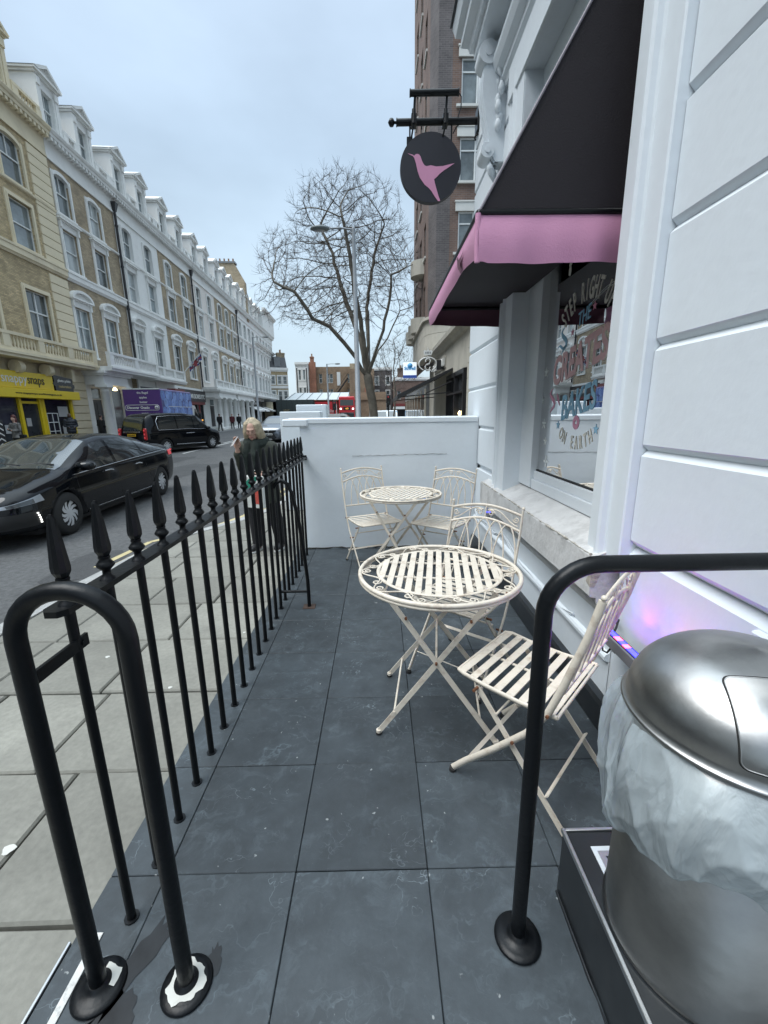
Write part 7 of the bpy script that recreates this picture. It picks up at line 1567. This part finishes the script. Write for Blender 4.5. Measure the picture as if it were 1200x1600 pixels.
M['coatolive'] = mat('dark_olive_coat', (.038, .043, .033), .85, var=.25, vs=9, bump=.5, bs=22); M['scarf'] = mat('dark_green_scarf', (.020, .028, .024), .95, var=.3, vs=30, bump=.6, bs=70); M['trouser'] = mat('black_trousers', (.014, .014, .017), .85, var=.2)
M['navyc'] = mat('navy_puffer', (.018, .022, .032), .6, var=.2, vs=8); M['blackc'] = mat('black_coat', (.012, .012, .014), .8, var=.2); M['redc'] = mat('maroon_coat', (.09, .016, .022), .8, var=.2); M['plaid'] = mat('plaid_coat', (.22, .21, .20), .85, var=.9, vs=7); M['shoe'] = mat('shoe', (.03, .03, .032), .6, var=.1); M['shoewhite'] = mat('shoe_sole_white', (.6, .6, .58), .6, var=.1)
M['lip'] = mat('lip', (.36, .13, .12), .5, var=0); M['eyedark'] = mat('eye_shadow_line', (.14, .085, .07), .6, var=0)
# woman reading her phone. local: -y is the way she faces, x to the viewer's right, z up from the pavement
wm = thing('person', 'woman with long ash-blonde hair in a dark green coat reading the phone in her hand', 'person', (-1.40, 4.86, ZP), R(-14))
Hc = Vector((.01, -.085, 1.455))      # head centre, bowed
def hp(x, y, z): return Hc+(Matrix.Rotation(R(14), 4, 'Z') @ Matrix.Rotation(R(15), 4, 'X') @ Vector((x, y, z)))
b = MB()
capsule(b, [(-.09, .02, .86), (-.10, 0, .48), (-.105, .03, .09)], (.085, .056, .038)); capsule(b, [(.10, .02, .86), (.13, .05, .48), (.15, .13, .09)], (.085, .056, .038))
capsule(b, [(-.105, .03, .05), (-.115, -.10, .035)], (.04, .03)); capsule(b, [(.15, .13, .05), (.15, .0, .035)], (.04, .03))
ellip(b, (0, .02, .90), .155, .115, .13); ellip(b, (0, .02, 1.10), .145, .105, .22); ellip(b, (0, .01, 1.25), .165, .10, .12)
capsule(b, [(0, .0, 1.28), (.01, -.04, 1.36)], (.055, .052))
capsule(b, [(-.165, .01, 1.26), (-.215, .03, 1.02)], (.055, .045)); capsule(b, [(-.215, .03, 1.02), (-.145, -.18, 1.17), (-.115, -.22, 1.235)], (.045, .036, .026))
capsule(b, [(.165, .01, 1.26), (.23, .03, 1.00)], (.055, .045)); capsule(b, [(.23, .03, 1.0), (.10, -.16, .98)], (.045, .030))
q = MB(); ellip(q, (0, 0, .015), .072, .092, .098); ellip(q, (0, -.022, -.052), .050, .064, .060); ellip(q, (0, -.058, -.088), .022, .022, .018)
q.lathe([(0, 0), (.016, .006), (.011, .035), (.006, .052), (0, .056)], (0, -.094, -.032), 8); ellip(q, (0, -.088, .024), .045, .012, .010); ellip(q, (-.035, -.070, -.018), .020, .014, .018); ellip(q, (.035, -.070, -.018), .020, .014, .018)
for s in (-1, 1): ellip(q, (s*.074, .005, -.005), .010, .018, .028)
q.v = [tuple(hp(*p)) for p in q.v]; b.add(q.v, q.f)
# hand raised round the phone: palm and five separate fingers
hb = Vector((-.11, -.235, 1.255))
def hd(x, y, z): return hb+(Matrix.Rotation(R(18), 4, 'Z') @ Matrix.Rotation(R(-12), 4, 'X') @ Vector((x, y, z)))
q = MB(); ellip(q, (0, 0, .038), .036, .014, .045)
for k, (fx, ln) in enumerate(((-.028, .060), (-.010, .070), (.010, .068), (.027, .054))):
    capsule(q, [(fx, -.002, .068), (fx*1.05, -.012, .068+ln*.45), (fx*.9, -.030, .068+ln*.78), (fx*.7, -.046, .068+ln*.80)], (.0095, .009, .008, .007), 8)
capsule(q, [(.026, -.006, .020), (.045, -.024, .045), (.040, -.044, .070)], (.012, .010, .008), 8)
q.v = [tuple(hd(*p)) for p in q.v]; b.add(q.v, q.f)
q = MB(); ellip(q, (0, 0, 0), .034, .042, .016)
for k in range(4): capsule(q, [(-.024+k*.016, -.03, 0), (-.024+k*.016, -.062, -.006), (-.022+k*.015, -.080, -.024)], (.009, .0085, .0075), 8)
capsule(q, [(.03, -.0, .006), (.045, -.03, .012)], (.011, .009), 8); q.xf(Matrix.Translation((.085, -.185, .985)) @ Matrix.Rotation(R(50), 4, 'Z')); b.add(q.v, q.f)
body = fuse(b, 'body', M['skin'], wm, .0075, 1)
for s in (-1, 1):
    m = MB(); m.tube([hp(s*.034+dx, -.094+abs(dx)*.25, .004-dx*dx*12) for dx in (-.016, -.008, 0, .008, .016)], .0020, 5); m.tube([hp(s*.034+dx, -.098+abs(dx)*.25, .030-dx*dx*10) for dx in (-.02, -.01, 0, .01, .02)], .0012, 5); m.build('eye', M['eyedark'], wm)
MB().tube([hp(dx, -.092+abs(dx)*.5, -.062+.05*abs(dx)) for dx in (-.022, -.011, 0, .011, .022)], .0045, 6).build('mouth', M['lip'], wm)
c = MB()   # coat: flared to mid-thigh, sleeves
vs = []; prof = [(.62, .235, .185), (.75, .225, .175), (.9, .205, .160), (1.02, .190, .148), (1.14, .190, .140), (1.24, .195, .128), (1.30, .155, .110), (1.345, .085, .085)]
for i, (z, rx, ry) in enumerate(prof):
    for k in range(28):
        a = 2*math.pi*k/28; f = 1+.035*math.sin(a*5+i)*max(0, (1.1-z)); vs.append((rx*f*math.cos(a), .015+ry*f*math.sin(a), z))
c.add(vs, [(i*28+k, i*28+(k+1) % 28, (i+1)*28+(k+1) % 28, (i+1)*28+k) for i in range(len(prof)-1) for k in range(28)]+[tuple(range(28))[::-1], tuple(range(28*(len(prof)-1), 28*len(prof)))])
capsule(c, [(-.17, .01, 1.255), (-.225, .035, 1.01)], (.075, .068)); capsule(c, [(-.225, .035, 1.01), (-.132, -.195, 1.195)], (.066, .046)); capsule(c, [(.17, .01, 1.255), (.245, .03, 1.0)], (.075, .068)); capsule(c, [(.245, .03, 1.0), (.13, -.13, .985)], (.066, .05))
fuse(c, 'coat', M['coatolive'], wm, .011, 2, disp=.006)
c = MB(); 
for a, r in ((0, .050), (.4, .042)): c.tube([(.105*math.cos(R(t)), -.0+.095*math.sin(R(t)), 1.305+a*.05+.015*math.sin(R(t*2))) for t in range(0, 360, 15)], r, 10, closed=True)
capsule(c, [(-.04, -.105, 1.30), (-.07, -.155, 1.15), (-.06, -.17, .98)], (.05, .05, .035)); capsule(c, [(.05, -.11, 1.30), (.05, -.155, 1.18), (.06, -.17, 1.05)], (.05, .045, .03)); fuse(c, 'scarf', M['scarf'], wm, .009, 2, disp=.008)
t = MB(); capsule(t, [(-.09, .02, .80), (-.10, .0, .48), (-.105, .03, .10)], (.105, .082, .072)); capsule(t, [(.10, .02, .80), (.13, .05, .48), (.15, .13, .11)], (.105, .082, .072)); ellip(t, (0, .02, .85), .17, .13, .12); fuse(t, 'trousers', M['trouser'], wm, .012, 2)
for x, y in ((-.11, .0), (.15, .10)):
    s_ = MB(); ellip(s_, (x, y-.03, .05), .045, .12, .045); ellip(s_, (x, y+.05, .07), .042, .05, .06); o = fuse(s_, 'shoe', M['shoe'], wm, .01, 1); MB().lathe([(0, 0), (.95, 0), (1, .3), (.95, 1), (0, 1)], n=20).xf(Matrix.Translation((x, y-.02, .0)) @ Matrix.Diagonal((.048, .128, .022, 1))).build('sole', M['shoewhite'], o)
# hair: cap and long strands past the shoulders
h = MB(); q = MB(); ellip(q, (0, .022, .030), .088, .100, .100)
q.v = [tuple(hp(*p)) for p in q.v if True]; h.add(q.v, q.f)
rr = random.Random(2)
for k in range(44):
    a = R(-52+284*k/43); ca, sa = math.cos(a), math.sin(a)
    p0 = hp(.022*ca, .01+.02*sa, .125); p1 = hp(.078*ca, .012+.085*sa, .07); p2 = hp(.098*ca, .02+.098*sa, -.02); p3 = hp(.10*ca+.004*rr.uniform(-1, 1), .045+.085*sa, -.10)
    p4 = Vector((p3.x*1.06+(.012 if ca > 0 else -.004), p3.y*.7+.01+rr.uniform(-.01, .01), 1.27+rr.uniform(-.04, .02))); p4.x += .02 if ca > 0 else 0
    h.tube([p0, p1, p2, p3, p4], (.013, .016, .018, .018, .006), 6)
fuse(h, 'hair', M['hairblonde'], wm, .0075, 1, disp=.004)
hs = MB(); hair_o = bpy.data.objects[[o.name for o in bpy.data.objects if o.parent == wm and o.name.startswith('hair')][0]]
for k in range(230):
    a = R(-54+288*rr.random()); ca, sa = math.cos(a), math.sin(a); j = rr.uniform(.985, 1.035)
    p0 = hp(.020*ca, .01+.02*sa, .132); p1 = hp(.083*ca*j, .012+.090*sa*j, .072); p2 = hp(.108*ca*j, .02+.105*sa*j, -.02); p3 = hp(.112*ca*j+.006*rr.uniform(-1, 1), .045+.092*sa*j, -.10)
    p4 = Vector((p3.x*1.08+(.022 if ca > 0 else -.004)+rr.uniform(-.012, .012), p3.y*.8+.01+rr.uniform(-.015, .015), 1.25+rr.uniform(-.06, .03)))
    hs.tube([p0, p1, p2, p3, p4], (.002, .0036, .004, .0038, .001), 4)
M['hairlight'] = mat('pale_blonde_strands', (.56, .47, .34), .45, var=.3, vs=20); hs.build('strands', M['hairlight'], hair_o, kind='stuff')
ph = thing('phone', 'pale phone held up by the woman on the pavement', 'phone', (0, 0, 0)); ph.location = wm.matrix_basis @ (hb+Vector((-.002, -.046, .075))); ph.rotation_euler = (R(-38), R(-12), R(-50)); M['phonecase'] = mat('phone_case', (.40, .38, .38), .4, var=0)
MB().box(-.034, .034, -.004, .004, -.055, .070, bev=.003).build('case', M['phonecase'], ph); MB().box(-.031, .031, .0042, .005, -.052, .066).build('screen', M['carglass'], ph)
bg = thing('carrier_bag', 'white, green and red printed paper bag carried in front of the woman', 'bag', tuple(wm.matrix_basis @ Vector((.07, -.235, .60))), R(-20)); M['paperbag'] = mat('printed_paper', (.62, .63, .60), .6, var=.1, vs=9)
o = MB().box(-.13, .13, -.045, .045, 0, .36, bev=.008).build('bag', M['paperbag'], bg); MB().add([(-.131, -.047, .26), (.0, -.047, .36), (.10, -.047, .36), (-.05, -.047, .20), (-.13, -.047, .15)], [(0, 1, 2, 3, 4)]).build('print', mat('print_green', (.02, .22, .15), .6, var=0), o, fix=False)
MB().add([(-.02, -.048, .05), (.07, -.048, .05), (.09, -.048, .22), (.02, -.048, .20)], [(0, 1, 2, 3)]).build('print', mat('print_red', (.5, .08, .06), .6, var=.3, vs=40), o, fix=False); MB().tube([(-.07, 0, .36), (-.05, 0, .42), (.05, 0, .42), (.07, 0, .36)], .004, 6).build('handle', M['paperbag'], bg)

def person(label, loc, rz, coat, hair, skin='skin', walk=0, h=1.72, legs='trouser', bag=None, arms=0, coatlen=.78, puffer=False):
    t = thing('person', label, 'person', loc, rz); k = h/1.72; st = .18*walk
    def S(m): m.v = [(x*k, y*k, z*k) for x, y, z in m.v]; return m
    b = MB(); capsule(b, [(-.09, 0, .88), (-.10, -st*.5, .5), (-.10, -st+.02, .08)], (.085, .055, .04), 10); capsule(b, [(.09, 0, .88), (.10, st*.2, .5), (.10, st, .08)], (.085, .055, .04), 10)
    capsule(b, [(-.10, -st, .04), (-.10, -st-.12, .03)], (.04, .03), 8); capsule(b, [(.10, st, .04), (.10, st-.12, .03)], (.04, .03), 8)
    ellip(b, (0, 0, 1.15), .16, .11, .30, 12); ellip(b, (0, 0, 1.38), .18, .10, .10, 12); capsule(b, [(0, 0, 1.45), (0, -.015, 1.54)], (.055, .05), 8); ellip(b, (0, -.02, 1.63), .075, .092, .112, 14); ellip(b, (0, -.115, 1.61), .012, .014, .02, 8)
    if arms == 0: A1 = [(-.21, 0, 1.38), (-.25, .03, 1.12), (-.23, -.03, .86)]; A2 = [(.21, 0, 1.38), (.25, .03, 1.12), (.23, -.05, .86)]
    elif arms == 1: A1 = [(-.21, 0, 1.38), (-.26, .03, 1.12), (-.10, -.15, 1.02)]; A2 = [(.21, 0, 1.38), (.26, .03, 1.12), (.12, -.16, 1.02)]
    else: A1 = [(-.21, 0, 1.38), (-.25, -.06, 1.14), (-.08, -.28, 1.18)]; A2 = [(.21, 0, 1.38), (.25, -.04, 1.12), (.08, -.26, 1.12)]
    for A_ in (A1, A2): capsule(b, A_, (.05, .042, .03), 10); ellip(b, A_[-1], .035, .04, .045, 8)
    fuse(S(b), 'body', M[skin], t, .017, 1)
    c = MB(); vs = []; prof = [(coatlen, .20, .15), (1.0, .19, .145), (1.2, .185, .14), (1.38, .195, .125), (1.47, .10, .09)]
    for z, rx, ry in prof: vs += [(rx*math.cos(2*math.pi*q/16), ry*math.sin(2*math.pi*q/16), z) for q in range(16)]
    c.add(vs, [(i*16+q, i*16+(q+1) % 16, (i+1)*16+(q+1) % 16, (i+1)*16+q) for i in range(4) for q in range(16)]+[tuple(range(16))[::-1], tuple(range(64, 80))])
    for A_ in (A1, A2): capsule(c, [A_[0], A_[1], tuple(Vector(A_[1])*.12+Vector(A_[2])*.88)], (.08, .066, .052), 10)
    if puffer:
        for z in (.85, .97, 1.09, 1.21, 1.33): c.tube([(.185*math.cos(R(a)), .135*math.sin(R(a)), z) for a in range(0, 360, 24)], .035, 8, closed=True)
        c.tube([(.10*math.cos(R(a)), .03+.07*math.sin(R(a)), 1.50) for a in range(0, 360, 24)], .04, 8, closed=True)
    fuse(S(c), 'coat', M[coat], t, .020, 1, disp=.008)
    q = MB(); capsule(q, [(-.09, 0, .84), (-.10, -st*.5, .5), (-.10, -st+.02, .10)], (.10, .075, .062), 10); capsule(q, [(.09, 0, .84), (.10, st*.2, .5), (.10, st, .10)], (.10, .075, .062), 10); fuse(S(q), 'trousers', M[legs], t, .020, 1)
    for x, y in ((-.10, -st), (.10, st)): q = MB(); ellip(q, (x, y-.05, .045), .05, .13, .045, 10); S(q).build('shoe', M['shoe'], t)
    q = MB(); ellip(q, (0, .008, 1.665), .086, .094, .10, 14)
    if hair == 'hairred': ellip(q, (0, .05, 1.53), .09, .06, .14, 12)
    S(q).v = [p for p in q.v]; fuse(q, 'hair', M[hair], t, .018, 1)
    if bag: MB().box(-.16, .16, -.07, .07, 0, .30, bev=.03).build('bag', M[bag], t, (.30*k, .02, .62*k))
    return t
person('man in a dark padded coat standing beside the white porch columns', (-16.6, 23.2, ZP), R(42), 'navyc', 'hairdark', 'skindark', arms=1, h=1.80, puffer=True)
person('person in a black coat standing between the porch and the black cab', (-16.7, 25.9, ZP), R(160), 'blackc', 'hairdark', arms=1, h=1.72)
person('red-haired woman in a plaid coat with a black bag outside the yellow shop', (-16.0, 18.95, ZP), R(-10), 'plaid', 'hairred', arms=2, h=1.66, bag='blackc')
person('person in dark clothes walking along the far pavement past the white columns', (-16.5, 44.6, ZP), R(170), 'blackc', 'hairdark', walk=1, h=1.75)
person('person in a maroon coat walking past the porch steps in the distance', (-17.2, 50.5, ZP), R(10), 'redc', 'hairdark', walk=1, h=1.72)
person('distant person in black near the shops with white awnings', (-16.9, 52.0, ZP), R(190), 'blackc', 'hairdark', walk=.6, h=1.7)
# chevron stand and poster stand outside the yellow shop
ch = thing('chevron_board', 'black board with white chevrons standing outside the yellow shop', 'display board', (-16.35, 18.3, ZP), R(60)); MB().box(-.32, .32, -.04, .04, 0, 1.5, bev=.01).build('board', M['black'], ch)
for j in range(6):
    for i in range(2): x, z = -.16+i*.32, .15+j*.23; MB().add([(x-.13, -.043, z), (x, -.043, z+.12), (x+.13, -.043, z), (x+.13, -.043, z+.06), (x, -.043, z+.18), (x-.13, -.043, z+.06)], [(0, 1, 4, 5), (1, 2, 3, 4)]).build('chevron', M['txtwhite'], ch, fix=False)
pb = thing('poster_stand', 'grey framed poster stand at the left edge outside the yellow shop', 'poster stand', (-15.9, 17.3, ZP), R(65)); MB().box(-.42, .42, -.05, .05, 0, 1.35, bev=.02).build('frame', M['leadcap'], pb); MB().prism([(.24, 1.35), (.42, 1.35), (.42, 1.5), (.33, 1.58), (.24, 1.5)], -.06, .06, 'y').build('post_cap', M['leadcap'], pb); MB().box(-.34, .26, -.06, -.051, .35, 1.25).build('poster', M['paperbag'], pb); MB().box(-.34, .26, -.062, -.0605, .6, .95).build('picture', M['redc'], pb)

# ================================================================== bare trees (space colonisation)
M['bark'] = mat('plane_bark', (.15, .135, .11), .9, var=.35, vs=3, bump=.6, bs=14); M['twig'] = mat('twig', (.085, .072, .062), .9, var=.2)
def grow(seed, trunk, att, D, di, dk, iters, tips=.012, expo=2.35, extra=1):
    rs_ = np.random.RandomState(seed); pos = [np.array(trunk[0], float)]; par = [-1]
    for p in trunk[1:]:
        p = np.array(p, float); a = pos[-1]; n = max(1, int(np.linalg.norm(p-a)/D))
        for i in range(n): pos.append(a+(p-a)*(i+1)/n+rs_.normal(0, D*.05, 3)); par.append(len(pos)-2)
    return pos, par, rs_
def colonise(pos, par, att, D, di, dk, iters, rs_, start=0):
    att = np.array(att); P = np.array(pos); alive = np.ones(len(att), bool)
    ch_of = {}; near = np.full(len(att), 1e9); ni = np.zeros(len(att), int)
    def upd(idx0):
        for c0 in range(idx0, len(P), 256):
            blk = P[c0:c0+256]; d = np.linalg.norm(att[:, None, :]-blk[None], axis=2); j = d.argmin(1); dm = d[np.arange(len(att)), j]; better = dm < near; near[better] = dm[better]; ni[better] = j[better]+c0
    upd(start)
    for it in range(iters):
        act = alive & (near < di)
        if not act.any(): break
        acc = {}
        for ai in np.nonzero(act)[0]:
            k = ni[ai]; v = att[ai]-P[k]; v /= (np.linalg.norm(v)+1e-9); acc.setdefault(k, np.zeros(3)); acc[k] += v
        new = []; np_ = []
        for k, v in acc.items():
            L = np.linalg.norm(v)
            if L < .15: continue
            v = v/L+rs_.normal(0, .06, 3)+np.array([0, 0, .05]); v /= np.linalg.norm(v); q_ = P[k]+v*D
            if any(np.linalg.norm(c_-q_) < D*.45 for c_ in ch_of.get(int(k), ())): continue
            ch_of.setdefault(int(k), []).append(q_); new.append(q_); np_.append(k)
        if not new: break
        s0 = len(P); P = np.vstack([P, np.array(new)]); par += [int(k) for k in np_]; upd(s0); alive &= near > dk
    return P, par
def tree_mesh(P, par, tip, expo, nseg_big, nm, par_obj, mt, expo2=0):
    n = len(P); r = np.zeros(n); kids_ = [[] for _ in range(n)]
    for i in range(1, n): kids_[par[i]].append(i)
    for i in range(n-1, -1, -1): r[i] = (sum(r[k]**expo for k in kids_[i]))**(1/expo) if kids_[i] else tip
    if expo2: q_ = math.log(expo2/tip)/math.log(max(r[0], tip*1.5)/tip); r = tip*(r/tip)**q_
    m = MB(); tw = MB()
    # chains
    stack = [0]; starts = [(-1, 0)]
    while starts:
        p, i = starts.pop(); ch_ = [p] if p >= 0 else []; ch_.append(i)
        while kids_[i]:
            ks = sorted(kids_[i], key=lambda k: -r[k]); 
            for k in ks[1:]: starts.append((i, k))
            i = ks[0]; ch_.append(i)
        if len(ch_) < 2: continue
        rr_ = [float(r[c]) for c in ch_]
        if p >= 0: rr_[0] = min(float(r[ch_[1]])*1.05, float(r[p]))
        big = max(rr_); (m if big > .03 else tw).tube([P[c] for c in ch_], rr_, 10 if big > .12 else (6 if big > .03 else 3), cap=False)
    rg = random.Random(n)   # last-year's twigs on every thin branch
    for i in range(1, n):
        if r[i] > tip*3.2 or rg.random() < (.25 if kids_[i] else 0): continue
        d0 = Vector(P[i])-Vector(P[par[i]])
        if d0.length < 1e-4: continue
        d0.normalize()
        for q in range(5 if kids_[i] else 7):
            d = (d0*rg.uniform(.6, 1.2)+Vector((rg.gauss(0, .42), rg.gauss(0, .42), rg.gauss(.12, .38)))).normalized(); L = rg.uniform(.22, .62)*tw_len; p = Vector(P[i]); k1 = p+d*L*.5; d2 = (d+Vector((rg.gauss(0, .14), rg.gauss(0, .14), rg.gauss(.12, .12)))).normalized(); k2 = k1+d2*L*.5
            tw.tube([p, k1, k2], (tip*.56, tip*.42, tip*.25), 3, cap=False, smooth=False)
    return m, tw, r
tw_len = 1.0
def blob_points(rs_, n, ells):
    out = []
    tot = sum(a*b*c for _, (a, b, c) in ells)
    for (c0, ax) in ells:
        k = int(n*ax[0]*ax[1]*ax[2]/tot)
        v = rs_.normal(0, 1, (k, 3)); v /= np.linalg.norm(v, axis=1)[:, None]; rad = rs_.uniform(0, 1, k)**(1/3)*.5+.5*rs_.uniform(.35, 1, k); out.append(np.array(c0)+v*rad[:, None]*np.array(ax))
    return np.vstack(out)
TY = 27.0
def tp(px, py, dy=0, Y=TY):   # a point of the tree from where its limb shows in the photograph's view, at depth Y
    d = _f*651.3+_r2*(px-600)+_d2*(py-800); k = (Y+dy)/d.y; return (d.x*k, d.y*k, 1.4+d.z*k)
bt = thing('bare_plane_tree', 'large bare plane tree with a wide twiggy crown behind the nearest lamp post', 'tree', (tp(590, 648)[0], TY, ZP))
o3 = np.array([tp(590, 648)[0], TY, ZP])
pos, par, rs_ = grow(5, [np.array(tp(585, 660))-o3, np.array(tp(582, 625))-o3, np.array(tp(575, 590))-o3], None, .45, 0, 0, 0)
pos[0][2] = 0
def limb(frm, pts):
    k = frm
    for p in pts:
        p = np.array(p)-o3; a = pos[k]; n = max(1, int(np.linalg.norm(p-a)/.45))
        for i in range(n): pos.append(a+(p-a)*(i+1)/n+rs_.normal(0, .035, 3)); par.append(k); k = len(pos)-1
    return k
fork = len(pos)-1
L1 = limb(fork, [tp(548, 548, -.6), tp(515, 510, -1.2), tp(488, 498, -1.8)]); limb(L1, [tp(460, 455, -2.4), tp(425, 440, -2.8)])
a1 = limb(fork, [tp(560, 520, .8), tp(540, 470, 1.2), tp(520, 400, 1.6), tp(500, 350, 2)]); 
a2 = limb(fork, [tp(568, 530, -.4), tp(556, 470, -.8), tp(545, 400, -1.2), tp(535, 340, -1.6)])
a3 = limb(fork, [tp(575, 540, 1), tp(572, 480, 2), tp(585, 400, 2.6), tp(600, 350, 3)])
f2 = fork-1
r1 = limb(fork, [tp(586, 548, -.5), tp(600, 515, -.8), tp(608, 470, -1), tp(612, 430, -1.4), tp(648, 412, -1.8)])
r2 = limb(fork, [tp(592, 545, .5), tp(612, 518, .9), tp(625, 485, 1.2), tp(650, 478, 1.4)])
ells = []
for (px, py, dy, rx, rz_) in [(520, 350, 0, 2.9, 2.6), (470, 420, -1.5, 2.6, 2.2), (440, 470, -1, 1.9, 1.4), (575, 340, 1, 2.4, 2.4), (490, 470, 1.5, 2.8, 2.0), (600, 400, 1.5, 2.2, 2.4), (560, 420, -1.5, 2.8, 2.8), (625, 440, -.5, 1.6, 2.4), (530, 300, 1, 1.8, 1.2), (640, 480, .5, .9, 1.6), (425, 405, 0, 1.2, 1.0), (545, 480, -2, 2.2, 1.8)]:
    c0 = np.array(tp(px, py, dy))-o3; ells.append((c0, (rx, rx*1.05, rz_)))
att = blob_points(rs_, 6500, ells)
P, par = colonise(pos, par, att, .30, 2.6, .36, 60, rs_)
m, tw, r_ = tree_mesh(P, par, .0088, 2.15, 8, 'x', bt, None, .27)
m.build('trunk', M['bark'], bt, fix=False); tw.build('crown', M['twig'], bt, fix=False)
def small_tree(Y, px, top, crown, label, seed, n, tip=.010):
    x0 = tp(px, 648, 0, Y)[0]; t = thing('bare_street_tree', label, 'tree', (x0, Y, ZP)); o_ = np.array([x0, Y, ZP]); rs2 = np.random.RandomState(seed); pos_ = [np.zeros(3)]; par_ = [-1]
    tgt = np.array(tp(px, top, 0, Y))-o_
    for i in range(6): pos_.append(tgt*(i+1)/6+rs2.normal(0, .06, 3)); par_.append(len(pos_)-2)
    el = [(np.array(tp(a, b, c_, Y))-o_, (rx, rx, rz_)) for a, b, c_, rx, rz_ in crown]; P_, pr = colonise(pos_, par_, blob_points(rs2, n, el), .32, 3.2, .42, 50, rs2)
    m, tw, _ = tree_mesh(P_, pr, tip, 2.2, 6, 'x', t, None); m.build('trunk', M['bark'], t, fix=False); tw.build('crown', M['twig'], t, fix=False)
small_tree(40, 617, 600, [(610, 560, 0, 2.2, 2.2), (635, 580, 0, 1.6, 1.6), (600, 590, 1, 1.5, 1.4), (628, 540, 0, 1.6, 1.5)], 'smaller bare tree between the big plane tree and the bakery signs', 3, 1100)

# ================================================================== lamp posts, traffic light
M['galv'] = mat('grey_lamp_post_paint', (.24, .26, .28), .55, metal=.2, var=.08, vs=3)
def lamp(px, ptop, Y, arm, head, label, r0=.10, r1=.055):
    x = tp(px, 648, 0, Y)[0]; top = tp(px, ptop, 0, Y)[2]-ZP; t = thing('street_lamp', label, 'street lamp', (x, Y, ZP), 0, 'grey street lamps along the road')
    MB().tube([(0, 0, 0), (0, 0, 1.3), (0, 0, 1.32), (0, 0, top)], [r0*1.35, r0*1.3, r0, r1], 14).build('post', M['galv'], t)
    MB().box(-r0*1.2, r0*1.2, -r0*1.45, -r0*1.2, .4, 1.0, bev=.01).build('access_door', M['galv'], t)
    ax = arm; MB().tube([(0, 0, top-.02), (ax*.5, 0, top+.04), (ax, 0, top+.02)], .030, 8).build('arm', M['galv'], t); MB().lathe([(.03, -.06), (.05, -.04), (.05, .06), (0, .08)], (0, 0, top), 10).build('cap', M['galv'], t)
    s = head; m = MB(); m.lathe([(0, -.09*s), (.20*s, -.07*s), (.30*s, -.02*s), (.29*s, .03*s), (.16*s, .09*s), (0, .11*s)], (0, 0, 0), 18, sx=1.25, sy=.8); h_ = m.build('lamp_head', M['headgreen'], t, (ax+math.copysign(.30*s, ax), 0, top+.02))
    MB().lathe([(0, -.095*s), (.16*s, -.078*s), (.2*s, -.06*s)], n=14, sx=1.25, sy=.8, cap=False).build('lens', M['lampclear'], h_); return t
M['headgreen'] = mat('lamp_head_grey_green', (.13, .15, .155), .5, var=.05)
lamp(560, 358, 15.5, -.85, .85, 'nearest grey street lamp standing in front of the big bare tree')
lamp(579, 487, 31, -.75, .9, 'street lamp just right of the big tree trunk', .09)
lamp(514, 569, 58, 1.1, 1.0, 'distant street lamp over the brown brick houses', .12, .08)
lamp(404, 527, 50, 1.2, .9, 'street lamp in front of the end of the left terrace', .13, .08)
def traffic_light(px, Y, z, label):
    x = tp(px, 648, 0, Y)[0]; t = thing('traffic_light', label, 'traffic light', (x, Y, ZP)); MB().tube([(0, 0, 0), (0, 0, z)], .06, 8).build('post', M['blackplastic'], t); o = MB().box(-.20, .20, -.14, .14, z-.2, z+.8, bev=.03).build('head', M['blackplastic'], t)
    MB().tube([(0, -.16, z+.6), (0, -.14, z+.6)], .09, 12).build('lamp', M['taillight'], o); MB().tube([(0, -.16, z+.05), (0, -.14, z+.05)], .09, 12).build('lamp', M['darkgreen'], o)
traffic_light(607, 44, 2.6, 'black traffic light beyond the big tree trunk'); traffic_light(523, 48, 2.2, 'black traffic light in front of the red hoarding')
for i, (px, Y) in enumerate([(503, 60)]):
    t = thing('beacon_light', 'lit round amber lamp beside the red hoarding', 'lamp', (tp(px, 648, 0, Y)[0], Y, ZP)); MB().tube([(0, 0, 0), (0, 0, 2.55)], .05, 8).build('post', M['blackplastic'], t); MB().lathe([(0, -.2), (.2, 0), (0, .2)], (0, 0, 2.72), 10).build('globe', M['warm'], t)
